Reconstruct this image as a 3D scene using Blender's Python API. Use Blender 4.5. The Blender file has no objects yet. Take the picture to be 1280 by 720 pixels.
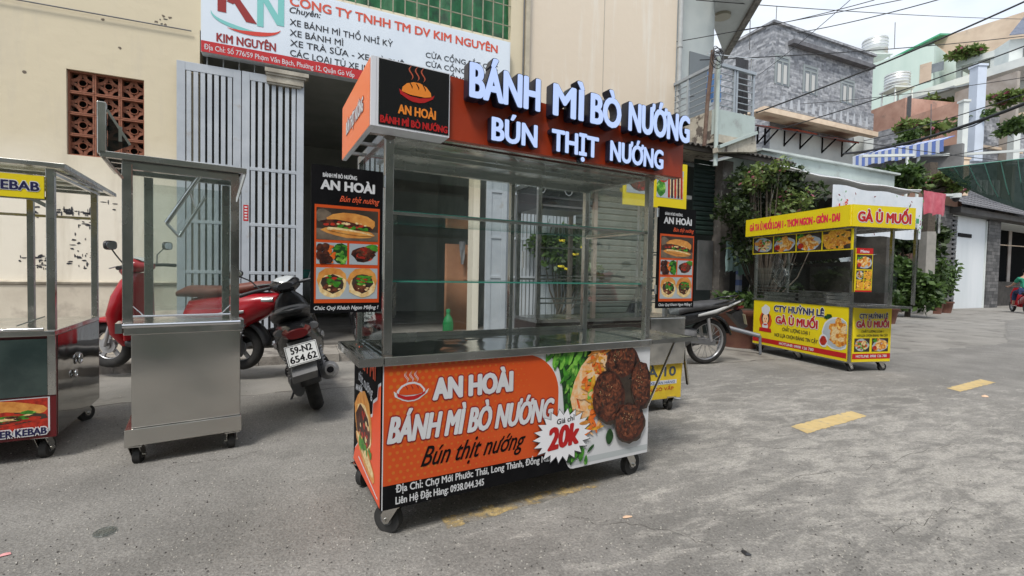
import bpy, math, random
from mathutils import Vector, Matrix
random.seed(7)
R = math.radians
sc = bpy.context.scene
COL = sc.collection

# ------------------------------------------------------------------ camera
CAM_H, CAM_F, PITCH, ROLL = 1.12, 583.93, 0.0298, 0.0202
cr, sr, cp, sp = math.cos(ROLL), math.sin(ROLL), math.cos(PITCH), math.sin(PITCH)
FWD = Vector((0, cp, -sp)); UP0 = Vector((0, sp, cp)); RT0 = Vector((1, 0, 0))
RT = RT0 * cr + UP0 * sr
UP = UP0 * cr - RT0 * sr
CAM = Vector((0, 0, CAM_H))
cam_data = bpy.data.cameras.new('camera')
cam_data.sensor_width = 36; cam_data.lens = CAM_F / 1280 * 36
cam_data.clip_start = 0.05; cam_data.clip_end = 2000
cam = bpy.data.objects.new('camera', cam_data); COL.objects.link(cam)
M = Matrix((RT, UP, -FWD)).transposed().to_4x4(); M.translation = CAM
cam.matrix_world = M
sc.camera = cam

# ------------------------------------------------------------------ sky, sun, exposure
SUN_EL, SUN_AZ = R(58), R(200)        # azimuth clockwise from +Y
world = bpy.data.worlds.new('World'); sc.world = world; world.use_nodes = True
nt = world.node_tree; nt.nodes.clear()
def N(nt, t, **k):
    n = nt.nodes.new(t)
    for a, b in k.items():
        if a.startswith('i_'):
            n.inputs[a[2:].replace('_', ' ')].default_value = b
        else: setattr(n, a, b)
    return n
sky = N(nt, 'ShaderNodeTexSky', sky_type='NISHITA', sun_disc=False, sun_elevation=SUN_EL, sun_rotation=SUN_AZ)
sky.air_density = 1.0; sky.dust_density = 2.0
bg1 = N(nt, 'ShaderNodeBackground'); bg1.inputs[1].default_value = 0.12
nt.links.new(sky.outputs[0], bg1.inputs[0])
tc = N(nt, 'ShaderNodeTexCoord'); mp = N(nt, 'ShaderNodeMapping'); mp.inputs['Scale'].default_value = (1.6, 1.6, 4.5)
nt.links.new(tc.outputs['Generated'], mp.inputs[0])
nz = N(nt, 'ShaderNodeTexNoise'); nz.inputs['Scale'].default_value = 1.7; nz.inputs['Detail'].default_value = 7; nz.inputs['Roughness'].default_value = .55
nt.links.new(mp.outputs[0], nz.inputs[0])
rmp = N(nt, 'ShaderNodeValToRGB'); rmp.color_ramp.elements[0].position = .34; rmp.color_ramp.elements[1].position = .54
rmp.color_ramp.elements[0].color = (.35, .35, .35, 1); rmp.color_ramp.elements[1].color = (1, 1, 1, 1)
nt.links.new(nz.outputs[0], rmp.inputs[0])
crm = N(nt, 'ShaderNodeValToRGB'); crm.color_ramp.elements[0].position = .38; crm.color_ramp.elements[1].position = .72
crm.color_ramp.elements[0].color = (.78, .82, .88, 1); crm.color_ramp.elements[1].color = (.54, .59, .66, 1)
nt.links.new(nz.outputs[0], crm.inputs[0])
bg2 = N(nt, 'ShaderNodeBackground'); bg2.inputs[1].default_value = 0.68
nt.links.new(crm.outputs[0], bg2.inputs[0])
mx = N(nt, 'ShaderNodeMixShader'); nt.links.new(rmp.outputs[0], mx.inputs[0])
nt.links.new(bg1.outputs[0], mx.inputs[1]); nt.links.new(bg2.outputs[0], mx.inputs[2])
wo = N(nt, 'ShaderNodeOutputWorld'); nt.links.new(mx.outputs[0], wo.inputs[0])
sun_d = bpy.data.lights.new('sun', 'SUN'); sun_d.energy = 1.5; sun_d.angle = R(14); sun_d.color = (1, .96, .90)
sun = bpy.data.objects.new('sun', sun_d); COL.objects.link(sun)
sdir = Vector((math.sin(SUN_AZ) * math.cos(SUN_EL), math.cos(SUN_AZ) * math.cos(SUN_EL), math.sin(SUN_EL)))
sun.rotation_euler = sdir.to_track_quat('Z', 'Y').to_euler(); sun.location = sdir * 30
sc.view_settings.view_transform = 'Standard'; sc.view_settings.look = 'None'
sc.view_settings.exposure = 1.12; sc.view_settings.gamma = 1
sc.cycles.transparent_max_bounces = 40; sc.cycles.max_bounces = 7

# ------------------------------------------------------------------ frames: planes of the real place
def ray(x, y): return FWD + RT * ((x - 640) / CAM_F) - UP * ((y - 360) / CAM_F)
def G(x, y, z=0.0):
    d = ray(x, y); return CAM + d * ((z - CAM_H) / d.z)
def D(x, y, dep): return CAM + ray(x, y) * dep
class Fr:
    def __init__(s, o, th, z=0.0):
        s.o = Vector((o[0], o[1], z)); s.th = th
        s.e = Vector((math.cos(th), math.sin(th), 0)); s.n = Vector((-math.sin(th), math.cos(th), 0))
        s.mat = Matrix.Translation(s.o) @ Matrix.Rotation(th, 4, 'Z')
    def px(s, x, y, v=0.0):
        d = ray(x, y); t = ((s.o - CAM).dot(s.n) + v) / d.dot(s.n); P = CAM + d * t
        return (P - s.o).dot(s.e), P.z - s.o.z
    def loc(s, P): q = P - s.o; return q.dot(s.e), q.dot(s.n), q.z
    def w(s, u, v, z): return s.o + s.e * u + s.n * v + Vector((0, 0, z))
FAC = Fr((0, 7.4823), .4208)
def wall_fr(xl, yl, xr, yr, dl):
    """vertical plane whose top edge runs level through two sight lines"""
    A = D(xl, yl, dl); d = ray(xr, yr); B = CAM + d * ((A.z - CAM_H) / d.z)
    v = B - A
    return Fr((A.x, A.y), math.atan2(v.y, v.x)), v.length, A.z

# ------------------------------------------------------------------ materials
MATS = {}
def S(r, g, b, k=1.0):
    f = lambda c: ((c / 255) / 12.92 if c / 255 < .04045 else ((c / 255 + .055) / 1.055) ** 2.4)
    return (min(f(r) * k, .95), min(f(g) * k, .95), min(f(b) * k, .95), 1)
def mat(name, c1, c2=None, sc_=8.0, rough=.7, metal=0.0, bump=0.0, bsc=None, emit=None, es=0.0, detail=6, spec=.5, contrast=(.35, .65), coord='Object', stretch=(1, 1, 1), c3=None, c3sc=1.0, c3lim=(.5, .62)):
    if name in MATS: return MATS[name]
    m = bpy.data.materials.new(name); m.use_nodes = True; MATS[name] = m
    t = m.node_tree; p = t.nodes['Principled BSDF']; L = t.links.new
    if len(c1) == 3: c1 = (*c1, 1)
    p.inputs['Base Color'].default_value = c1; p.inputs['Roughness'].default_value = rough
    p.inputs['Metallic'].default_value = metal; p.inputs['Specular IOR Level'].default_value = spec
    if c2 is not None or bump:
        co = N(t, 'ShaderNodeTexCoord'); mpn = N(t, 'ShaderNodeMapping'); mpn.inputs['Scale'].default_value = stretch
        L(co.outputs[coord], mpn.inputs[0])
    if c2 is not None:
        if len(c2) == 3: c2 = (*c2, 1)
        n = N(t, 'ShaderNodeTexNoise'); n.inputs['Scale'].default_value = sc_; n.inputs['Detail'].default_value = detail; n.inputs['Roughness'].default_value = .6
        L(mpn.outputs[0], n.inputs[0])
        r = N(t, 'ShaderNodeValToRGB'); r.color_ramp.elements[0].position = contrast[0]; r.color_ramp.elements[1].position = contrast[1]
        r.color_ramp.elements[0].color = c1; r.color_ramp.elements[1].color = c2
        L(n.outputs[0], r.inputs[0]); last = r.outputs[0]
        if c3 is not None:
            n3 = N(t, 'ShaderNodeTexNoise'); n3.inputs['Scale'].default_value = c3sc; n3.inputs['Detail'].default_value = 8; n3.inputs['Roughness'].default_value = .65
            L(mpn.outputs[0], n3.inputs[0])
            r3 = N(t, 'ShaderNodeValToRGB'); r3.color_ramp.elements[0].position = c3lim[0]; r3.color_ramp.elements[1].position = c3lim[1]
            L(n3.outputs[0], r3.inputs[0])
            mm = N(t, 'ShaderNodeMix', data_type='RGBA'); L(r3.outputs[0], mm.inputs[0]); L(last, mm.inputs[6]); mm.inputs[7].default_value = (*c3[:3], 1)
            last = mm.outputs[2]
        L(last, p.inputs['Base Color'])
    if bump:
        n2 = N(t, 'ShaderNodeTexNoise'); n2.inputs['Scale'].default_value = bsc or sc_ * 3; n2.inputs['Detail'].default_value = 5
        L(mpn.outputs[0], n2.inputs[0]); b = N(t, 'ShaderNodeBump'); b.inputs['Strength'].default_value = bump; b.inputs['Distance'].default_value = .02
        L(n2.outputs[0], b.inputs['Height']); L(b.outputs[0], p.inputs['Normal'])
    if emit: p.inputs['Emission Color'].default_value = (*emit, 1); p.inputs['Emission Strength'].default_value = es
    return m
def steel_mat(name, col, r0=.12, r1=.3, wav=.05, ws=1.6):
    m = mat(name, col, metal=1.0, rough=r0); t = m.node_tree; p = t.nodes['Principled BSDF']; L = t.links.new
    co = N(t, 'ShaderNodeTexCoord'); n = N(t, 'ShaderNodeTexNoise'); n.inputs['Scale'].default_value = 5; n.inputs['Detail'].default_value = 5
    L(co.outputs['Object'], n.inputs[0]); mr = N(t, 'ShaderNodeMapRange'); mr.inputs['To Min'].default_value = r0; mr.inputs['To Max'].default_value = r1
    mr.inputs['From Min'].default_value = .35; mr.inputs['From Max'].default_value = .7
    L(n.outputs[0], mr.inputs[0]); L(mr.outputs[0], p.inputs['Roughness'])
    n2 = N(t, 'ShaderNodeTexNoise'); n2.inputs['Scale'].default_value = ws; n2.inputs['Detail'].default_value = 2
    L(co.outputs['Object'], n2.inputs[0]); b = N(t, 'ShaderNodeBump'); b.inputs['Strength'].default_value = wav; b.inputs['Distance'].default_value = .3
    L(n2.outputs[0], b.inputs['Height']); L(b.outputs[0], p.inputs['Normal'])
    return m
steel = steel_mat('steel', (.58, .57, .54, 1), .14, .30, .06, 3.0)
steel_dark = steel_mat('steel_dark', (.46, .46, .435, 1), .18, .34, .08, 3.0)
steel_sheet = steel_mat('steel_sheet', (.60, .585, .55, 1), .16, .26, .30, .9)
steel_counter = steel_mat('steel_counter', (.40, .44, .45, 1), .06, .14, .05, 3.0)
chrome = mat('chrome', (.75, .75, .76), metal=1, rough=.12)
def glass_mat(name, tint, base_refl=.04, rough=.01):
    m = bpy.data.materials.new(name); m.use_nodes = True; t = m.node_tree; t.nodes.clear(); L = t.links.new
    tr = N(t, 'ShaderNodeBsdfTransparent'); tr.inputs[0].default_value = (*tint, 1)
    gl = N(t, 'ShaderNodeBsdfGlossy'); gl.inputs['Roughness'].default_value = rough; gl.inputs[0].default_value = (.9, .95, .93, 1)
    lw = N(t, 'ShaderNodeLayerWeight'); lw.inputs[0].default_value = .5; pw = N(t, 'ShaderNodeMath', operation='POWER'); pw.inputs[1].default_value = 4.0; L(lw.outputs['Facing'], pw.inputs[0])
    fr = N(t, 'ShaderNodeMath', operation='MULTIPLY_ADD'); L(pw.outputs[0], fr.inputs[0]); fr.inputs[1].default_value = .8; fr.inputs[2].default_value = base_refl
    mxx = N(t, 'ShaderNodeMixShader'); L(fr.outputs[0], mxx.inputs[0]); L(tr.outputs[0], mxx.inputs[1]); L(gl.outputs[0], mxx.inputs[2])
    o = N(t, 'ShaderNodeOutputMaterial'); L(mxx.outputs[0], o.inputs[0]); return m
glass = glass_mat('glass', (.975, .99, .983), .07); glass_dull = glass_mat('hazy_glass', (.92, .95, .94), .12); glass_edge = mat('glass_edge', (.05, .22, .17), rough=.15, emit=None)  # steel cart panes: grey tint stands in for hazy reflections
plastic_film = glass_mat('plastic_film', (.80, .82, .82), rough=.25)
black = mat('black_paint', (.006, .006, .007), (.010, .010, .011), rough=.6, spec=.06)
blackp = mat('black_plastic', (.016, .016, .017), (.03, .03, .032), 30, rough=.42, bump=.1)
rubber = mat('rubber', (.018, .018, .018), (.035, .034, .032), 20, rough=.8)
greyp = mat('grey_plastic', (.10, .10, .105), (.14, .14, .14), 12, rough=.5)
white = mat('white_print', (.66, .67, .69), (.60, .61, .63), 3, rough=.45)
orange = mat('orange_print', S(208, 84, 28), S(196, 68, 22), 2.5, rough=.35, contrast=(.3, .7))
brownred = mat('brown_red_panel', S(168, 58, 24), S(148, 48, 20), 3, rough=.4)
red = mat('red_print', S(180, 24, 26), rough=.4)
darkred = mat('dark_red', S(120, 22, 20), rough=.4)
yellow = mat('yellow_print', S(226, 206, 20), S(218, 194, 16), 3, rough=.4)
navy = mat('navy_print', S(24, 24, 70), rough=.4)
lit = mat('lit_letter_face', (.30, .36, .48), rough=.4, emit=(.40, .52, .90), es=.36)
# printed photo inks
INK = dict(
    bread=mat('ink_bread', S(222, 160, 80), S(180, 105, 42), 22, rough=.4, contrast=(.35, .7)),
    crumb=mat('ink_crumb', S(235, 215, 165), S(205, 165, 105), 60, rough=.4),
    meat=mat('ink_meat', S(72, 36, 24), S(142, 78, 50), 55, rough=.4, contrast=(.42, .72), c3=S(32, 15, 12), c3sc=28),
    meatd=mat('ink_dark_meat', S(50, 22, 16), S(110, 55, 35), 45, rough=.4, contrast=(.42, .75), c3=S(26, 12, 10), c3sc=20),
    green=mat('ink_green', S(76, 150, 42), S(36, 96, 28), 30, rough=.4, c3=S(150, 200, 90), c3sc=18, c3lim=(.56, .66)),
    greend=mat('ink_dark_green', S(30, 80, 30), S(20, 50, 20), 30, rough=.4),
    carrot=mat('ink_carrot', S(232, 120, 40), S(205, 85, 25), 30, rough=.4),
    noodle=mat('ink_noodle', S(226, 205, 170), S(230, 160, 90), 40, rough=.4),
    nut=mat('ink_nut', S(214, 150, 70), S(180, 110, 40), 40, rough=.4),
    chicken=mat('ink_chicken', S(222, 150, 50), S(170, 85, 25), 40, rough=.4, contrast=(.35, .65), c3=S(240, 200, 110), c3sc=25),
    fry=mat('ink_fry', S(232, 180, 60), S(200, 130, 30), 40, rough=.4),
    redf=mat('ink_red', S(190, 50, 30), S(130, 30, 20), 40, rough=.4),
    plate=mat('ink_plate', S(178, 186, 190), S(160, 170, 176), 2, rough=.4),
    dark=mat('ink_dark', S(40, 32, 28), S(70, 58, 48), 12, rough=.4),
    table=mat('ink_table', S(120, 105, 90), S(80, 70, 60), 20, rough=.4),
    leafp=mat('ink_pale_leaf', S(128, 190, 74), S(90, 160, 50), 30, rough=.4), meatl=mat('ink_light_meat', S(150, 92, 62), S(110, 60, 40), 60, rough=.4),
    skin=mat('ink_skin', S(240, 195, 150), rough=.4), whitei=white, blacki=black, redi=red, orangei=orange, yellowi=yellow, navyi=navy)

# ------------------------------------------------------------------ building helpers
ORG = {}
def setp(o, label=None, cat=None, group=None, kind=None):
    if label: o['label'] = label
    if cat: o['category'] = cat
    if group: o['group'] = group
    if kind: o['kind'] = kind
def thing(name, label, cat, fr, at=(0, 0, 0), group=None, rot=0.0):
    o = bpy.data.objects.new(name, None); COL.objects.link(o); o.empty_display_size = .1
    o.matrix_world = fr.mat @ Matrix.Translation(Vector(at)) @ Matrix.Rotation(rot, 4, 'Z')
    ORG[o.name] = (Vector(at), rot); setp(o, label, cat, group); return o
class MB:
    def __init__(s): s.v = []; s.f = []; s.m = []; s.sm = []
    def add(s, vs, fs, m=0, smooth=False):
        b = len(s.v); s.v += [Vector(p) for p in vs]
        for f in fs: s.f.append([b + i for i in f]); s.m.append(m); s.sm.append(smooth)
        return s
    def box(s, a, b, m=0):
        x0, y0, z0 = [min(p, q) for p, q in zip(a, b)]; x1, y1, z1 = [max(p, q) for p, q in zip(a, b)]
        v = [(x0, y0, z0), (x1, y0, z0), (x1, y1, z0), (x0, y1, z0), (x0, y0, z1), (x1, y0, z1), (x1, y1, z1), (x0, y1, z1)]
        return s.add(v, [(3, 2, 1, 0), (4, 5, 6, 7), (0, 1, 5, 4), (1, 2, 6, 5), (2, 3, 7, 6), (3, 0, 4, 7)], m)
    def bar(s, p, q, w=.02, h=None, m=0, up=(0, 0, 1)):
        h = h or w; p = Vector(p); q = Vector(q); d = (q - p).normalized(); u = Vector(up)
        if abs(d.dot(u)) > .98: u = Vector((1, 0, 0))
        a = d.cross(u).normalized(); b = a.cross(d).normalized(); a *= w / 2; b *= h / 2
        v = [p - a - b, p + a - b, p + a + b, p - a + b, q - a - b, q + a - b, q + a + b, q - a + b]
        return s.add(v, [(3, 2, 1, 0), (4, 5, 6, 7), (0, 1, 5, 4), (1, 2, 6, 5), (2, 3, 7, 6), (3, 0, 4, 7)], m)
    def tube(s, pts, r, n=8, m=0, caps=True):
        pts = [Vector(p) for p in pts]; rs = r if isinstance(r, (list, tuple)) else [r] * len(pts)
        rings = []; ref = None
        for i, p in enumerate(pts):
            d = (pts[min(i + 1, len(pts) - 1)] - pts[max(i - 1, 0)]).normalized()
            if ref is None: ref = Vector((0, 0, 1)) if abs(d.z) < .9 else Vector((1, 0, 0))
            a = d.cross(ref).normalized(); b = a.cross(d).normalized(); ref = b
            rings.append([p + a * rs[i] * math.cos(2 * math.pi * k / n) + b * rs[i] * math.sin(2 * math.pi * k / n) for k in range(n)])
        v = [q for rg in rings for q in rg]; f = []
        for i in range(len(pts) - 1):
            for k in range(n): f.append((i * n + k, (i + 1) * n + k, (i + 1) * n + (k + 1) % n, i * n + (k + 1) % n))
        s.add(v, f, m, True)
        if caps: s.add(rings[0], [tuple(range(n))], m); s.add(rings[-1], [tuple(reversed(range(n)))], m)
        return s
    def cyl(s, p, q, r, n=16, m=0, r2=None): return s.tube([p, q], [r, r2 if r2 is not None else r], n, m)
    def prism(s, pts, vec, m=0):
        n = len(pts); pts = [Vector(p) for p in pts]; vec = Vector(vec)
        v = pts + [p + vec for p in pts]
        s.add(v, [tuple(range(n)), tuple(reversed(range(n, 2 * n)))] + [(i, n + i, n + (i + 1) % n, (i + 1) % n) for i in range(n)], m); return s
    def loft(s, secs, n=14, m=0, e=2.0, caps=True):
        rings = []
        for c, A, B in secs:
            c = Vector(c); A = Vector(A); B = Vector(B); rg = []
            for k in range(n):
                t = 2 * math.pi * k / n; ca, sa = math.cos(t), math.sin(t)
                rg.append(c + A * (math.copysign(abs(ca) ** (2 / e), ca)) + B * (math.copysign(abs(sa) ** (2 / e), sa)))
            rings.append(rg)
        v = [q for rg in rings for q in rg]; f = []
        for i in range(len(secs) - 1):
            for k in range(n): f.append((i * n + k, i * n + (k + 1) % n, (i + 1) * n + (k + 1) % n, (i + 1) * n + k))
        s.add(v, f, m, True)
        if caps: s.add(rings[0], [tuple(reversed(range(n)))], m, True); s.add(rings[-1], [tuple(range(n))], m, True)
        return s
    def torus(s, c, ax, R1, r, n=24, k=8, m=0, sq=1.0):
        c = Vector(c); ax = Vector(ax).normalized(); a = ax.cross(Vector((0, 0, 1)) if abs(ax.z) < .9 else Vector((1, 0, 0))).normalized(); b = ax.cross(a)
        v = []; f = []
        for i in range(n):
            t = 2 * math.pi * i / n; d = a * math.cos(t) + b * math.sin(t)
            for j in range(k):
                q = 2 * math.pi * j / k; v.append(c + d * (R1 + r * math.cos(q)) + ax * r * sq * math.sin(q))
        for i in range(n):
            for j in range(k): f.append((i * k + j, ((i + 1) % n) * k + j, ((i + 1) % n) * k + (j + 1) % k, i * k + (j + 1) % k))
        return s.add(v, f, m, True)
    def disc(s, c, ax, r, n=20, m=0, th=.01):
        c = Vector(c); ax = Vector(ax).normalized(); return s.cyl(c - ax * th / 2, c + ax * th / 2, r, n, m)
    def build(s, name, mats, parent=None, bevel=0.0, kind=None, label=None, fix=True):
        me = bpy.data.meshes.new(name); off = Matrix.Identity(4)
        if parent is not None and parent.name in ORG:
            a, rt = ORG[parent.name]; off = (Matrix.Translation(a) @ Matrix.Rotation(rt, 4, 'Z')).inverted()
        me.from_pydata([off @ v for v in s.v], [], s.f)
        ms = mats if isinstance(mats, (list, tuple)) else [mats]
        for m in ms: me.materials.append(m)
        me.polygons.foreach_set('material_index', s.m); me.polygons.foreach_set('use_smooth', s.sm); me.update()
        o = bpy.data.objects.new(name, me); COL.objects.link(o)
        if parent is not None:
            o.parent = parent
            if parent.name in ORG: ORG[o.name] = ORG[parent.name]
        if bevel:
            b = o.modifiers.new('bevel', 'BEVEL'); b.width = bevel; b.segments = 2; b.limit_method = 'ANGLE'
        if kind: o['kind'] = kind
        if label: o['label'] = label
        return o
def structure(name, mb, mats, fr=None):
    o = mb.build(name, mats); o['kind'] = 'structure'
    if fr: o.matrix_world = fr.mat
    return o
def single(name, mb, mats, label, cat, fr, group=None, at=(0, 0, 0), kind=None, bevel=0):
    """a top-level thing that is one mesh; geometry in frame coordinates, origin at its base"""
    a = Vector(at); me_v = s_v = mb.v; mb.v = [v - a for v in mb.v]
    o = mb.build(name, mats, bevel=bevel); o.matrix_world = fr.mat @ Matrix.Translation(a)
    setp(o, label, cat, group, kind); return o

# text ---------------------------------------------------------------
TC = {}
HORN = dict(zip('ƠỚỜỞỠỢƯỨỪỬỮỰơớờởỡợưứừửữự', 'OÓÒỎÕỌUÚÙỦŨỤoóòỏõọuúùủũụ'))
def text_geo(s, res=3):
    """lettering outlines; the horned vowels are drawn as plain vowel plus a horn stroke"""
    if not any(c in HORN for c in s): return text_raw(s, res)
    if (s, res, 'h') in TC: return TC[(s, res, 'h')]
    b = ''.join(HORN.get(c, c) for c in s); vs, fs, be, x0, x1 = text_raw(b, res); vs = list(vs); fs = list(fs); be = list(be)
    for i, c in enumerate(s):
        if c not in HORN: continue
        plain = {'O': 'O', 'U': 'U', 'o': 'o', 'u': 'u'}['OUou'[[c in 'ƠỚỜỞỠỢ', c in 'ƯỨỪỬỮỰ', c in 'ơớờởỡợ', True].index(True)]]
        xr = text_raw(b[:i] + b[i], res)[4] if i == 0 else text_raw(b[:i + 1], res)[4]
        top = .70 if c.isupper() else .50
        o_ = (xr - (.02 if plain in 'Uu' else .10), top - (.06 if plain in 'Uu' else .10))
        H = [(-.02, -.03), (.07, -.01), (.115, .05), (.12, .15), (.055, .15), (.05, .085), (.0, .05)]
        n = len(vs); vs += [Vector((o_[0] + x, o_[1] + y, 0)) for x, y in H]; fs.append(tuple(range(n, n + 7))); be += [(n + k, n + (k + 1) % 7) for k in range(7)]
        x1 = max(x1, o_[0] + .12)
    TC[(s, res, 'h')] = (vs, fs, be, x0, x1); return TC[(s, res, 'h')]
def text_raw(s, res=3):
    if (s, res) in TC: return TC[(s, res)]
    cu = bpy.data.curves.new('text', 'FONT'); cu.body = s; cu.resolution_u = res; cu.size = 1
    o = bpy.data.objects.new('text', cu); COL.objects.link(o); bpy.context.view_layer.update()
    me = bpy.data.meshes.new_from_object(o.evaluated_get(bpy.context.evaluated_depsgraph_get()))
    vs = [v.co.copy() for v in me.vertices]; fs = [tuple(p.vertices) for p in me.polygons]
    # boundary edges, for extrusion
    cnt = {}
    for f in fs:
        for i in range(len(f)):
            e = (f[i], f[(i + 1) % len(f)]); k = tuple(sorted(e)); cnt.setdefault(k, []).append(e)
    be = [v[0] for v in cnt.values() if len(v) == 1]
    bpy.data.objects.remove(o); bpy.data.curves.remove(cu); bpy.data.meshes.remove(me)
    x0 = min(v.x for v in vs); x1 = max(v.x for v in vs)
    TC[(s, res)] = (vs, fs, be, x0, x1); return TC[(s, res)]
CAPH = .70
class Pan:
    """a flat panel: s along X, t along Z, layers outward"""
    def __init__(s, parent, O, X=(1, 0, 0), Z=(0, 0, 1)):
        s.p = parent; s.O = Vector(O); s.X = Vector(X); s.Z = Vector(Z); s.N = s.X.cross(s.Z)
    def P(s, a, b, l=0.0): return s.O + s.X * a + s.Z * b + s.N * l
    def poly(s, mb, pts, l, m=0): mb.add([s.P(a, b, l) for a, b in pts], [tuple(range(len(pts)))], m); return mb
    def rect(s, mb, a0, a1, b0, b1, l, m=0): return s.poly(mb, [(a0, b0), (a1, b0), (a1, b1), (a0, b1)], l, m)
    def slab(s, mb, a0, a1, b0, b1, l0, l1, m=0):
        return mb.prism([s.P(a0, b0, l1), s.P(a1, b0, l1), s.P(a1, b1, l1), s.P(a0, b1, l1)], s.N * (l0 - l1), m)
    def text(s, txt, a0, b0, cap, a1=None, l=.002, mats=None, name='lettering', bold=.03, shear=0.0, outline=0.0, omat=None, dz=0.0, depth=0.0, smat=None, res=3, arc=0.0, parent=None, jit=0, geo=None, split=False):
        """b0: baseline, dz: rise of the baseline over its length"""
        vs, fs, be, x0, x1 = geo or text_geo(txt, res)
        if split:
            X0, X1 = x0, x1; k_ = (a1 - a0 - 2 * bold * cap) / (X1 - X0); out = []
            for i, ch in enumerate(txt):
                g = text_geo(ch, res); sh = text_geo(txt[:i + 1], res)[4] - g[4]; vs2 = [Vector((v.x + sh, v.y, 0)) for v in g[0]]
                aa = a0 + (g[3] + sh - X0) * k_; bb = a0 + (g[4] + sh - X0) * k_ + 2 * bold * cap
                out.append(s.text(ch, aa, b0, cap, bb, l, mats, name, bold, shear, outline, omat, dz, depth, smat, res, arc, parent, jit, geo=(vs2, g[1], g[2], g[3] + sh, g[4] + sh)))
            return out
        k = cap / CAPH; kx = k if a1 is None else (a1 - a0 - 2 * bold * cap) / (x1 - x0)
        W = (x1 - x0) * kx
        mb = MB(); mlist = [mats]
        def put(dx, dy, ll, mi):
            pts = []
            for v in vs:
                x = (v.x - x0) * kx; y = v.y * k
                pts.append((a0 + bold * cap + x + dx + y * shear, b0 + y + dy + dz * x / max(W, 1e-6), ll))
            mb.add([s.P(*q) for q in pts], fs, mi)
            return pts
        bo = bold * cap
        nd = 14 if cap >= .07 else 6
        offs = [(0, 0)] if bold <= 0 else [(bo * math.cos(6.28319 * q / nd), bo * .75 * math.sin(6.28319 * q / nd)) for q in range(nd)] + [(0, 0)]
        e = .00006
        if outline:
            mlist.append(omat or black); oo = bo + outline
            for i, a in enumerate(range(0, 360, 30 if cap > .07 else 60)): put(math.cos(R(a)) * oo, math.sin(R(a)) * oo, l + e * i, 1)
            put(0, 0, l + e * 13, 1)
            l += .0012
        if depth:
            mlist.append(smat or black); si = len(mlist) - 1
            oo = bo + .0035
            for i, a in enumerate(range(0, 360, 30)):
                dx, dy = math.cos(R(a)) * oo, math.sin(R(a)) * oo * .8
                A = put(dx, dy, l + depth - .002 - e * i, si)
                b = len(mb.v); n = len(A)
                mb.v += [s.P(p[0], p[1], l) for p in A]
                for (i0, i1) in be:
                    mb.f.append([b - n + i0, b + i0, b + i1, b - n + i1]); mb.m.append(si); mb.sm.append(False)
            l += depth
        for i, (dx, dy) in enumerate(offs): put(dx, dy, l + e * i, 0)
        return mb.build(name, mlist, parent or s.p, kind=None if geo else 'stuff')
def blob(rx, ry, n=12, jit=.12, rot=0, cx=0, cy=0, rnd=random):
    out = []; c, q = math.cos(rot), math.sin(rot); ph = rnd.random() * 6
    for i in range(n):
        t = 2 * math.pi * i / n; k = 1 + jit * (rnd.random() - .5) * 2
        x, y = rx * k * math.cos(t), ry * k * math.sin(t); out.append((cx + x * c - y * q, cy + x * q + y * c))
    return out
IK = list(INK.keys())
class Photo:
    """a printed picture: flat ink shapes on a panel, clipped to its rectangle"""
    def __init__(s, pan, a0, b0, w, h, l, bg='dark', seed=1):
        s.pan, s.a0, s.b0, s.w, s.h, s.l = pan, a0, b0, w, h, l; s.mb = MB(); s.k = 0; s.r = random.Random(seed)
        s.sh([(0, 0), (1, 0), (1, 1), (0, 1)], bg)
    def sh(s, pts, ink):
        p = [(s.a0 + min(max(x, 0), 1) * s.w, s.b0 + min(max(y, 0), 1) * s.h) for x, y in pts]
        s.mb.add([s.pan.P(a, b, s.l + s.k * .00004) for a, b in p], [tuple(range(len(p)))], IK.index(ink)); s.k += 1
    def b(s, ink, cx, cy, rx, ry, rot=0, jit=.1, n=12): s.sh([(x, y) for x, y in blob(rx, ry, n, jit, rot, cx, cy, s.r)], ink)
    def scatter(s, ink, cx, cy, rx, ry, n, r, el=1.0):
        for _ in range(n):
            t = s.r.random() * 6.28; q = s.r.random() ** .5; k = r * (.6 + .8 * s.r.random())
            s.b(ink, cx + rx * q * math.cos(t), cy + ry * q * math.sin(t), k * el, k, s.r.random() * 3.14, .25, 8)
    def done(s, parent=None): return s.mb.build('printed_photo', [INK[k] for k in IK], parent or s.pan.p)
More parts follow.
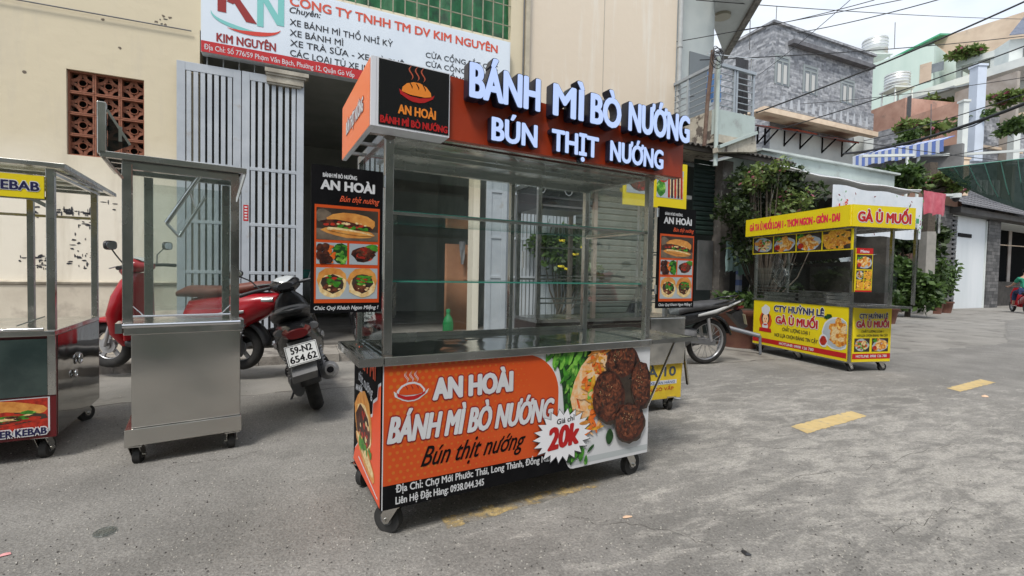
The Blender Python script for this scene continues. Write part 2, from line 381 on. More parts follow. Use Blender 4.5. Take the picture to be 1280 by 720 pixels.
def food(pan, a0, b0, w, h, l, kind, seed=1):
    if kind == 'sandwich':
        p = Photo(pan, a0, b0, w, h, l, 'dark', seed); p.sh([(0, 0), (1, 0), (1, .3), (0, .35)], 'table'); p.b('bread', .5, .25, .42, .16, -.12)
        p.b('table', .1, .75, .14, .2); p.b('bread', .56, .6, .42, .30, -.22); p.b('meatd', .48, .48, .38, .14, -.22, .2); p.scatter('redf', .45, .48, .3, .08, 12, .035)
        p.scatter('crumb', .5, .52, .3, .06, 8, .03); p.scatter('green', .5, .40, .34, .05, 10, .035, 1.6); p.b('crumb', .52, .28, .38, .08, -.22)
        p.b('bread', .54, .25, .34, .05, -.2)
    elif kind == 'balls':
        p = Photo(pan, a0, b0, w, h, l, 'plate', seed); p.b('greend', .82, .5, .3, .5); p.scatter('green', .8, .5, .25, .45, 22, .06, 1.7); p.scatter('carrot', .5, .5, .14, .4, 16, .05, 2)
        for x, y in ((.12, .75), (.3, .8), (.1, .4), (.3, .45), (.22, .12), (.4, .2)): p.b('meatd', x, y, .13, .2, 0, .12)
    elif kind == 'grill':
        p = Photo(pan, a0, b0, w, h, l, 'plate', seed); p.b('green', .8, .8, .3, .2); p.b('meatd', .5, .48, .42, .36, 0, .15); p.scatter('redf', .5, .5, .36, .28, 14, .06, 1.6); p.scatter('meat', .5, .5, .36, .28, 14, .07, 1.5)
    elif kind == 'halves':
        p = Photo(pan, a0, b0, w, h, l, 'plate', seed)
        for cx in (.26, .74):
            p.b('bread', cx, .6, .24, .44, 0, .06); p.b('crumb', cx, .42, .23, .36, 0, .08); p.b('dark', cx, .5, .17, .30, 0, .15); p.b('meat', cx - .02, .36, .13, .16, .2, .15); p.scatter('redf', cx, .6, .1, .15, 8, .03); p.scatter('green', cx + .02, .62, .12, .2, 10, .035, 1.7); p.scatter('crumb', cx, .35, .12, .1, 4, .02)
    elif kind == 'chicken':
        p = Photo(pan, a0, b0, w, h, l, 'dark', seed); p.b('plate', .5, .45, .48, .44); p.scatter('chicken', .5, .5, .34, .34, 18, .10, 2.0); p.scatter('crumb', .5, .5, .3, .3, 6, .05, 2.2); p.b('redf', .17, .28, .13, .16); p.scatter('green', .2, .8, .15, .1, 6, .05, 1.6)
    elif kind == 'salad':
        p = Photo(pan, a0, b0, w, h, l, 'dark', seed); p.b('plate', .5, .5, .46, .46); p.scatter('nut', .5, .5, .32, .32, 14, .08, 1.8); p.scatter('green', .55, .5, .36, .34, 18, .05, 1.8); p.scatter('redf', .45, .5, .3, .34, 10, .05, 1.6); p.scatter('crumb', .6, .45, .3, .3, 8, .05, 2)
    elif kind == 'fried':
        p = Photo(pan, a0, b0, w, h, l, 'dark', seed); p.scatter('fry', .5, .5, .46, .46, 34, .10, 2.6); p.scatter('chicken', .5, .5, .42, .42, 10, .06, 2.6); p.scatter('greend', .5, .5, .42, .42, 4, .04, 1.5)
    return p.done()

# wheels ---------------------------------------------------------------
def caster(parent, u, v, rot=0.0, r=.062, zb=.15):
    f = MB(); c, s_ = math.cos(rot), math.sin(rot)
    T = lambda x, y, z: (u + x * c - y * s_, v + x * s_ + y * c, z)
    top = [T(a, b, zb - .004) for a, b in ((-.045, -.04), (.045, -.04), (.045, .04), (-.045, .04))]
    f.prism(top, (0, 0, -.006))
    for sd in (-.026, .026):
        f.prism([T(-.038, sd, zb - .01), T(.02, sd, zb - .01), T(.05, sd, r + .018), T(.034, sd, r - .018), T(.014, sd, r - .012)], Vector(T(0, sd + .003, 0)) - Vector(T(0, sd, 0)))
    f.cyl(T(.03, -.036, r), T(.03, .036, r), .008, 8)
    o = f.build('caster', steel, parent)
    w = MB(); w.cyl(T(.03, -.017, r), T(.03, .017, r), r, 22); wo_ = w
    ob = w.build('wheel', rubber, o, bevel=.006)
    h = MB(); h.cyl(T(.03, -.0185, r), T(.03, .0185, r), r * .45, 14); h2 = h
    ob2 = h.build('hub', greyp, o)
    return o
def leaf_quads(mb, c, n, rx, ry, rz, size, rnd, mi=0, shell=.35, el=1.8):
    for _ in range(n):
        while True:
            p = Vector((rnd.uniform(-1, 1), rnd.uniform(-1, 1), rnd.uniform(-1, 1))); q = p.length
            if q <= 1 and (q > shell or rnd.random() < .3): break
        p = Vector((p.x * rx, p.y * ry, p.z * rz)) + Vector(c)
        a = Vector((rnd.gauss(0, 1), rnd.gauss(0, 1), rnd.gauss(-.2, .7))).normalized(); t = Vector((rnd.gauss(0, 1), rnd.gauss(0, 1), rnd.gauss(0, 1)))
        b = a.cross(t).normalized(); s_ = size * rnd.uniform(.4, 1.6); w = s_ / el
        mb.add([p, p + a * s_ * .45 + b * w * .5, p + a * s_, p + a * s_ * .45 - b * w * .5], [(0, 1, 2, 3)], mi)
def leaf_mat(name, c1, c2, c3=None):
    m = bpy.data.materials.new(name); m.use_nodes = True; t = m.node_tree; L = t.links.new; p = t.nodes['Principled BSDF']
    g = N(t, 'ShaderNodeNewGeometry'); r = N(t, 'ShaderNodeValToRGB'); r.color_ramp.elements[0].color = c1; r.color_ramp.elements[1].color = c2
    
    if c3: r.color_ramp.elements[1].position = .9; e = r.color_ramp.elements.new(.94); e.color = c3
    L(g.outputs['Random Per Island'], r.inputs[0]); L(r.outputs[0], p.inputs['Base Color']); p.inputs['Roughness'].default_value = .5
    tr = N(t, 'ShaderNodeBsdfTranslucent'); L(r.outputs[0], tr.inputs[0]); ms = N(t, 'ShaderNodeMixShader'); ms.inputs[0].default_value = .3
    L(p.outputs[0], ms.inputs[1]); L(tr.outputs[0], ms.inputs[2]); L(ms.outputs[0], t.nodes['Material Output'].inputs[0]); return m
leafA = leaf_mat('leaves', (.022, .05, .012, 1), (.10, .17, .04, 1)); leafB = leaf_mat('leaves_pale', (.09, .14, .035, 1), (.2, .27, .07, 1), (.35, .1, .14, 1))
leafC = leaf_mat('leaves_dark', (.012, .026, .008, 1), (.06, .095, .026, 1)); bark = mat('bark', (.10, .08, .06), (.05, .04, .03), 15, rough=.9, bump=.4)
def plant(name, label, cat, fr, at, clumps, n, size, leaf, trunk=None, group=None, seed=1, spread=None):
    rnd = random.Random(seed); t = thing(name, label, cat, fr, at, group)
    mb = MB(); b = MB(); base = Vector(at)
    for (c, r) in clumps:
        c = Vector(c) + base; rx, ry, rz = r if isinstance(r, tuple) else (r, r, r)
        k = int(n * (rx * ry * rz) ** (1 / 3) / sum((x[1][0] * x[1][1] * x[1][2]) ** (1 / 3) if isinstance(x[1], tuple) else x[1] for x in clumps))
        for _ in range(6):
            cc = c + Vector((rnd.uniform(-.6, .6) * rx, rnd.uniform(-.6, .6) * ry, rnd.uniform(-.6, .6) * rz)); leaf_quads(mb, cc, k // 6, rx * .55, ry * .55, rz * .55, size, rnd)
            b.tube([base + Vector((rnd.uniform(-.03, .03), rnd.uniform(-.03, .03), max(.0, (c.z - base.z) * .3))), (cc + base) / 2 + Vector((0, 0, rz * .1)), cc], [.018, .012, .005], 5)
    mb.build('foliage', leaf, t, kind='stuff'); b.build('branches', bark, t, kind='stuff')
    if trunk: tm = MB(); tm.tube([base, base + Vector((.03, 0, trunk[1] * .5)), base + Vector((0, .02, trunk[1]))], [trunk[0], trunk[0] * .8, trunk[0] * .5], 8); tm.build('trunk', bark, t)
    return t

# ================================================================== SETTING
asphalt = mat('asphalt', (.165, .157, .143), (.225, .214, .196), 2.2, rough=.9, bump=.5, bsc=90, detail=10)
def ground_mats(m, cx, cy, rad, lo, hi, patch):
    t = m.node_tree; L = t.links.new; p = t.nodes['Principled BSDF']; src = p.inputs['Base Color'].links[0].from_socket
    co = N(t, 'ShaderNodeTexCoord'); g = N(t, 'ShaderNodeTexNoise'); g.inputs['Scale'].default_value = 120; g.inputs['Detail'].default_value = 3
    L(co.outputs['Object'], g.inputs[0]); gr = N(t, 'ShaderNodeMapRange'); gr.inputs['From Min'].default_value = .3; gr.inputs['From Max'].default_value = .7; gr.inputs['To Min'].default_value = .72; gr.inputs['To Max'].default_value = 1.28
    L(g.outputs[0], gr.inputs[0])
    mpn = N(t, 'ShaderNodeMapping'); mpn.inputs['Rotation'].default_value = (0, 0, R(24)); mpn.inputs['Scale'].default_value = (1.0, 2.6, 1)
    L(co.outputs['Object'], mpn.inputs[0]); n = N(t, 'ShaderNodeTexNoise'); n.inputs['Scale'].default_value = 3.2; n.inputs['Detail'].default_value = 15; n.inputs['Roughness'].default_value = .80; n.inputs['Distortion'].default_value = .4
    L(mpn.outputs[0], n.inputs[0])
    vd = N(t, 'ShaderNodeVectorMath', operation='DISTANCE'); L(co.outputs['Object'], vd.inputs[0]); vd.inputs[1].default_value = (cx, cy, 0)
    mr = N(t, 'ShaderNodeMapRange'); mr.inputs['From Min'].default_value = 0; mr.inputs['From Max'].default_value = rad; mr.inputs['To Min'].default_value = .20; mr.inputs['To Max'].default_value = 0
    L(vd.outputs['Value'], mr.inputs[0]); ad = N(t, 'ShaderNodeMath', operation='ADD'); L(n.outputs[0], ad.inputs[0]); L(mr.outputs[0], ad.inputs[1])
    st = N(t, 'ShaderNodeMapRange', interpolation_type='SMOOTHSTEP'); st.inputs['From Min'].default_value = lo; st.inputs['From Max'].default_value = hi; L(ad.outputs[0], st.inputs[0]); st.inputs['To Max'].default_value = .8
    mm = N(t, 'ShaderNodeMix', data_type='RGBA'); L(st.outputs[0], mm.inputs[0]); L(src, mm.inputs[6]); mm.inputs[7].default_value = (*patch, 1)
    m2 = N(t, 'ShaderNodeMix', data_type='RGBA', blend_type='MULTIPLY'); m2.inputs[0].default_value = 1; L(mm.outputs[2], m2.inputs[6])
    cb = N(t, 'ShaderNodeCombineColor'); [L(gr.outputs[0], cb.inputs[i]) for i in range(3)]; L(cb.outputs[0], m2.inputs[7])
    mp3 = N(t, 'ShaderNodeMapping'); mp3.inputs['Scale'].default_value = (.22, 1.5, 1); L(co.outputs['Object'], mp3.inputs[0]); n4 = N(t, 'ShaderNodeTexNoise'); n4.inputs['Scale'].default_value = 1.1; n4.inputs['Detail'].default_value = 7; L(mp3.outputs[0], n4.inputs[0])
    r4 = N(t, 'ShaderNodeMapRange'); r4.inputs['From Min'].default_value = .3; r4.inputs['From Max'].default_value = .7; r4.inputs['To Min'].default_value = .86; r4.inputs['To Max'].default_value = 1.14; L(n4.outputs[0], r4.inputs[0])
    n5 = N(t, 'ShaderNodeTexNoise'); n5.inputs['Scale'].default_value = 1.7; n5.inputs['Detail'].default_value = 4; L(co.outputs['Object'], n5.inputs[0]); r5 = N(t, 'ShaderNodeMapRange'); r5.inputs['From Min'].default_value = .66; r5.inputs['From Max'].default_value = .74; r5.inputs['To Min'].default_value = 1; r5.inputs['To Max'].default_value = .66; L(n5.outputs[0], r5.inputs[0])
    m45 = N(t, 'ShaderNodeMath', operation='MULTIPLY'); L(r4.outputs[0], m45.inputs[0]); L(r5.outputs[0], m45.inputs[1]); cb2 = N(t, 'ShaderNodeCombineColor'); [L(m45.outputs[0], cb2.inputs[i]) for i in range(3)]
    m6 = N(t, 'ShaderNodeMix', data_type='RGBA', blend_type='MULTIPLY'); m6.inputs[0].default_value = 1; L(m2.outputs[2], m6.inputs[6]); L(cb2.outputs[0], m6.inputs[7]); L(m6.outputs[2], p.inputs['Base Color'])
ground_mats(asphalt, .6, -5.4, 4.8, .585, .76, (.37, .35, .315))
concrete = mat('concrete', (.20, .19, .17), (.27, .255, .23), 1.3, rough=.9, bump=.4, bsc=60, detail=10, c3=(.12, .11, .10), c3sc=1.9, c3lim=(.52, .68))
mb = MB(); mb.add([(-300, -300, 0), (500, -300, 0), (500, 500, 0), (-300, 500, 0)], [(0, 1, 2, 3)]); structure('ground', mb, concrete, FAC)
mb = MB(); rnd = random.Random(3); edge = []
u = -22.0
while u < 16:
    edge.append((u, -2.15 + rnd.uniform(-.05, .05) - (.0 if u < 0 else min(.5, u * .1)) + (0 if u < 9 else (u - 9) * .35))); u += .16
pts = [(-22, -8.2), (60, -8.2), (60, 4.0), (16, .0)] + [(a, b) for a, b in reversed(edge)]
mb.add([(a, b, .004) for a, b in pts], [tuple(range(len(pts)))]); structure('road', mb, asphalt, FAC)
crackm = mat('crack_dirt', (.035, .03, .027), (.07, .06, .05), 30, rough=.95)
mb = MB()
for i in range(len(edge) - 1):
    (a, b), (c, d) = edge[i], edge[i + 1]
    if a < 3: w0 = rnd.uniform(.004, .022); mb.add([(a, b - .003, .008), (c, d - .003, .008), (c, d + w0, .008), (a, b + w0, .008)], [(0, 1, 2, 3)])
structure('gutter_crack', mb, crackm, FAC)
for k, (x, y, dx, dy, n_) in enumerate([(700, 640, 9, 3.2, 30), (980, 600, 12, -3, 26), (900, 560, 10, 2.4, 26), (330, 560, -9, 2.5, 18), (1100, 660, 6, -6, 20)]):
    rnd = random.Random(40 + k); m_ = MB(); pp = []
    for i in range(n_): x += dx * rnd.uniform(.3, 1.3); y += dy * rnd.uniform(-.7, 1.6); pp.append(G(x, min(y, 716), .0052))
    for i in range(len(pp) - 1):
        d_ = (pp[i + 1] - pp[i]); nn_ = Vector((-d_.y, d_.x, 0)).normalized() * rnd.uniform(.0004, .0016); m_.add([pp[i] - nn_, pp[i + 1] - nn_ * .7, pp[i + 1] + nn_ * .7, pp[i] + nn_], [(0, 1, 2, 3)])
    structure('road_crack', m_, crackm)
# road markings
ymark = mat('yellow_road_paint', S(196, 172, 120), S(182, 158, 108), 9, rough=.8, c3=(.30, .27, .20), c3sc=14, c3lim=(.55, .68), bump=.2)
def wear_alpha(m, sc_, lo, hi):
    t = m.node_tree; L = t.links.new; co = N(t, 'ShaderNodeTexCoord'); n = N(t, 'ShaderNodeTexNoise'); n.inputs['Scale'].default_value = sc_; n.inputs['Detail'].default_value = 12; n.inputs['Roughness'].default_value = .8; L(co.outputs['Object'], n.inputs[0])
    r = N(t, 'ShaderNodeMapRange'); r.inputs['From Min'].default_value = lo; r.inputs['From Max'].default_value = hi; r.inputs['To Min'].default_value = 1; r.inputs['To Max'].default_value = .08; L(n.outputs[0], r.inputs[0]); L(r.outputs[0], t.nodes['Principled BSDF'].inputs['Alpha'])
ymark2 = mat('faded_yellow_road_paint', S(190, 165, 112), S(170, 145, 98), 9, rough=.85, c3=(.17, .16, .14), c3sc=14, c3lim=(.50, .60))
wear_alpha(ymark, 14, .60, .72); wear_alpha(ymark2, 9, .36, .56)
for k, cs in enumerate([[(988, 533), (1009, 541.5), (1084.5, 520), (1063, 513.5)], [(1184, 485), (1200, 489.5), (1244, 478), (1226, 474)], [(548, 648), (562, 660), (757, 605), (740, 598)]]):
    mb = MB(); P = [G(x, y, .0062) for x, y in cs]; n = 30; rnd = random.Random(k); L_ = []; R_ = []
    for i in range(n + 1):
        t = i / n; L_.append(P[0].lerp(P[3], t) + Vector((rnd.uniform(-.009, .009), rnd.uniform(-.009, .009), 0))); R_.append(P[1].lerp(P[2], t) + Vector((rnd.uniform(-.009, .009), rnd.uniform(-.009, .009), 0)))
    mb.add(L_ + R_, [(i + n + 1, i + n + 2, i + 1, i) for i in range(n)]); o = mb.build('road_marking', ymark2 if k == 2 else ymark); o['kind'] = 'structure'
# pavement step before the yellow house
mb = MB(); prev = None
for i in range(26):
    a = -11 + i * .44; rnd = random.Random(i); o_ = rnd.uniform(-.03, .03)
    mb.box((a, -.74 + o_, 0), (a + .435, -.001, .10 + rnd.uniform(-.008, .004)))
structure('pavement', mb, mat('step_concrete', (.22, .20, .175), (.31, .285, .25), 2.5, rough=.9, bump=.5, bsc=40, c3=(.13, .115, .10), c3sc=4, c3lim=(.5, .65)), FAC)

# ------------------------------------------------------------------ yellow house with the workshop
wallm = bpy.data.materials.new('cream_wall'); wallm.use_nodes = True
def wall_nodes(m, top, bottom, z0, z1, stain, ssc=1.2, slim=(.56, .75), stretch=(1, 1, .25), bump=.15):
    t = m.node_tree; L = t.links.new; p = t.nodes['Principled BSDF']; p.inputs['Roughness'].default_value = .85
    co = N(t, 'ShaderNodeTexCoord'); sx = N(t, 'ShaderNodeSeparateXYZ'); L(co.outputs['Object'], sx.inputs[0])
    n0 = N(t, 'ShaderNodeTexNoise'); n0.inputs['Scale'].default_value = 1.3; n0.inputs['Detail'].default_value = 6; L(co.outputs['Object'], n0.inputs[0])
    ml = N(t, 'ShaderNodeMath', operation='MULTIPLY_ADD'); L(n0.outputs[0], ml.inputs[0]); ml.inputs[1].default_value = .7; L(sx.outputs[2], ml.inputs[2])
    mr = N(t, 'ShaderNodeMapRange'); mr.inputs['From Min'].default_value = z0 + .35; mr.inputs['From Max'].default_value = z1 + .35; L(ml.outputs[0], mr.inputs[0])
    mm = N(t, 'ShaderNodeMix', data_type='RGBA'); L(mr.outputs[0], mm.inputs[0]); mm.inputs[6].default_value = (*bottom, 1); mm.inputs[7].default_value = (*top, 1)
    mpn = N(t, 'ShaderNodeMapping'); mpn.inputs['Scale'].default_value = stretch; L(co.outputs['Object'], mpn.inputs[0])
    n = N(t, 'ShaderNodeTexNoise'); n.inputs['Scale'].default_value = ssc; n.inputs['Detail'].default_value = 10; n.inputs['Roughness'].default_value = .68; L(mpn.outputs[0], n.inputs[0])
    st = N(t, 'ShaderNodeMapRange'); st.inputs['From Min'].default_value = slim[0]; st.inputs['From Max'].default_value = slim[1]; L(n.outputs[0], st.inputs[0]); st.inputs['To Max'].default_value = .75
    m2 = N(t, 'ShaderNodeMix', data_type='RGBA'); L(st.outputs[0], m2.inputs[0]); L(mm.outputs[2], m2.inputs[6]); m2.inputs[7].default_value = (*stain, 1); L(m2.outputs[2], p.inputs['Base Color'])
    nb = N(t, 'ShaderNodeTexNoise'); nb.inputs['Scale'].default_value = 7; nb.inputs['Detail'].default_value = 8; L(co.outputs['Object'], nb.inputs[0]); b = N(t, 'ShaderNodeBump'); b.inputs['Strength'].default_value = bump; b.inputs['Distance'].default_value = .03; L(nb.outputs[0], b.inputs['Height']); L(b.outputs[0], p.inputs['Normal'])
wall_nodes(wallm, (.62, .54, .385), (.76, .70, .58), 1.9, 2.6, (.55, .485, .37), 1.5, (.50, .66), (1.6, 1, .22))
creamB = bpy.data.materials.new('cream_render'); creamB.use_nodes = True
wall_nodes(creamB, (.68, .585, .465), (.64, .54, .42), 3, 6, (.74, .71, .64), 2.2, (.5, .7), (1.6, 1, .14))
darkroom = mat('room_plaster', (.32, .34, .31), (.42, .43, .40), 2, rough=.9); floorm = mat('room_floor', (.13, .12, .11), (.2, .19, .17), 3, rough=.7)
h1 = thing('yellow_house', 'yellow-cream plastered house with the company sign, breeze-block vent and metal gates', 'house', FAC)
GX0, GX1, GZ0, GZ1 = -5.47, -4.77, 2.355, 3.30
mb = MB()
for a, b in [((-10.5, 0, 0), (GX0, .2, 9)), ((GX0, 0, 0), (GX1, .2, GZ0)), ((GX0, 0, GZ1), (GX1, .2, 9)), ((GX1, 0, 0), (-4.22, .2, 9)), ((-4.22, 0, 4.0), (-.11, .2, 4.78)),
             ((-4.22, 0, 4.78), (-3.0, .2, 9)), ((-3.0, 0, 6.7), (-.11, .2, 9)), ((-.11, 0, 4.0), (.20, .2, 9)), ((-.67, .0, .1), (-.57, .25, 4.0)), ((.04, .0, .1), (.20, .25, 4.0))]: mb.box(a, b)
mb.box((.19, .2, 4.0), (.20, 8, 9)); mb.box((-10.5, .2, 0), (-10.3, 8, 9)); mb.box((-10.3, 7.8, 0), (.19, 8, 9)); mb.box((-10.3, .2, 8.8), (.19, 7.8, 9))
mb.build('wall', wallm, h1)
mb = MB(); mb.box((.13, -.045, 4.0), (.205, -.001, 9)); mb.build('corner_strip', mat('corner_plaster', (.36, .32, .24), (.5, .44, .33), 4), h1)
mb = MB()
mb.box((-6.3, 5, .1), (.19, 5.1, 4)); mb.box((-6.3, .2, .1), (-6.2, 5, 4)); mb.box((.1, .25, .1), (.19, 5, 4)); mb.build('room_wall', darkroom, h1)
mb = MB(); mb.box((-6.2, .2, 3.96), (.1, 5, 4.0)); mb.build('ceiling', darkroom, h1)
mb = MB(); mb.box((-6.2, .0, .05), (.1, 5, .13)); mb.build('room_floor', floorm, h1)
# low ledge line and dado of the wall
mb = MB(); mb.prism([(-10.4, 0, .905), (-10.4, -.05, .905), (-10.4, -.06, .93), (-10.4, 0, .945)], (6.16, 0, 0)); mb.build('ledge', mat('ledge_paint', (.30, .26, .20), (.5, .45, .36), 6), h1)
mb = MB(); mb.box((-10.4, -.035, .101), (-4.24, -.001, .90)); mb.build('dado', mat('dado_plaster', (.62, .56, .45), (.50, .44, .35), 2.2, rough=.9, bump=.3, c3=(.36, .31, .25), c3sc=3, c3lim=(.52, .7)), h1)
# stencilled black marks
mb = MB(); rnd = random.Random(11)
for (x0, y0, x1, y1, n) in [(38, 258, 50, 272, 9), (70, 261, 92, 269, 22), (94, 262, 119, 272, 14), (95, 272, 118, 286, 9), (90, 288, 118, 336, 14), (40, 318, 60, 326, 9), (42, 326, 60, 336, 12), (86, 318, 119, 336, 18), (20, 320, 30, 326, 3), (130, 250, 145, 262, 4), (192, 20, 215, 30, 3)]:
    for _ in range(n):
        x, y = rnd.uniform(x0, x1), rnd.uniform(y0, y1); a, z = FAC.px(x, y, -.003); w = rnd.uniform(.006, .035); h = rnd.uniform(.004, .012)
        if rnd.random() < .25: w, h = h * .8, w
        mb.add([(a + p * w, -.003, z + q * h) for p, q in blob(1, 1, 7, .35, rnd.uniform(-.3, .3), rnd=rnd)], [tuple(range(7))])
mb.build('stencil_mark', mat('stencil_paint', (.03, .03, .035), rough=.8), h1, kind='stuff')
# breeze-block vent
terr = mat('terracotta', (.30, .115, .065), (.19, .075, .045), 9, rough=.9, bump=.3, c3=(.38, .28, .2), c3sc=14, c3lim=(.58, .68))
bw, bh = (GX1 - GX0) / 3, (GZ1 - GZ0) / 4
blk = MB(); e = .014
blk.box((0, .03, 0), (bw - .004, .12, e)); blk.box((0, .03, bh - e - .004), (bw - .004, .12, bh - .004)); blk.box((0, .032, e), (e, .12, bh - e - .004)); blk.box((bw - e - .004, .032, e), (bw - .004, .12, bh - e - .004))
cx, cz = bw / 2, bh / 2; blk.torus((cx, .075, cz), (0, 1, 0), .040, .006, 14, 6, sq=2.5)
for sx in (-1, 1):
    for sz in (-1, 1):
        ccx, ccz = cx + sx * (bw / 2 - .012), cz + sz * (bh / 2 - .012); r_ = .092; pts = []
        for i in range(6):
            t = math.pi / 2 * i / 5; pts.append((ccx - sx * r_ * math.cos(t), .075, ccz - sz * r_ * math.sin(t)))
        for i in range(5): blk.bar(pts[i], pts[i + 1], .035, .009, up=(0, 0, 1) if 0 else (0, 1, 0))
o0 = None
for i in range(3):
    for j in range(4):
        if o0 is None: o0 = blk.build('breeze_block', terr, h1); o = o0
        else: o = o0.copy(); COL.objects.link(o); o.parent = h1
        o.location = (GX0 + i * bw + .002, 0, GZ0 + j * bh + .002)
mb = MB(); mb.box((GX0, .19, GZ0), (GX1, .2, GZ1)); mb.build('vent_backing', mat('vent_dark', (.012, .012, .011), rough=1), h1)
# upper window: bars in front of green sheeting
mb = MB(); n = 40
vs = []; fs = []
for i in range(n + 1):
    for j in range(9): u_ = -3.0 + 2.89 * i / n; vs.append((u_, .12 + .035 * math.sin(i * 1.1) + .02 * math.sin(i * 2.3 + j), 4.78 + 1.92 * j / 8))
for i in range(n):
    for j in range(8): fs.append((i * 9 + j, (i + 1) * 9 + j, (i + 1) * 9 + j + 1, i * 9 + j + 1))
mb.add(vs, fs, 0, True); mb.build('green_sheet', mat('green_tarp', (.02, .17, .06), (.012, .11, .04), 5, rough=.6, c3=(.015, .06, .03), c3sc=3), h1)
barm = mat('bar_paint', (.30, .30, .22), (.22, .2, .13), 12, rough=.7); b0 = None
for i in range(17):
    m_ = MB().box((-2.94 + i * .168, -.012, 4.782), (-2.925 + i * .168, .004, 6.69)); m_.build('window_bar', barm, h1)
for z in (4.99, 5.3, 5.61, 5.95, 6.3): MB().box((-2.999, .006, z), (-.112, .018, z + .014)).build('window_bar', barm, h1)
# rods in the gap over the gates and the dirty capital
for k in range(7):
    a = -4.15 + k * .17; MB().tube([(a, .02, 3.5), (a + .012, .02, 4.0)], .008, 6).build('rod', mat('rod_paint', (.4, .42, .42), rough=.6), h1)
capm = mat('capital_plaster', (.50, .46, .38), (.30, .27, .22), 6, rough=.9, bump=.3)
u0, z0 = FAC.px(331, 83, -.15); u1, _ = FAC.px(386, 95, -.15)
mb = MB()
for k, (g_, za, zb_) in enumerate([(.0, 0, .05), (-.03, .05, .08), (-.06, .08, .16), (-.09, .16, .185)]): mb.box((u0 - g_ * .3, -.15 + g_ * -.5, z0 - zb_), (u1 + g_, -.001, z0 - za - .001))
mb.build('capital', capm, h1)
# ------------------------------------------------------------------ metal gates
gatem = mat('gate_paint', S(178, 183, 188), S(160, 166, 172), 2.5, rough=.5, c3=(.33, .31, .29), c3sc=6, c3lim=(.60, .74))
def gate(label, leaves, group=None, at=None, zt=3.575):
    t = thing('metal_gate', label, 'gate', FAC, at, group)
    for (a, b, v, solid) in leaves:
        rails = (.14, 1.05, 1.66, 2.36, zt - .10)
        fm = MB()
        for x in (a, b - .085): fm.box((x, v, .135), (x + .085, v + .04, zt))
        for i, z in enumerate(rails): fm.box((a + .0851, v + .002, z), (b - .0851, v + .038, z + (.1 if i in (0, 4) else .04)))
        fr_ = fm.build('leaf_frame', gatem, t, bevel=.003)
        if solid: MB().box((a + .085, v + .015, .2), (b - .085, v + .02, zt - .1)).build('leaf_sheet', gatem, t)
        else:
            n = max(2, round((b - a - .17) / .073)); st = (b - a - .17) / n
            for i in range(n):
                x = a + .085 + (i + .5) * st; MB().box((x - .023, v + .006, .24), (x + .023, v + .030, zt - .1)).build('bar', gatem, t)
    return t
g = gate('closed pale grey barred gate leaves left of the open workshop doorway', [(-4.44, -3.775, -.075, 0), (-3.765, -3.06, -.08, 0)], at=(-3.75, -.06, .1))
pn = Pan(g, (-3.745, -.0815, 1.72)); pn.rect(mb := MB(), 0, .055, 0, .2, 0); 
for i in range(5): pn.rect(mb, .012, .043, .02 + i * .036, .038 + i * .036, .0008, 1)
mb.build('red_sticker', [red, white], g)
gate('folded-back pale gate leaves between the doorway pier and the next shopfront', [(-.52, -.18, -.16, 1), (-.16, .56, -.10, 0), (.57, 1.08, -.13, 0)], at=(.2, -.06, .1), zt=3.3)
# ------------------------------------------------------------------ things inside the workshop
card = mat('cardboard', S(168, 120, 88), S(150, 104, 76), 3, rough=.85)
def sq(x0, y0, x1, y1, v): (a, zb_), (c, zt_) = FAC.px(x0, y1, v), FAC.px(x1, y0, v); return a, c, zb_, zt_
a, c, zb_, zt_ = sq(555, 306, 592, 406, .9); n = 10; mb = MB(); vs = []
for i in range(n + 1):
    t = i / n; u_ = a + (c - a) * t; v_ = .9 + .06 * math.sin(t * 3.1); vs += [(u_, v_, .131), (u_, v_, zt_)]
mb.add(vs, [(2 * i, 2 * i + 2, 2 * i + 3, 2 * i + 1) for i in range(n)], 0, True)
ob = single('cardboard_sheet', mb, card, 'tall brown curled cardboard sheet standing inside the workshop doorway', 'cardboard', FAC, at=((a + c) / 2, .9, .131)); md = ob.modifiers.new('thick', 'SOLIDIFY'); md.thickness = .006
mb = MB(); ua, za = FAC.px(577, 302, .86); vs = []
for i in range(5):
    for j in range(7): vs.append((ua - .05 + .03 * i - .006 * j * (i - 2) * .5, .84 + .015 * math.sin(i * 1.7 + j), za - j * .065))
mb.add(vs, [(i * 7 + j, (i + 1) * 7 + j, (i + 1) * 7 + j + 1, i * 7 + j + 1) for i in range(4) for j in range(6)], 0, True)
single('hanging_rag', mb, mat('grey_cloth', (.30, .30, .31), (.2, .2, .21), 10, rough=.95), 'grey rag hung over the brown cardboard sheet', 'rag', FAC, at=(ua, .85, za))
ub, zb_ = FAC.px(560, 411, .25)
t = thing('detergent_bottle', 'bright green plastic bottle standing on the workshop floor', 'bottle', FAC, at=(ub, .25, .13))
mb = MB(); rr = [(.0, .08), (.02, .085), (.2, .085), (.28, .065), (.33, .03), (.37, .03)]
mb.tube([(ub, .25, .131 + z) for z, r in rr], [r for z, r in rr], 14); mb.build('bottle_body', mat('green_bottle', (.015, .17, .05), rough=.25), t)
MB().cyl((ub, .25, .5), (ub, .25, .55), .034, 12).build('cap', mat('green_cap', (.02, .22, .08), rough=.4), t)
mb = MB(); pts = []
for i in range(60):
    t_ = i / 59; u_ = ub + .02 + .55 * t_ + .1 * math.sin(t_ * 19); v_ = -.05 + .28 * math.cos(t_ * 17); pts.append((u_, v_, .145 + .02 * math.sin(t_ * 30) ** 2))
mb.tube(pts, .012, 6); single('blue_hose', mb, mat('hose', (.08, .2, .42), rough=.4), 'blue hose coiled on the workshop floor by the green bottle', 'hose', FAC, at=(ub + .3, 0, .13))
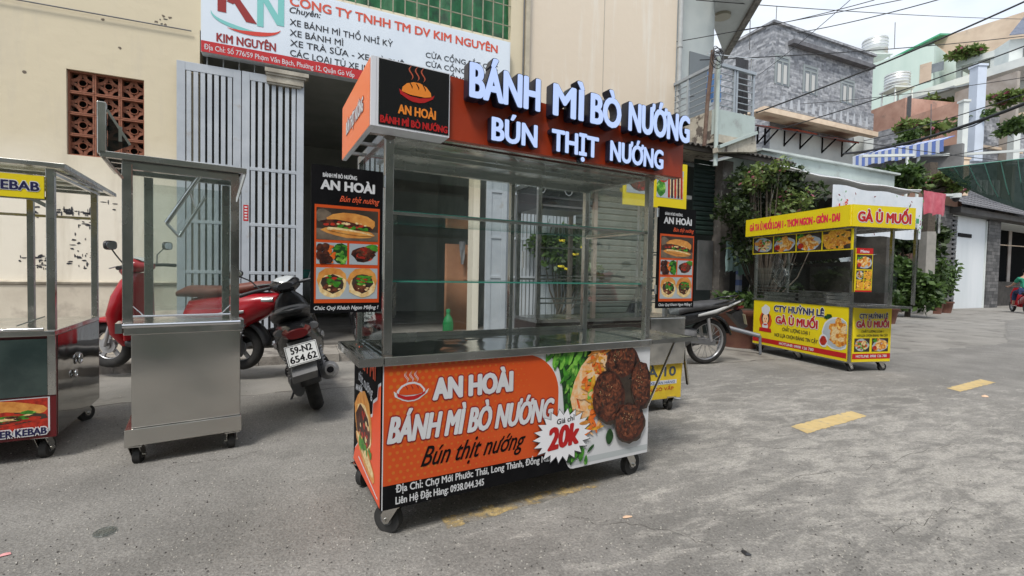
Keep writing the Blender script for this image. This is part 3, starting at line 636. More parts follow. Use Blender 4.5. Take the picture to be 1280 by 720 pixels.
mb = MB(); a, z = FAC.px(500, 406, .3); mb.add([(a - .12, .2, .134), (a + .1, .17, .137), (a + .14, .4, .14), (a - .08, .42, .134)], [(0, 1, 2, 3)]); single('paper_sheet', mb, white, 'white paper lying on the dim workshop floor', 'paper', FAC, at=(a, .3, .134))
t = thing('work_bench', 'dark cluttered workbench at the back of the dim workshop', 'workbench', FAC, at=(-3.1, 3.6, .13))
MB().box((-4.6, 3.3, .9), (-1.2, 4.0, .96)).build('bench_top', mat('bench_wood', (.10, .08, .06), (.06, .05, .04), 8), t)
for x in (-4.55, -1.3): MB().box((x, 3.32, .131), (x + .07, 3.98, .9)).build('leg', steel_dark, t)
MB().box((-4.5, 3.4, .35), (-1.3, 3.95, .38)).build('shelf', greyp, t)
rnd = random.Random(4)
for i in range(9):
    w = rnd.uniform(.12, .34); x = -4.5 + i * .36; h_ = rnd.uniform(.1, .4)
    mb = MB().box((x, 3.45, .961), (x + w, 3.8, .961 + h_)); mb.box((x + .01, 3.44, .961 + h_ * .7), (x + w - .01, 3.449, .961 + h_ * .74), 1)
    cl = [(.05, .25, .2), (.2, .19, .17), (.08, .08, .1), (.22, .12, .07)][i % 4]; nm = ['teal', 'pale grey', 'black', 'brown'][i % 4]
    single('storage_box', mb, [mat('box_%d' % (i % 4), cl, rough=.7), greyp], '%s box on the workbench, %s from its left end' % (nm, ['first', 'second', 'third', 'fourth', 'fifth', 'sixth', 'seventh', 'eighth', 'ninth'][i]), 'box', FAC, group='boxes on the workbench', at=(x + w / 2, 3.6, .961))

# grime and small fittings on the facade
m_ = MB(); m_.tube([(.1, -.03, 4.2), (.1, -.03, 9)], .012, 6); m_.tube([(-9, -.03, 3.95), (-6, -.035, 3.93), (-4.3, -.03, 3.96)], .008, 5); m_.build('wall_cable', greyp, h1, kind='stuff')
m_ = MB(); rnd = random.Random(12)
for (x0, y0) in ((128, 24), (195, 27), (204, 20), (212, 22), (207, 31), (30, 90), (150, 60)):
    a, z = FAC.px(x0, y0, -.002); m_.add([(a + p, -.002, z + q) for p, q in blob(.018, .014, 8, .4, rnd=rnd)], [tuple(range(8))])
m_.build('plaster_chip', mat('chip', (.16, .13, .10), rough=1), h1, kind='stuff')
# ------------------------------------------------------------------ company sign
sv = -.13
(sa, sz0) = FAC.px(251, 66, sv); (sb, sz1) = FAC.px(638, 53, sv); sz0 = (sz0 + FAC.px(463, 101, sv)[1]) / 2
t = thing('company_sign', 'long white company signboard with red address strip above the gates', 'sign', FAC, at=(sa, sv, sz0))
MB().box((sa, sv, sz0), (sb, -.005, sz1)).build('board', mat('sign_board', S(214, 222, 228), S(206, 214, 222), 1.2, rough=.4), t)
MB().box((sa + .02, sv - .004, sz0 + .02), (sb - .02, sv - .001, sz1 - .02)).build('face_sheet', mat('sign_face', S(216, 224, 232), S(208, 217, 226), 1.5, rough=.35), t)
pan = Pan(t, (0, sv - .004, 0))
mb = MB(); pan.rect(mb, sa + .003, sb - .003, sz0 + .002, sz0 + .135, .002); mb.build('address_strip', red, t)
def tpx(pan, fr, v, s, xl, yb, xr, cap, m, **k):
    a, z = fr.px(xl, yb, v); b, _ = fr.px(xr, yb, v); return pan.text(s, a, z, cap, b, mats=m, **k)
rd = mat('sign_red', S(200, 60, 45)); bk = mat('sign_black', S(30, 32, 38)); tl = mat('sign_teal', S(120, 190, 185)); maroon = mat('sign_maroon', S(140, 30, 30))
def sline(s, xl, yl, yr, xr, cap, m, **k):
    a, z = FAC.px(xl, yl, sv - .004); b, z2 = FAC.px(xr, yr, sv - .004); pan.text(s, a, z, cap, b, mats=m, dz=z2 - z, l=.0035, **k)
sline('CÔNG TY TNHH TM DV KIM NGUYÊN', 362, 6, 66.5, 622, .112, mat('sign_orange_red', S(205, 82, 60)), bold=.045)
sline('Chuyên:', 361, 15.5, 22.5, 400, .075, bk, bold=.02, shear=.2)
sline('XE BÁNH MÌ THỔ NHĨ KỲ', 362, 31, 59, 491, .078, bk, bold=.012)
sline('XE BÁNH MÌ', 362, 44.3, 57.5, 429, .078, bk, bold=.012)
sline('XE TRÀ SỮA - XE CÀ PHÊ', 362.5, 57, 84, 505, .078, bk, bold=.012)
sline('CÁC LOẠI TỦ XE INOX', 362.5, 69.5, 93, 478, .078, bk, bold=.012)
sline('CỬA CỔNG SẮT CNC', 532, 71.5, 88.5, 622, .072, bk, bold=.012)
sline('CỬA CỔNG INOX', 532, 82.5, 98, 608, .072, bk, bold=.012); sline('CỬA CỔNG', 532, 93.5, 104, 583, .072, bk, bold=.012)
sline('KIM NGUYÊN', 270.5, 51.5, 64.5, 345, .10, maroon, bold=.04)
sline('Địa Chỉ: Số 776/59 Phạm Văn Bạch, Phường 12, Quận Gò Vấp', 255, 61.2, 96.7, 443, .062, white, bold=.006)
mb = MB(); a, z = FAC.px(272, 14, sv)
K = lambda pts, mi, l=.0035: pan.poly(mb, [(a + x, z + y) for x, y in pts], l, mi)
K([(0, 0), (.09, 0), (.09, .36), (0, .36)], 0); K([(.09, .14), (.30, .36), (.40, .36), (.16, .12)], 0, .0037); K([(.14, .19), (.20, .24), (.42, -.06), (.30, -.06)], 0, .0039)
K([(.42, -.08), (.49, -.08), (.49, .34), (.42, .34)], 1); K([(.42, .34), (.50, .34), (.72, .0), (.64, -.02)], 1, .0037); K([(.65, -.02), (.72, -.02), (.72, .42), (.65, .42)], 1, .0039)
def arc(cx_, cz_, rx, rz, t0, t1, w, mi, l):
    n = 18; o_, i_ = [], []
    for i in range(n + 1):
        t = R(t0 + (t1 - t0) * i / n); ww = w * math.sin(math.pi * i / n) + .002; o_.append((cx_ + rx * math.cos(t), cz_ + rz * math.sin(t))); i_.append((cx_ + (rx - ww) * math.cos(t), cz_ + (rz - ww) * math.sin(t)))
    for i in range(n): K([o_[i], o_[i + 1], i_[i + 1], i_[i]], mi, l)
arc(.33, -.02, .40, .16, 175, 300, .045, 1, .0041); arc(.33, -.05, .36, .16, 230, 350, .05, 2, .0043)
mb.build('logo', [maroon, tl, rd], t)

# ------------------------------------------------------------------ second building (cream wall)
h2 = thing('cream_building', 'tall cream rendered building right of the yellow house with streaked blank wall', 'building', FAC, at=(1.7, .05, 0))
mb = MB(); mb.box((.205, .05, 3.05), (3.29, .25, 9.5)); mb.box((.205, .05, 0), (.30, .25, 3.05)); mb.box((3.15, .05, 0), (3.29, .25, 3.05)); mb.box((3.09, .25, 0), (3.29, 8, 9.5)); mb.build('wall', creamB, h2)
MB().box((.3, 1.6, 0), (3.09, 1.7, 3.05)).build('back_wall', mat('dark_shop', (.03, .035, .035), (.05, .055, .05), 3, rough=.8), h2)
shm = mat('shutter_green', (.07, .09, .082), (.11, .13, .12), 3, rough=.5)
for k in range(26):
    z = .1 + k * .113; MB().prism([(1.25, .3, z), (1.25, .28, z + .02), (1.25, .28, z + .09), (1.25, .3, z + .11)], (1.85, 0, 0)).build('shutter_slat', shm, h2)
mb = MB(); mb.tube([(3.33, -.0, 3.7), (3.33, -.0, 9.4)], .045, 10); 
for z in (4.2, 5.4, 6.6, 8): mb.cyl((3.33, 0, z), (3.33, 0, z + .05), .055, 10)
mb.build('drain_pipe', mat('pvc_grey', (.42, .43, .42), (.33, .34, .33), 5, rough=.5), h2)
mb = MB(); mb.box((1.66, .046, 3.1), (1.675, .0495, 9.4)); mb.build('wall_joint', mat('joint', (.45, .40, .33)), h2)

# ------------------------------------------------------------------ balcony house
grn = mat('pale_green_paint', S(178, 190, 186), S(160, 172, 168), 1.5, rough=.8, c3=(.28, .29, .28), c3sc=3, c3lim=(.56, .72)); peel = mat('peeling_plaster', (.50, .46, .38), (.36, .33, .27), 5, rough=.95, bump=.5, c3=(.12, .10, .085), c3sc=4.5, c3lim=(.54, .6))
h3 = thing('balcony_house', 'narrow pale house with grey railed balcony over the corrugated awning', 'house', FAC, at=(4.0, 0, 0))
MB().box((3.37, .35, 3.3), (4.55, .5, 9.5)).build('wall', mat('pale_wall', S(186, 192, 190), S(170, 178, 178), 1.2, rough=.8), h3)
mb = MB(); mb.box((3.25, -.97, 3.42), (4.2, .34, 3.55)); mb.build('balcony_floor', peel, h3)
mb = MB(); mb.box((3.252, -.965, 3.551), (4.19, -.88, 3.97)); mb.build('parapet', grn, h3)
mb = MB(); mb.box((3.252, -.878, 3.551), (3.33, .34, 3.97)); mb.build('side_parapet', peel, h3)
rl = mat('railing_paint', (.36, .40, .43), (.30, .33, .36), 6, rough=.5, metal=.2)
for z in (4.06, 4.17, 4.28, 4.39, 4.50, 4.60):
    MB().cyl((3.29, -.92, z), (4.17, -.92, z), .009, 6).build('rail', rl, h3); MB().cyl((3.29, -.92, z), (3.29, .3, z), .009, 6).build('rail', rl, h3)
for z in (4.70,): MB().box((3.25, -.96, z), (4.2, -.90, z + .05)).build('handrail', rl, h3); MB().box((3.25, -.89, z), (3.31, .34, z + .05)).build('handrail', rl, h3)
for (a, b) in ((3.28, -.92), (3.7, -.92), (3.76, -.92), (4.17, -.92), (3.28, -.3), (3.28, .28)): MB().box((a - .02, b - .02, 3.971), (a + .02, b + .02, 4.70)).build('post', rl, h3)
MB().cyl((3.24, -1.0, 3.0), (3.24, -1.0, 4.8), .035, 8).build('down_pipe', grn, h3)
MB().box((3.9, .33, 3.6), (4.45, .349, 5.6)).build('door', mat('door_grey', (.16, .18, .19), rough=.5), h3)
pts = [FAC.loc(G(x, y, 6.8)) for x, y in [(892, 33), (906, 70), (984, -66), (892, -66)]]
MB().prism([(p[0], p[1], 6.8) for p in pts], (0, 0, .16)).build('roof_overhang', mat('soffit', (.46, .47, .46), (.38, .39, .38), 2, rough=.9), h3)
a, b, _ = FAC.loc(G(906, 70, 6.8)); a2, b2, _ = FAC.loc(G(984, -66, 6.8)); MB().bar((a, b, 6.83), (a2, b2, 6.83), .12, .22).build('roof_edge', mat('mossy_edge', (.09, .085, .075), (.22, .20, .18), 8, rough=.95), h3)
a, b, _ = FAC.loc(G(903, 19, 6.79)); MB().cyl((a, b, 6.74), (a, b, 6.80), .17, 18).build('ceiling_lamp', mat('lamp_glass', (.30, .28, .22), rough=.3), h3)
# washing on the balcony
def cloth(name, u, v, z, w, h, m, label, cat, seed=0, grp=None):
    rnd = random.Random(seed); mb = MB(); vs = []; nx, nz = 8, 8
    for i in range(nx + 1):
        for j in range(nz + 1): vs.append((u + w * i / nx + .01 * math.sin(j + i), v + .025 * math.sin(i * 1.9 + seed) * (j / nz + .3), z - h * j / nz * (1 + .05 * math.sin(i * 2.1 + seed))))
    mb.add(vs, [(i * (nz + 1) + j, (i + 1) * (nz + 1) + j, (i + 1) * (nz + 1) + j + 1, i * (nz + 1) + j + 1) for i in range(nx) for j in range(nz)], 0, True)
    return single(name, mb, m, label, cat, FAC, group=grp, at=(u + w / 2, v, z))
cloth('shirt', 3.42, -.6, 4.75, .32, .5, mat('blue_cloth', (.06, .15, .35), (.1, .22, .45), 6), 'blue shirt drying behind the balcony railing', 'shirt', 1)
cloth('trousers', 3.92, -.75, 5.05, .3, 1.0, mat('black_cloth', (.02, .02, .022), (.04, .04, .045), 6), 'black trousers hanging above the balcony railing', 'trousers', 2)
mb = MB(); mb.bar((3.3, -.7, 5.0), (4.5, -.75, 5.12), .012); mb.bar((4.35, -.72, 5.11), (4.35, -.72, 4.7), .012); single('laundry_pole', mb, steel, 'thin pole for washing above the balcony railing', 'pole', FAC, at=(3.9, -.72, 4.7))
# utility post with wire coil in front of the balcony
t = thing('utility_post', 'thin rusty brown utility post with wire coils before the balcony', 'utility post', FAC, at=(3.0, -1.0, 3.3))
MB().tube([(2.98, -1.0, 3.3), (3.0, -1.02, 4), (3.05, -1.05, 4.85)], .032, 8).build('post', mat('rusty_post', (.10, .055, .04), (.17, .12, .09), 9, rough=.9), t)
mb = MB(); rnd = random.Random(2)
for k in range(4): mb.torus((3.05 + rnd.uniform(-.05, .08), -1.1, 4.72 + rnd.uniform(-.06, .06)), (rnd.uniform(-.3, .3), 1, rnd.uniform(-.3, .3)), rnd.uniform(.09, .16), .006, 18, 5)
mb.build('wire_coil', blackp, t)
# low stone-filled gable at the foot of the balcony
t = thing('gable_parapet', 'small sloping parapet with cobbled face under the balcony', 'parapet', FAC, at=(3.9, -1.1, 3.3))
P3 = [FAC.px(x, y, -1.1) for x, y in ((897, 184), (944, 168), (946, 190), (897, 190))]
MB().prism([(a, -1.1, z) for a, z in P3], (0, .1, 0)).build('face', peel, t)
MB().bar((P3[0][0], -1.12, P3[0][1]), (P3[1][0], -1.12, P3[1][1] + .02), .06, .05).build('coping', grn, t)
# corrugated awning (shed roof) and what stands under it
crm_ = mat('corrugated_iron', (.05, .048, .046), (.10, .09, .08), 6, rough=.7, metal=.4)
t = thing('corrugated_awning', 'rusty dark corrugated metal awning over the dark shopfronts', 'awning', FAC, at=(4.0, -.85, 3.3))
mb = MB(); vs = []; nn = 150
for i in range(nn + 1):
    u_ = 2.4 + i * (5.35 - 2.4) / nn; h_ = .022 * math.sin(i * 1.05); dip = .05 * max(0, (u_ - 4.6)); vs += [(u_, -.95, 3.33 + h_ - dip), (u_, .04, 3.62 + h_), (u_, .04, 3.61 + h_), (u_, -.95, 3.32 + h_ - dip)]
mb.add(vs, [f for i in range(nn) for f in ((4 * i, 4 * i + 4, 4 * i + 5, 4 * i + 1), (4 * i + 3, 4 * i + 2, 4 * i + 6, 4 * i + 7), (4 * i, 4 * i + 3, 4 * i + 7, 4 * i + 4))]); mb.build('roof_sheet', crm_, t)
MB().box((2.45, -.9, 3.24), (5.3, -.86, 3.30)).build('purlin', mat('dark_wood', (.05, .04, .03)), t)
h4 = thing('old_shop_row', 'row of old dark open shopfronts beneath the corrugated awning', 'shop', FAC, at=(6, 0, 0))
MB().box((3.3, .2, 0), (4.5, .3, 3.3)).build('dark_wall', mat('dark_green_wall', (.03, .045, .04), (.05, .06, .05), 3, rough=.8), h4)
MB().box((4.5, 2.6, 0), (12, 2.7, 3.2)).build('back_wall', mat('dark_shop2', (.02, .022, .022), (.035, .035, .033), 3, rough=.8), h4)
shd = mat('shaded_shutter_green', (.018, .035, .028), (.03, .045, .04), 3, rough=.7, spec=.2)  # darker copy of the shutter green, carrying the shade under the awning
for k in range(16): MB().prism([(3.32, -.45, 1.9 + k * .085), (3.32, -.47, 1.92 + k * .085), (3.32, -.47, 1.96 + k * .085), (3.32, -.45, 1.98 + k * .085)], (.5, 0, 0)).build('shutter_slat', shd, h4)
MB().box((3.84, -.62, 0), (4.1, -.42, 3.25)).build('column', mat('old_column', (.17, .15, .13), (.09, .08, .07), 5, rough=.95, bump=.5, c3=(.3, .28, .25), c3sc=6, c3lim=(.58, .66)), h4)
mb = MB()
for k in range(20): mb.box((4.16, -.78, .2 + k * .1), (4.23, -.70, .298 + k * .1), k % 2)
mb.build('striped_post', [mat('stripe_blue', (.10, .14, .28), rough=.7), mat('stripe_pale', (.28, .30, .33), rough=.7)], h4)
MB().box((3.45, -.5, .9), (3.8, -.46, 1.8)).build('door_panel', mat('grey_door', (.07, .075, .075), (.11, .11, .11), 5), h4)
MB().box((4.9, -.55, 3.22), (9.3, 2.6, 3.56)).build('roof_slab', grn, h4)
MB().box((4.85, -.62, 3.561), (9.4, 2.6, 3.60)).build('roof_coping', mat('pale_coping', S(196, 204, 200), S(170, 178, 175), 3), h4)
mb = MB(); mb.box((9.2, -.5, 0), (9.35, 2.6, 3.21)); mb.box((6.6, .3, 0), (6.75, .45, 3.21)); mb.build('pier', mat('shaded_pier', (.05, .047, .043), (.09, .085, .075), 4, rough=.95, bump=.4), h4, kind='stuff')  # piers coloured dark to stand in for shade inside the shop recess
# towels
tw = mat('pale_green_cloth', (.20, .36, .28), (.28, .42, .33), 5, rough=.95)
a, z = FAC.px(908, 302, -.9); cloth('towel', a, -.9, z, .3, .52, mat('aqua_cloth', (.24, .36, .34), (.3, .42, .4), 5), 'pale aqua towel on the line, next to the striped post', 'towel', 3, 'towels on the line')
a, z = FAC.px(919, 304, -.9); cloth('towel', a + .06, -.9, z, .42, .56, tw, 'green towel on the line, nearest the leafy tree', 'towel', 5, 'towels on the line')
mb = MB(); mb.tube([(4.2, -.88, z + .06), (5.0, -.89, z + .01), (5.6, -.88, z + .05)], .005, 5); single('clothes_line', mb, greyp, 'thin clothes line holding two towels by the striped post', 'clothes line', FAC, at=(4.9, -.9, z))
# white awning, hung banner, red cloth
tarp = mat('white_tarp', (.80, .80, .80), (.68, .69, .69), 3, rough=.6)
va = -1.5; a0_, z0_ = FAC.px(974, 208, va); a1_, z1_ = FAC.px(1152, 239, va)
t = thing('white_awning', 'sagging white tarpaulin awning behind the yellow chicken cart', 'awning', FAC, at=((a0_ + a1_) / 2, va, z0_))
mb = MB(); vs = []; n = 16
for i in range(n + 1):
    q = i / n; u_ = a0_ + (a1_ - a0_) * q; sag = -.05 * math.sin(q * math.pi) + .015 * math.sin(q * 20)
    vs += [(u_, va, z0_ + (z1_ - z0_) * q + sag), (u_, -.6, z0_ + (z1_ - z0_) * q + sag - .10), (u_, -.6, z0_ + (z1_ - z0_) * q + sag - .09), (u_, va, z0_ + (z1_ - z0_) * q + sag + .02)]
mb.add(vs, [f for i in range(n) for f in ((4 * i, 4 * i + 1, 4 * i + 5, 4 * i + 4), (4 * i + 3, 4 * i + 7, 4 * i + 6, 4 * i + 2), (4 * i, 4 * i + 4, 4 * i + 7, 4 * i + 3))], 0, True); mb.build('tarpaulin', tarp, t)
MB().cyl((a0_, va + .03, z0_ - .02), (a1_, va + .03, z1_ - .02), .02, 8).build('front_pole', steel, t)
for x in (a0_ + .05,): MB().cyl((x, va + .75, 0), (x, va + .05, z1_ - .02), .022, 8).build('leg', steel_dark, t)
aL, zT = FAC.px(1039, 231, va); aR, _ = FAC.px(1152, 239, va); zB = zT - .85
t = thing('drinks_banner', 'whitish banner with printed bottles hanging from the white awning', 'banner', FAC, at=((aL + aR) / 2, va - .02, zT))
mb = MB(); vs = []; n = 14
for i in range(n + 1):
    for j in range(5): vs.append((aL + (aR - aL) * i / n, va - .03 - .02 * math.sin(i * 1.3) * j / 4, zT - (zT - zB) * j / 4 + .02 * math.sin(i)))
mb.add(vs, [(i * 5 + j, (i + 1) * 5 + j, (i + 1) * 5 + j + 1, i * 5 + j + 1) for i in range(n) for j in range(4)], 0, True)
mb.build('sheet', mat('banner_sheet', S(222, 226, 230), S(205, 212, 218), 2, rough=.6), t)
pb = Pan(t, (aL, va - .06, zB)); W_ = aR - aL; mb = MB(); rnd = random.Random(8)
for k in range(9):
    x = W_ * (.42 + .06 * k); h_ = rnd.uniform(.12, .34); w = rnd.uniform(.05, .13); zz = .32
    if k % 3 == 1: pb.poly(mb, [(x, zz), (x + w, zz), (x + w, zz + h_ * .55), (x + w * .65, zz + h_ * .7), (x + w * .65, zz + h_), (x + w * .35, zz + h_), (x + w * .35, zz + h_ * .7), (x, zz + h_ * .55)], .0006 * k, 1)
    else: pb.rect(mb, x, x + w * 1.5, zz, zz + h_ * .8, .0006 * k, k % 3 and 2)
for k in range(40):
    x, y = rnd.uniform(.03, .97) * W_, rnd.uniform(.03, .95) * .85; x = x if rnd.random() < .5 else W_ * rnd.uniform(.8, .98)
    pb.poly(mb, [(x + p, y + q) for p, q in blob(.03, .015, 6, .3, rnd.random() * 3, rnd=rnd)], .006 + k * .0002, rnd.choice((3, 3, 0)))
mb.build('banner_print', [mat('pr_maroon', S(120, 40, 45)), mat('pr_brown', S(150, 80, 60)), mat('pr_green', S(60, 140, 100)), mat('pr_leaf', S(90, 150, 80))], t)
pb.text('LẨU', .12, .36, .16, .62, mats=rd, bold=.05, l=.008)
aL, zT = FAC.px(1153, 238, va); aR, zb_ = FAC.px(1180, 270, va); rc = mat('red_cloth', S(176, 66, 84), S(205, 110, 120), 5, rough=.7)
cloth('red_cloth', aL, va - .02, zT, aR - aL, zT - zb_, rc, 'faded red printed cloth hanging beside the whitish banner', 'cloth', 6)

# ================================================================== MAIN CART
CF = Fr((-.5172, 1.8892), .5009); W, DP, ZB, ZC, ZT = 1.471, .598, .139, .7425, 1.70
t = thing('food_cart', 'large stainless glass-cased cart with orange panels and white lit lettering on top', 'food cart', CF, at=(W / 2, DP / 2, 0))
MB().box((.004, .004, ZB + .003), (W - .004, DP - .004, ZC - .001)).build('cabinet', steel, t)
cw = caster
for (a, b, r_) in ((.07, .06, 2.3), (W - .09, .06, 0.15), (.03, DP - .05, .6), (W - .09, DP - .07, 1.2)): caster(t, a, b, r_, .062, ZB + .003)
pan = Pan(t, (0, 0, 0)); fp = MB()
fp.box((.0, -.006, ZB), (W, .003, ZC)); front = fp.build('front_panel', white, t)
# orange shape with rounded right end, black strip, grey swoosh
mb = MB(); ora = [(0.002, .24), (.855, .24)]
for k in range(13): q = R(90 * k / 12); ora.append((.655 + .205 * math.cos(q * 1.0) if 1 else 0, .54 + .2 * math.sin(q)))
ora += [(0.002, .74)]
wh = [(a + (.012 if a > .3 else 0), b + (.008 if b > .7 else 0)) for a, b in ora]
bk_ = [(.002, ZB + .001), (.955, ZB + .001)] + [(.955 - .05 * math.sin(R(90 * k / 6)), ZB + .001 + .1 * (1 - math.cos(R(90 * k / 6)))) for k in range(1, 7)] + [(.86, .255), (.002, .255)]
pan.poly(mb, bk_, .0068, 2); pan.poly(mb, wh, .0072, 1); pan.poly(mb, ora, .0076, 0); pan.poly(mb, [(.002, ZB + .001), (.94, ZB + .001), (.90, .19), (.868, .238), (.002, .238)], .008, 2)
# halftone dots fade out of the corner
for i in range(26):
    for j in range(18):
        x, y = .03 + i * .030 + (j % 2) * .015, .262 + j * .0275; s_ = .0098 * (1 - (x / .8) * .8) * (1.0 if y > .5 else .8)
        if s_ > .0016 and x + .3 * (y - .24) < .8: pan.poly(mb, [(x + s_ * math.cos(q * 1.0472), y + s_ * math.sin(q * 1.0472)) for q in range(6)], .0079, 3)
pan.rect(mb, .955, W - .002, .155, .185, .0066, 4)
mb.build('print', [orange, white, black, mat('dot_orange', S(200, 108, 36), rough=.35), mat('pr_grey', S(176, 182, 184), rough=.4)], front)
P_ = Photo(pan, .78, .145, .688, .595, .0082, 'plate', 5); P_.mb = MB(); P_.k = 0
def PX(ink, x, y, rx, ry, rot=0, jit=.08, n=14): P_.b(ink, (x - .78) / .688, (y - .145) / .595, rx / .688, ry / .595, rot, jit, n)
rr_ = random.Random(9)
P_.sh([((x - .78) / .688, (y - .145) / .595) for x, y in [(.80, .738), (1.10, .738), (1.06, .56), (1.0, .42), (.90, .40), (.882, .56), (.86, .655)]], 'greend')
for _ in range(150):
    x, y = rr_.uniform(.74, 1.04), rr_.uniform(.38, .735)
    xa = (.655 + .205 * max(0, 1 - ((y - .54) / .2) ** 2) ** .5 if y > .54 else .86)
    if x > xa + .045: PX(rr_.choice(('green', 'green', 'leafp', 'green')), x, y, rr_.uniform(.022, .055), rr_.uniform(.007, .013), rr_.uniform(.7, 1.8), .08, 12)
for _ in range(14): PX(rr_.choice(('green', 'greend')), rr_.uniform(.9, 1.07), rr_.uniform(.17, .25), .03, .010, rr_.uniform(.5, 2), .2, 8)
PX('greend', 1.19, .27, .025, .04); PX('noodle', 1.05, .56, .10, .19, -.3)
for _ in range(120):
    y = rr_.uniform(.31, .735); x = 1.075 + (y - .5) * .18 + rr_.gauss(0, .038)
    PX(rr_.choice(('carrot', 'nut', 'noodle', 'carrot', 'nut', 'fry', 'leafp' if rr_.random() < .2 else 'noodle')), x, y, rr_.uniform(.012, .045), rr_.uniform(.005, .014), rr_.uniform(0, 3.1), .12, 9)
PX('dark', 1.285, .475, .085, .11, 0, .1)
for x, y, a, b, r_ in ((1.262, .668, .112, .090, 0), (1.400, .530, .072, .130, .1), (1.172, .490, .108, .134, .15), (1.318, .335, .104, .102, .3)):
    PX('dark', x + .004, y - .010, a * 1.05, b * 1.05, r_, .06, 26); PX('meatd', x, y, a, b, r_, .05, 26); PX('meat', x - .008, y + .010, a * .86, b * .84, r_, .07, 24)
    for _ in range(46):
        q, d_ = rr_.random() * 6.28, rr_.random() ** .5; PX(rr_.choice(('meatd', 'meat', 'dark', 'meatl')), x + a * .85 * d_ * math.cos(q), y + b * .85 * d_ * math.sin(q), rr_.uniform(.004, .016), rr_.uniform(.002, .006), rr_.random() * 3, .3, 7)
    for _ in range(16):
        q, d_ = rr_.random() * 6.28, rr_.random() ** .5; PX('crumb', x - a * .2 + a * .4 * d_ * math.cos(q), y + b * .3 + b * .35 * d_ * math.sin(q), rr_.uniform(.001, .003), rr_.uniform(.001, .002), 0, .3, 6)
P_.done(front)
# steaming bread emblem
def emblem(pan, cx_, cz_, k, l, cols, ol=True, parent=None):
    mb = MB(); q = .00015
    def PP(pts, lay, mi): pan.poly(mb, [(cx_ + x * k, cz_ + y * k) for x, y in pts], l + lay * q, mi)
    bun = [(-.9, .0), (-.85, .25), (-.6, .5), (-.2, .65), (.2, .66), (.6, .5), (.86, .22), (.9, -.02), (.5, -.12), (-.4, -.12)]
    tray = [(-1.05, .12), (-.98, -.18), (-.5, -.42), (-.2, -.5), (.2, -.5), (.5, -.42), (1.0, -.12), (1.1, .12), (.8, -.1), (.2, -.22), (-.4, -.2), (-.8, -.05)]
    def sty(x0, w):
        pts = []; 
        for i in range(13): y = .75 + .07 * i; pts.append((x0 + .11 * math.sin(i * .55), y))
        L_ = [(x - w * math.sin(math.pi * (i + .3) / 13), y) for i, (x, y) in enumerate(pts)]; R_ = [(x + w * math.sin(math.pi * (i + .3) / 13), y) for i, (x, y) in enumerate(pts)]
        return L_, R_
    if ol:
        for pts in (bun, tray):
            m_ = [sum(p[0] for p in pts) / len(pts), sum(p[1] for p in pts) / len(pts)]
            PP([(m_[0] + (x - m_[0]) * 1.2 , m_[1] + (y - m_[1]) * 1.35) for x, y in pts], 0, 3)
    for x0, s_ in ((-.35, 1), (.02, 1), (.38, 1)):
        L_, R_ = sty(x0, .075 if ol else .05)
        for i in range(12): PP([L_[i], R_[i], R_[i + 1], L_[i + 1]], 1 + (x0 > 0), 3 if ol else 2)
        if ol:
            L_, R_ = sty(x0, .03)
            for i in range(12): PP([L_[i], R_[i], R_[i + 1], L_[i + 1]], 4, 2)
    PP(tray, 6, 1); PP(bun, 7, 0)
    for x0 in (-.45, -.05, .35): PP([(x0, .58), (x0 + .05, .6), (x0 + .2, .38), (x0 + .17, .22), (x0 + .13, .36)], 8, 4)
    return mb.build('emblem', cols, parent or pan.p)
emblem(pan, .115, .615, .058, .0083, [orange, red, orange, white, maroon], True, front)
FT = dict(parent=front)
pan.text('AN HOÀI', .208, .578, .088, .602, l=.0085, mats=white, bold=.08, outline=.0045, omat=maroon, **FT)
pan.text('BÁNH MÌ BÒ NƯỚNG', .016, .417, .106, .822, l=.0085, mats=white, bold=.05, shear=.16, outline=.0045, omat=maroon, dz=-.008, **FT)
pan.text('Bún thịt nướng', .16, .295, .085, .655, l=.0085, mats=black, bold=.012, shear=.38, **FT)
pan.text('Địa Chỉ: Chợ Mới Phước Thái, Long Thành, Đồng Nai', .055, .205, .031, .815, l=.0085, mats=white, bold=.03, **FT)
pan.text('Liên Hệ Đặt Hàng: 0938.044.345', .055, .156, .031, .460, l=.0085, mats=white, bold=.03, **FT)
mb = MB(); st = []; so = []
for i in range(44):
    q = 2 * math.pi * i / 44; a = 1.0 if i % 2 == 0 else .76; st.append((.888 + .175 * a * math.cos(q), .322 + .135 * a * math.sin(q))); so.append((.888 + .182 * a * math.cos(q), .320 + .142 * a * math.sin(q)))
pan.poly(mb, so, .0152, 1); pan.poly(mb, st, .0156, 0); mb.build('price_burst', [mat('burst_white', S(232, 232, 236), rough=.4), mat('burst_edge', S(60, 60, 66))], front)
pan.text('20k', .795, .262, .105, .985, l=.0162, mats=red, bold=.07, shear=.1, dz=.012, **FT)
pan.text('Giá chỉ', .848, .382, .026, .955, l=.0162, mats=black, bold=.03, dz=.01, **FT)
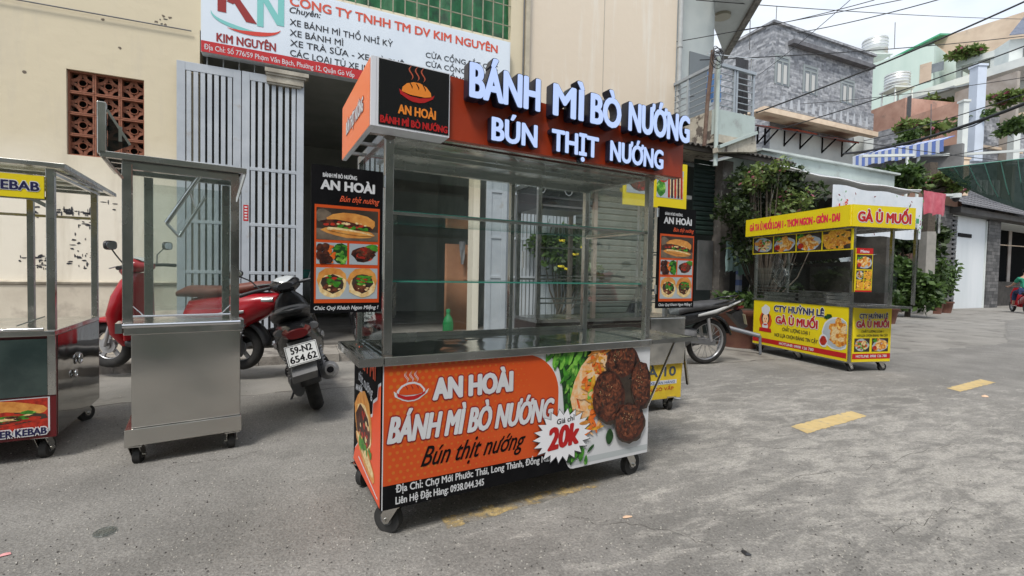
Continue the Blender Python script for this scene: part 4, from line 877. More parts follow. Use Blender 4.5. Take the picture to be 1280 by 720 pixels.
# left side panel
sidep = MB(); sidep.box((-.006, .004, ZB + .0), (.003, DP - .004, ZC)); side = sidep.build('side_panel', black, t)
ps = Pan(t, (-.0062, DP, 0), (0, -1, 0)); mb = MB()
jag = [(.004, .15), (.595, .15), (.595, .66), (.545, .64), (.53, .585), (.45, .55), (.44, .49), (.36, .46), (.33, .40), (.05, .22)]
ps.poly(mb, [(a, b + (.008 if 0 < k < 9 else 0)) for k, (a, b) in enumerate(jag)][0:], .0010, 1); ps.poly(mb, [(a + (0.006 if a > .3 and a < .59 else 0), b - (.004)) for a, b in jag], .0014, 0)
mb.add([ps.P(*q, .0018) for q in ((.14, .2), (.55, .165), (.56, .172), (.15, .21))], [(0, 1, 2, 3)], 1)
mb.build('print', [mat('side_orange', S(235, 92, 45), S(225, 75, 35), 3, rough=.4), white], side)
q = Photo(ps, .03, .2, .5, .36, .002, 'dark', 3); q.mb = MB(); q.k = 0
q.b('bread', .42, .58, .40, .42, -.2); q.b('crumb', .45, .5, .34, .3, -.2); q.b('meatd', .42, .48, .33, .26, -.2, .15); q.scatter('redf', .45, .5, .25, .2, 12, .035); q.scatter('crumb', .45, .5, .25, .2, 6, .03); q.b('bread', .52, .18, .44, .14, -.3); q.b('crumb', .52, .2, .4, .08, -.3); q.scatter('green', .55, .26, .3, .06, 14, .04, 1.6); q.done(side)
ps.text('BÁNH MÌ', .02, .655, .075, .50, l=.002, mats=mat('side_orange', orange and (1, 1, 1, 1)), bold=.05, shear=.1, parent=side)
ps.text('thịt nướng', .12, .585, .05, .44, l=.002, mats=white, bold=.02, shear=.3, dz=-.02, parent=side)
ps.text('AN HOÀI', .06, .52, .028, .22, l=.002, mats=white, bold=.05, dz=.02, parent=side)
MB().box((W - .003, .004, ZB), (W + .004, DP - .004, ZC)).build('right_panel', steel, t)
# counter with rim
MB().box((-.002, -.012, ZC + .001), (W + .002, DP + .01, ZC + .024)).build('counter', steel_counter, t)
mb = MB(); mb.box((-.0, -.022, ZC - .006), (W, -.0121, ZC + .032)); mb.build('counter_rim', steel, t, bevel=.003)
# side ledges
mb = MB(); mb.box((-.10, -.02, ZC - .004), (-.003, -.008, ZC + .03)); mb.box((-.10, -.007, ZC - .004), (-.088, .5, ZC + .03)); mb.box((-.0875, -.007, ZC), (-.003, .5, ZC + .004)); mb.box((-.10, .501, ZC - .004), (-.003, .512, ZC + .03)); mb.box((-.055, -.006, ZC + .006), (-.045, .5, ZC + .016)); mb.build('side_ledge', steel, t)
lg = MB(); lg.box((W + .004, -.02, ZC + .005), (W + .37, .0, ZC + .028)); lg.box((W + .35, .001, ZC + .005), (W + .37, .52, ZC + .028)); lg.box((W + .004, .521, ZC + .005), (W + .37, .54, ZC + .028)); lg.box((W + .004, .0005, ZC + .010), (W + .349, .52, ZC + .014)); lo = lg.build('folding_shelf', steel, t)
for v_ in (.01, .5): MB().bar((W + .005, v_, .39), (W + .21, v_, ZC + .006), .014, .006).build('strut', chrome, lo)
# glass case
pw = .034
for (a, b) in ((0, 0), (W - pw, 0), (0, DP - pw), (W - pw, DP - pw)): MB().box((a, b, ZC + .0245), (a + pw, b + pw, ZT - .036)).build('post', steel_dark, t, bevel=.002)
MB().box((W * .60, DP - pw, ZC + .0245), (W * .60 + .025, DP, ZT - .036)).build('post', steel_dark, t, bevel=.002)
mb = MB()
for z0_, z1_ in ((ZT - .036, ZT),):
    mb.box((0, 0, z0_), (W, pw, z1_)); mb.box((0, DP - pw, z0_), (W, DP, z1_)); mb.box((0, pw + .0005, z0_), (pw, DP - pw - .0005, z1_)); mb.box((W - pw, pw + .0005, z0_), (W, DP - pw - .0005, z1_))
mb.box((pw + .001, .29, ZT - .03), (W - pw - .001, .31, ZT - .01)); mb.build('top_frame', steel_dark, t)
MB().box((pw, pw, ZT - .006), (W - pw, DP - pw, ZT - .002)).build('top_sheet', steel, t)
gm = [glass, glass_edge]
for z in (1.368, 1.076):
    for vv in (.045,):
        mb = MB(); mb.box((pw + .003, vv, z), (W - pw - .003, DP - .06, z + .007)); sh = mb.build('glass_shelf', gm, t); 
        for i_, f in enumerate(sh.data.polygons):
            if abs(f.normal.z) < .5: f.material_index = 1
    mb = MB(); mb.box((pw, .012, z - .012), (W - pw, .03, z - .001)) if z > 1.3 else None
    for (a, b) in ((pw + .004, .05), (W - pw - .014, .05)): mb.box((a, b, z - .012), (a + .01, DP - .06, z - .001))
    mb.build('shelf_rail', steel, t)
for a0_, a1_, b0_, b1_ in ((.012, .015, pw, DP - pw), (W - .015, W - .012, pw, DP - pw)): MB().box((a0_, b0_, ZC + .03), (a1_, b1_, ZT - .037)).build('side_glass', glass, t)
MB().box((pw + .001, .008, 1.50), (W - pw - .001, .012, ZT - .037)).build('front_glass', glass, t)
bg_ = MB(); bg_.box((pw + .001, DP - .014, ZC + .03), (W * .60 - .001, DP - .010, ZT - .037)); bg_.build('back_glass', glass, t)
sd = MB(); sd.box((W * .60 + .026, DP - .024, ZC + .03), (W - pw - .001, DP - .020, ZT - .037)); sd.build('sliding_glass', glass, t)
for z in (ZC + .0245, ): MB().box((pw + .001, DP - .03, z), (W - pw - .001, DP - .001, z + .022)).build('glass_track', steel, t)
for z in (1.21,): MB().cyl((W * .66, DP - .035, z - .05), (W * .66, DP - .035, z + .05), .006, 8).build('handle', chrome, t)
m_ = MB(); rnd = random.Random(15)
for a in (pw / 2, W - pw / 2):
    for z in (ZC + .05, 1.2, ZT - .06): m_.disc((a, -.001, z), (0, 1, 0), .004, 8, th=.003)
for k in range(9): m_.disc((.05 + k * (W - .1) / 8, -.0225, ZC + .012), (0, 1, 0), .0035, 8, th=.003)
m_.build('rivet', chrome, t, kind='stuff')
m_ = MB()
for a in (0, W - pw):
    for z in (ZC + .028, ZT - .040): m_.add([(a - .002 + p, -.0012, z + q) for p, q in blob(.024, .010, 9, .3, cx=.018, rnd=rnd)], [tuple(range(9))])
m_.build('weld_mark', mat('weld_heat', (.20, .17, .14), (.3, .27, .24), 40, rough=.5, metal=.8), t, kind='stuff')
# fascia sign
ZS = 1.668; sg = MB()
LBW = .306; SU = -.075
sgb = thing  # (the fascia rides on the cart and is part of it)
mb = MB(); mb.prism([(SU + LBW, -.08, ZS), (1.60, -.08, ZS), (1.60, -.08, 1.852), (SU + LBW, -.08, 1.925)], (0, .03, 0)); fas = mb.build('fascia', brownred, t)
mb = MB(); mb.box((SU + LBW + .002, -.049, ZS), (1.60, -.02, ZS + .012)); mb.build('fascia_edge', steel, fas)
lb = MB(); lb.box((SU + .014, -.098, ZS), (SU + LBW, .0, 1.925)); lbx = lb.build('logo_box', mat('white_trim', S(224, 226, 232), rough=.4), t)
pl = Pan(t, (SU, -.0985, 0)); mb = MB(); pl.rect(mb, .022, LBW - .004, ZS + .008, 1.921, .001); mb.build('logo_face', mat('gloss_black', (.008, .008, .009), rough=.25), lbx)
emblem(pl, .168, 1.815, .066, .0018, [mat('logo_orange', S(238, 140, 50), rough=.35), red, mat('logo_steam', S(180, 80, 50)), white, black], False, lbx)
pl.text('AN HOÀI', .095, 1.729, .034, .248, l=.002, mats=mat('logo_orange', (1, 1, 1, 1)), bold=.055, parent=lbx)
pl.text('BÁNH MÌ BÒ NƯỚNG', .028, 1.684, .026, .298, l=.002, mats=red, bold=.07, parent=lbx)
mb = MB(); mb.box((SU - .006, -.098, ZS), (SU + .013, .56, 1.925)); sfs = mb.build('side_fascia', mat('white_trim', (1, 1, 1, 1)), t)
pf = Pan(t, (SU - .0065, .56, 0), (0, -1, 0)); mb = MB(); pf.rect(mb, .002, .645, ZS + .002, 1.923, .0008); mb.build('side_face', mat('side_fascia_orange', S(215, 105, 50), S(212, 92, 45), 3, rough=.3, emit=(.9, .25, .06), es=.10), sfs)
pf.text('BÚN THỊT NƯỚNG', .13, 1.76, .055, .53, l=.002, mats=white, bold=.06, outline=.004, omat=maroon, parent=sfs)
mb = MB(); mb.box((SU + .014, .001, ZS), (1.58, .03, ZS + .012)); mb.box((SU + .014, .2, ZS), (-.001, .22, ZS + .012)); mb.box((SU + .014, .40, ZS), (-.001, .42, ZS + .012)); mb.build('sign_bracket', steel, t)
pfr = Pan(t, (0, -.0805, 0))
LW = [('BÁNH', .300, .640), ('MÌ', .705, .880), ('BÒ', .915, 1.105), ('NƯỚNG', 1.150, 1.585)]
for s_, a, b in LW: pfr.text(s_, a, 1.840 + .004 * (a > 1), .135, b, l=.004, mats=lit, bold=.050, depth=.05, smat=mat('letter_side', (.015, .018, .035), rough=.35), res=4, name='lit_letter', parent=fas, split=True)
LW = [('BÚN', .412, .640), ('THỊT', .715, .985), ('NƯỚNG', 1.055, 1.415)]
for s_, a, b in LW: pfr.text(s_, a, 1.686, .094, b, l=.004, mats=lit, bold=.050, depth=.032, smat=mat('letter_side', (0, 0, 0, 1)), res=4, name='lit_letter', parent=fas, split=True)
# menu wings
def menu(u0, u1, z0, z1, right):
    o = MB().box((u0, -.012, z0), (u1, 0.0, z1)).build('menu_board', black, t, label='right-hand menu board of sandwiches' if right else 'left-hand menu board of sandwiches')
    w, h = u1 - u0, z1 - z0; p = Pan(t, (u0, -.0125, z0)); mb = MB(); p.rect(mb, .012, w - .012, h * .068, h * .735, .0006); mb.build('print', orange, o)
    p.text('BÁNH MÌ BÒ NƯỚNG', w * .15, h * .922, h * .026, w * .62, l=.001, mats=white, bold=.05, parent=o); p.text('AN HOÀI', w * .12, h * .84, h * .062, w * .88, l=.001, mats=white, bold=.075, parent=o)
    p.text('Bún thịt nướng', w * .38, h * .765, h * .04, w * .93, l=.001, mats=mat('menu_orange', S(225, 90, 50)), bold=.01, shear=.35, parent=o)
    p.text('Chúc Quý Khách Ngon Miệng !', w * .04, h * .022, h * .026, w * .94, l=.001, mats=white, bold=.03, shear=.2, parent=o)
    def fd(a, b, ww, hh, k, s_):
        f = food(p, a * w, b * h, ww * w, hh * h, .0012, k, s_); f.parent = o
    fd(.07, .50, .86, .215, 'sandwich', 1); fd(.07, .335, .42, .145, 'balls', 2); fd(.52, .335, .41, .145, 'grill', 3); fd(.07, .095, .86, .215, 'halves', 4)
    for z in (z0 + .08, z1 - .06):
        x = u0 - .004 if right else u1 + .004; MB().cyl((x, -.006, z), (x, -.006, z + .05), .007, 8).build('hinge', chrome, o)
menu(-.276, -.012, .958, 1.515, False); menu(1.503, 1.80, .945, 1.513, True)

# ================================================================== SMALL STEEL CART
O = G(155, 560, .12); SF = Fr((O.x, O.y), .6); W2 = SF.px(302, 540)[0]; D2 = .48; zt_ = SF.px(147, 192)[1]; zc_ = SF.px(155, 404)[1]
t = thing('steel_cart', 'narrow bare stainless cart with empty glass case and no sign', 'food cart', SF, at=(W2 / 2, .25, 0))
for a, b, r_ in ((.05, .05, 1.3), (W2 - .05, .05, 1.6), (.05, D2 - .05, 1.2), (W2 - .05, D2 - .05, 1.9)): caster(t, a, b, r_, .048, .122)
zs = .215
MB().box((0, 0, .121), (W2, D2, zs)).build('base_skirt', steel_sheet, t, bevel=.003)
MB().box((.03, .022, zs + .001), (W2 - .006, D2 - .02, zc_ - .03)).build('body_sheet', steel_sheet, t, bevel=.003)
bx = MB(); bx.box((.0, -.03, zc_ - .065), (W2, .021, zc_ + .0)); bx.box((.0, .022, zc_ - .029), (W2, D2, zc_)); bx.build('counter', steel, t, bevel=.004)
mb = MB(); mb.cyl((-.02, -.045, zc_ - .012), (W2 - .01, -.045, zc_ - .012), .013, 12); mb.box((-.03, -.06, zc_ - .05), (-.001, .1, zc_ + .004)); mb.box((W2 - .012, -.058, zc_ - .04), (W2 + .006, .1, zc_ + .004)); mb.build('push_bar', chrome, t)
for a, b, ww in ((-.005, 0, .045), (W2 - .06, 0, .045), (.06, D2 - .04, .045), (W2 - .085, D2 - .04, .045)): MB().box((a, b, zc_ + .001), (a + ww, b + ww * .8, zt_ - .045)).build('post', steel_dark, t, bevel=.002)
mb = MB(); z0_ = zt_ - .045
mb.box((-.09, -.04, zt_ - .032), (W2 + .02, -.01, zt_)); mb.box((-.09, -.009, zt_ - .03), (-.065, D2 + .05, zt_ - .002)); mb.box((W2 - .005, -.009, zt_ - .03), (W2 + .02, D2 + .05, zt_ - .002)); mb.box((-.064, D2 + .02, zt_ - .03), (W2 - .006, D2 + .05, zt_ - .002))
for v_ in (.12, .3): mb.box((-.064, v_, zt_ - .028), (W2 - .006, v_ + .03, zt_ - .004))
mb.box((-.004, .001, zt_ - .075), (W2 - .02, .025, zt_ - .033)); mb.build('canopy_frame', steel_dark, t, bevel=.002)
MB().box((-.066, -.009, zt_ - .003), (W2 - .004, D2 + .02, zt_ + .001)).build('canopy_sheet', steel_counter, t)
mb = MB(); mb.bar((-.078, -.02, zt_ - .03), (.0, .005, zt_ - .13), .012); mb.bar((W2 + .012, -.02, zt_ - .03), (W2 - .03, .005, zt_ - .2), .012); mb.build('canopy_brace', steel, t, kind='stuff')
for a0, a1, b0, b1 in ((.002, .006, .04, D2 - .03), (W2 - .03, W2 - .026, .04, D2 - .03), (.04, W2 - .06, .008, .012), (.1, W2 - .075, D2 - .012, D2 - .008)):
    MB().box((a0, b0, zc_ + .03), (a1, b1, zt_ - .08)).build('glass_pane', glass_dull, t)
mb = MB(); mb.cyl((.04, .004, zc_ + .035), (W2 - .06, .004, zc_ + .035), .006, 8)
for s_ in (0, 1):
    x = .04 if s_ == 0 else W2 - .06; d_ = 1 if s_ == 0 else -1; mb.tube([(x, .002, zc_ + .09), (x + d_ * .05, .002, zc_ + .035)], .003, 6)
mb.build('pane_trim', chrome, t)
A_ = lambda x, y, v: (lambda q: (q[0], v, q[1]))(SF.px(x, y, v))
mb = MB(); mb.tube([A_(258, 208, .02), A_(208, 279, .02)], .013, 10); mb.tube([A_(208, 279, .02), A_(224, 296, .02)], .008, 8); mb.tube([A_(224, 296, .02), A_(257, 246, .02)], .009, 8); mb.tube([A_(238, 242, .024), A_(246, 266, .024)], .005, 8); mb.build('folding_arm', chrome, t)
# the raised end of the folded flap
q0, q1, q2 = A_(122, 192, -.02), A_(122, 127, -.02), A_(162, 180, -.02)
fl = MB(); fl.box((q0[0], -.04, q0[2]), (q0[0] + .037, .0, q1[2])); fo = fl.build('folded_flap', steel, t, bevel=.003)
MB().prism([(q0[0] + .038, .01, q0[2] + .01), (q2[0], .01, q2[2]), (q0[0] + .038, .01, q1[2] - .04)], (0, .004, 0)).build('flap_glass', glass_mat('smoked_glass', (.25, .28, .28)), fo)
MB().bar((q0[0] + .037, 0.0, q1[2] - .03), (q2[0], 0, q2[2]), .012).build('flap_edge', steel, fo)
MB().bar((q0[0] + .09, .004, q2[2] + .01), (q0[0] + .09, .004, q2[2] + .09), .014).build('flap_stay', steel, fo)

# ================================================================== KEBAB CART (left edge)
O = G(71, 545, .14); KF = Fr((O.x, O.y), .52); kd = .92; kw = 1.25
ztk = 1.69; zck = KF.px(0, 415)[1]
t = thing('kebab_cart', 'stainless kebab cart with yellow header, cut off by the left edge of the photo', 'food cart', KF, at=(-kw / 2, kd / 2, 0))
for a, b, r_ in ((-.07, .06, 1.4), (-kw + .07, .06, 1.2), (-.08, kd - .1, 1.0), (-kw + .07, kd - .1, 1.0)): caster(t, a, b, r_, .055, .142)
MB().box((-kw, .004, .141), (-.003, kd, zck - .03)).build('cabinet', mat('cart_maroon', S(92, 20, 24), rough=.35), t)
MB().box((-.0029, .03, .141), (.0, kd - .02, zck - .031)).build('side_sheet', steel_mat('mirror_steel', (.33, .32, .30, 1), .05, .11, .03, 2.0), t, bevel=.001)
mb = MB(); zp0 = KF.px(62, 493)[1]; mb.box((-kw + .01, -.012, zp0), (-.035, .003, zck - .045)); mb.build('dark_sheet', mat('dark_sheet', (.02, .035, .033), (.04, .06, .055), 6, rough=.12), t)
pk = Pan(t, (0, -.001, 0)); zr0, zr1 = .141, zp0
MB().box((-kw, -.006, .141), (-.0, .0035, zp0 - .002)).build('red_panel', mat('cart_maroon', (1, 1, 1, 1)), t)
pk = Pan(t, (0, -.0065, 0)); mb = MB(); a1 = KF.px(62, 545)[0]; pk.rect(mb, -kw + .02, a1 + .004, zr0 + .035, zr1 - .01, .0004); mb.build('white_border', white, t)
P_ = Photo(pk, -.8, zr0 + .045, .8 + a1 - .004, zr1 - zr0 - .06, .0008, 'redf', 4)
P_.b('bread', .35, .6, .62, .5, -.12, .03, 20); P_.b('bread', .6, .7, .4, .32, -.35, .03, 20); P_.b('dark', .7, .42, .3, .22, .25); P_.scatter('redf', .7, .42, .26, .18, 20, .05); P_.scatter('green', .75, .48, .2, .15, 12, .035, 1.6); P_.scatter('crumb', .7, .42, .26, .15, 10, .03); P_.scatter('meat', .68, .38, .26, .14, 12, .035); P_.done()
a0 = KF.px(24, 548)[0]; z0_ = KF.px(25, 544)[1]
pk.text('DONER KEBAB', KF.px(0, 548)[0] - .10, z0_ - .002, .036, a1 - .008, l=.006, mats=navy, bold=.055, outline=.007, omat=white)
for (a, b) in ((-.038, 0), (-kw, 0), (-.038, kd - .04), (-kw, kd - .04)): MB().box((a, b, zck + .001), (a + .036, b + .036, ztk - .03)).build('post', steel_dark, t, bevel=.002)
mb = MB(); mb.box((-kw, -.016, zck - .03), (0, kd, zck)); mb.build('counter', steel, t, bevel=.003)
mb = MB(); mb.cyl((-kw, -.02, zck + .01), (-.045, -.02, zck + .01), .01, 8); mb.bar((-.16, 0.0, zck + .03), (-.045, 0, zck + .08), .006); mb.build('counter_trim', chrome, t)
cd_ = 1.20
mb = MB(); mb.box((-kw, -.03, ztk - .025), (.05, .0, ztk)); mb.box((.02, .0005, ztk - .025), (.05, cd_, ztk)); mb.box((-kw, cd_ - .03, ztk - .025), (.0195, cd_, ztk))
for v_ in (.35, .7, .95): mb.box((-kw, v_, ztk - .024), (.0195, v_ + .025, ztk - .001))
mb.box((-kw, .0, ztk - .3 + .09), (-.039, .02, ztk - .3 + .11)); mb.build('canopy_frame', steel_dark, t, bevel=.002)
MB().box((-kw, .0, ztk + .0005), (.048, cd_, ztk + .003)).build('canopy_sheet', glass_mat('canopy_sheet', (.66, .66, .62), rough=.2), t)
mb = MB(); mb.bar((.0, .0, ztk - .06), (.0, kd - .0, ztk - .05), .016); mb.bar((-.01, .03, ztk - .035), (.03, kd * .93, ztk - .03), .014); mb.bar((-.02, kd - .02, 1.46), (-kw, kd - .02, 1.46), .018); mb.bar((-.02, .02, 1.44), (-.12, .02, 1.50), .02); mb.build('canopy_brace', steel, t, kind='stuff')
MB().box((-.034, -.010, zp0 - .001), (-.0005, .0036, zck - .031)).build('corner_strip', steel, t)
zy0, zy1 = KF.px(58, 249, -.005)[1], KF.px(58, 221, -.005)[1]
ys = MB().box((-kw, -.018, zy0), (-.039, -.006, zy1)).build('yellow_header', yellow, t); pk = Pan(t, (0, -.0185, 0)); a1 = KF.px(51, 240)[0]
pk.text('DONER KEBAB', a1 - .45, (zy0 + zy1) / 2 - .022, .048, a1, l=.001, mats=navy, bold=.05, outline=.004, omat=white, parent=ys)
for x in (-.25, -.6, -.95): MB().box((x, kd * .5, zck + .001), (x + .03, kd * .5 + .03, ztk - .03)).build('inner_post', steel_dark, t)
hd = MB(); hu = .40; hd.torus((.012, hu, .52), (1, 0, 0), .03, .006, 14, 6); hd.box((0.0005, hu - .012, .53), (.01, hu + .012, .56)); hd.torus((.012, hu - .09, .44), (1, 0, 0), .02, .006, 14, 6); hd.build('padlock_hasp', chrome, t)

# ================================================================== YELLOW CHICKEN CART (right)
YF = Fr((4.1252 - 1.648 * .2177, 5.666 + 1.648 * .976), -1.3515); YW, YD = 1.648, .618
YS = Fr((4.1252, 5.666), -1.3515 + math.pi / 2)
t = thing('food_cart', 'yellow roast chicken cart with red lettering parked further up the street', 'food cart', YF, at=(YW / 2, YD / 2, 0))
for a, b, r_ in ((.06, .06, 1.5), (YW * .48, .06, 1.3), (YW - .06, .06, 1.7), (YW - .06, YD - .08, 1.5), (.06, YD - .06, 1.5)): caster(t, a, b, r_, .05, .12)
MB().box((.004, .004, .121), (YW - .004, YD - .004, .80)).build('cabinet', steel_dark, t)
fpn = MB().box((.02, -.004, .13), (YW - .035, .003, .795)).build('front_panel', yellow, t); spn = MB().box((YW - .003, .035, .13), (YW + .004, YD - .005, .80)).build('side_panel', yellow, t)
pf = Pan(t, (0, -.0045, 0)); py = Pan(t, (YW + .0045, 0, 0), (0, 1, 0))
yt = lambda p, fr, s, xl, yl, xr, yr, cap, m, par, **k: p.text(s, fr.px(xl, yl)[0], fr.px(xl, yl)[1], cap, fr.px(xr, yr)[0], mats=m, dz=fr.px(xr, yr)[1] - fr.px(xl, yl)[1], l=.002, parent=par, **k)
cut = lambda a, lo_, hi: max(lo_, min(hi, a))
mb = MB(); pf.rect(mb, .021, YW - .036, .165, .232, .001); mb.build('red_strip', red, fpn); mb = MB(); py.rect(mb, .036, YD - .006, .165, .232, .001); mb.build('red_strip', red, spn)
pf.text('CTY HUỲNH LÊ', .43, .655, .085, 1.28, mats=navy, bold=.06, l=.002, outline=.006, omat=white, parent=fpn)
pf.text('GÀ Ủ MUỐI', .47, .485, .10, 1.19, mats=red, bold=.075, l=.002, outline=.008, omat=white, parent=fpn)
pf.text('CHẤT LƯỢNG LOẠI 1', .60, .385, .048, 1.07, mats=bk, bold=.03, l=.002, parent=fpn)
pf.text('NƠI LỰA CHỌN ĐÁNG TIN CẬY', .46, .290, .048, 1.2, mats=bk, bold=.03, l=.002, parent=fpn)
pf.text('HOTLINE: 0908 126 780', .55, .180, .036, 1.14, mats=white, bold=.04, l=.002, parent=fpn)
P_ = Photo(pf, 1.2, .24, .41, .45, .0012, 'yellowi', 6); P_.mb = MB(); P_.k = 0
P_.b('whitei', .66, .48, .52, .46, 0, .03, 20); P_.b('plate', .66, .48, .48, .42, 0, .03, 20); P_.scatter('chicken', .7, .5, .26, .3, 22, .10, 1.9); P_.scatter('crumb', .68, .5, .24, .28, 8, .05, 2.2); P_.b('whitei', .2, .22, .17, .18); P_.b('redf', .2, .22, .13, .14); P_.scatter('greend', .35, .92, .13, .06, 9, .05, 1.5); P_.done(fpn)
# small cook emblem
P_ = Photo(pf, .12, .33, .30, .42, .0012, 'yellowi', 6); P_.mb = MB(); P_.k = 0
P_.b('orangei', .5, .42, .40, .34); P_.b('dark', .5, .50, .27, .23); P_.b('skin', .5, .46, .19, .19, 0, .02, 16); P_.b('whitei', .5, .70, .24, .09); P_.b('whitei', .36, .80, .15, .11); P_.b('whitei', .62, .82, .16, .12); P_.b('whitei', .5, .86, .15, .12)
P_.b('dark', .43, .47, .025, .03); P_.b('dark', .57, .47, .025, .03); P_.b('redi', .5, .38, .05, .015); P_.b('whitei', .5, .2, .2, .12); P_.b('redi', .5, .26, .12, .03); P_.sh([(.08, .0), (.92, .0), (.88, .14), (.12, .14)], 'redi'); P_.done(fpn)
py.text('CTY HUỲNH LÊ', .12, .665, .055, .555, mats=navy, bold=.06, l=.002, outline=.005, omat=white, parent=spn)
py.text('GÀ Ủ MUỐI', .075, .555, .075, .575, mats=red, bold=.075, l=.002, outline=.006, omat=white, parent=spn)
py.text('CHẤT LƯỢNG LOẠI 1', .16, .49, .028, .5, mats=bk, bold=.03, l=.002, parent=spn); py.text('NƠI LỰA CHỌN ĐÁNG TIN CẬY', .09, .44, .028, .565, mats=bk, bold=.03, l=.002, parent=spn)
py.text('HOTLINE: 0908 126 780', .09, .185, .03, .56, mats=white, bold=.04, l=.002, parent=spn)
food(py, .06, .255, .23, .165, .0015, 'salad', 2).parent = spn; food(py, .325, .255, .25, .165, .0015, 'chicken', 5).parent = spn
mb = MB(); mb.box((-.01, -.012, .801), (YW + .01, YD + .01, .83)); mb.build('counter', steel, t); mb = MB(); mb.box((YW + .011, -.01, .80), (YW + .20, YD + .05, .825)); mb.build('side_shelf', steel, t)
# plumbing of the case: low trays, rails, posts
for a, b in ((.0, .0), (YW - .035, .0), (0, YD - .035), (YW - .035, YD - .035)): MB().box((a, b, .831), (a + .033, b + .033, 1.79)).build('post', steel_dark, t)
mb = MB()
for z in (.88, .93, .97): mb.bar((.034, .01, z), (YW - .036, .01, z), .012)
mb.build('front_rail', steel_dark, t)
mb = MB(); mb.box((.1, .1, .832), (.7, .5, .93)); mb.box((.75, .1, .832), (1.2, .5, .96)); mb.build('tray', steel, t)
mb = MB(); mb.box((.04, .012, 1.0), (YW - .04, .016, 1.30)); mb.build('front_glass', glass, t)
mb = MB(); mb.add([(.04, .02, 1.30), (YW - .04, .02, 1.36), (YW - .04, .4, 1.46), (.04, .4, 1.36)], [(0, 1, 2, 3)]); mb.build('sloped_glass', glass, t)
mb = MB(); mb.prism([(YW - .012, .05, .98), (YW - .012, YD - .05 + .12, .98), (YW - .012, YD + .07, 1.25), (YW - .012, .05, 1.48)], (.004, 0, 0)); mb.build('side_glass', glass, t)
zz0, zz1 = 1.50, 1.76
ph = MB().box((-.03, -.02, zz0), (YW - .0, -.006, zz1)).build('photo_strip', yellow, t); pp = Pan(t, (0, -.0205, 0))
for i, k in enumerate(('salad', 'chicken', 'chicken', 'fried')): food(pp, -.015 + i * .415, zz0 + .015, .395, zz1 - zz0 - .025, .001, k, 10 + i).parent = ph
sg = MB().box((-.09, -.11, 1.775), (YW + .03, -.09, 2.035)).build('sign_board', yellow, t); ps_ = Pan(t, (0, -.1105, 0))
ps_.text('GÀ TA Ủ MUỐI LOẠI 1 - THƠM NGON - GIÒN - DAI', .0, 1.855, .095, YW - .10, mats=mat('pink_red', S(214, 40, 66)), bold=.06, l=.001, parent=sg)
sr_ = MB().box((YW + .031, -.09, 1.775), (YW + .05, YD + .24, 2.035)).build('sign_board', yellow, t, label='right-hand yellow header board'); pr_ = Pan(t, (YW + .0505, 0, 0), (0, 1, 0))
pr_.text('GÀ Ủ MUỐI', -.02, 1.84, .112, .79, mats=red, bold=.08, l=.001, outline=.008, omat=white, parent=sr_)
MB().box((-.06, -.088, 1.777), (YW + .028, YD + .3, 1.80)).build('canopy_sheet', steel_dark, t)
MB().box((YW + .0, YD + .29, .83), (YW + .03, YD + .32, 1.776)).build('post', steel_dark, t)
mn = MB().box((YW + .006, .02, .99), (YW + .018, .27, 1.52)).build('menu_board', yellow, t); pm = Pan(t, (YW + .0185, .02, .99), (0, 1, 0)); mb = MB(); pm.rect(mb, 0, .25, .46, .53, .0006); pm.rect(mb, 0, .25, 0, .02, .0006); mb.build('red_strip', red, mn)
pm.text('Menu', .06, .475, .036, .19, mats=white, bold=.05, l=.001, parent=mn); food(pm, .01, .275, .23, .175, .001, 'chicken', 21).parent = mn
for i, (a, b, k) in enumerate(((.01, .15, 'salad'), (.13, .15, 'fried'), (.01, .03, 'fried'), (.13, .03, 'fried'))): food(pm, a, b, .11, .11, .001, k, 30 + i).parent = mn
# plastic bags on the cart
for (a, v_, z, s_, lab, hang) in ((.42, .03, 1.36, .085, 'knotted clear plastic bag hanging in the chicken cart, upper', 1), (.55, .0, 1.18, .11, 'crumpled clear plastic bag draped over the chicken cart glass', 0)):
    mb = MB(); rnd = random.Random(int(z * 100)); secs = []
    for i in range(9):
        q = i / 8; r_ = s_ * (.25 + .9 * math.sin(math.pi * min(1, q * .9)) ** .7); secs.append(((a + rnd.uniform(-.01, .01), v_ + rnd.uniform(-.01, .01), z + .12 - .28 * q), (r_ * rnd.uniform(.8, 1.15), 0, 0), (0, r_ * .5 * rnd.uniform(.7, 1.1), 0)))
    mb.loft(secs, 12, 0, 2, True); single('plastic_bag', mb, glass_mat('bag_film_%d' % hang, (.72, .73, .74), rough=.35), lab, 'bag', YF, at=(a, v_, z - .16))

# ================================================================== DISPLAY CART BEHIND THE MAIN ONE
O = G(838, 514); BF = Fr((O.x, O.y), .42); B = BF.px; bx1 = B(851, 470)[0]; bx0 = B(670, 400)[0]; bd = .38
t = thing('display_cart', 'glass display cart with yellow photo header and yellow skirt, behind the orange cart', 'food cart', BF, at=((bx0 + bx1) / 2, .3, 0))
for a, b in ((bx1 - .10, .02), (bx0 + .1, .02), (bx1 - .1, bd - .1), (bx0 + .1, bd - .1)): caster(t, a, b, 1.3, .055, B(840, 497)[1] + .02)
zb_ = B(840, 497)[1]; zy = B(840, 454)[1]; zc_ = B(840, 397)[1]
MB().box((bx0, .004, zb_ + .003), (bx1 - .003, bd, zc_ - .015)).build('cabinet', mat('dark_cabinet', (.035, .022, .02), (.06, .04, .035), 5, rough=.25), t)
MB().box((bx0, -.004, zb_), (bx1, .003, zy)).build('yellow_panel', mat('old_yellow', S(222, 190, 40), S(200, 168, 40), 5, rough=.5), t)
pb = Pan(t, (0, -.0045, 0)); mb = MB(); pb.rect(mb, bx0 + .1, bx1 - .05, zb_ + .12, zb_ + .155, .001); mb.build('pale_strip', white, t)
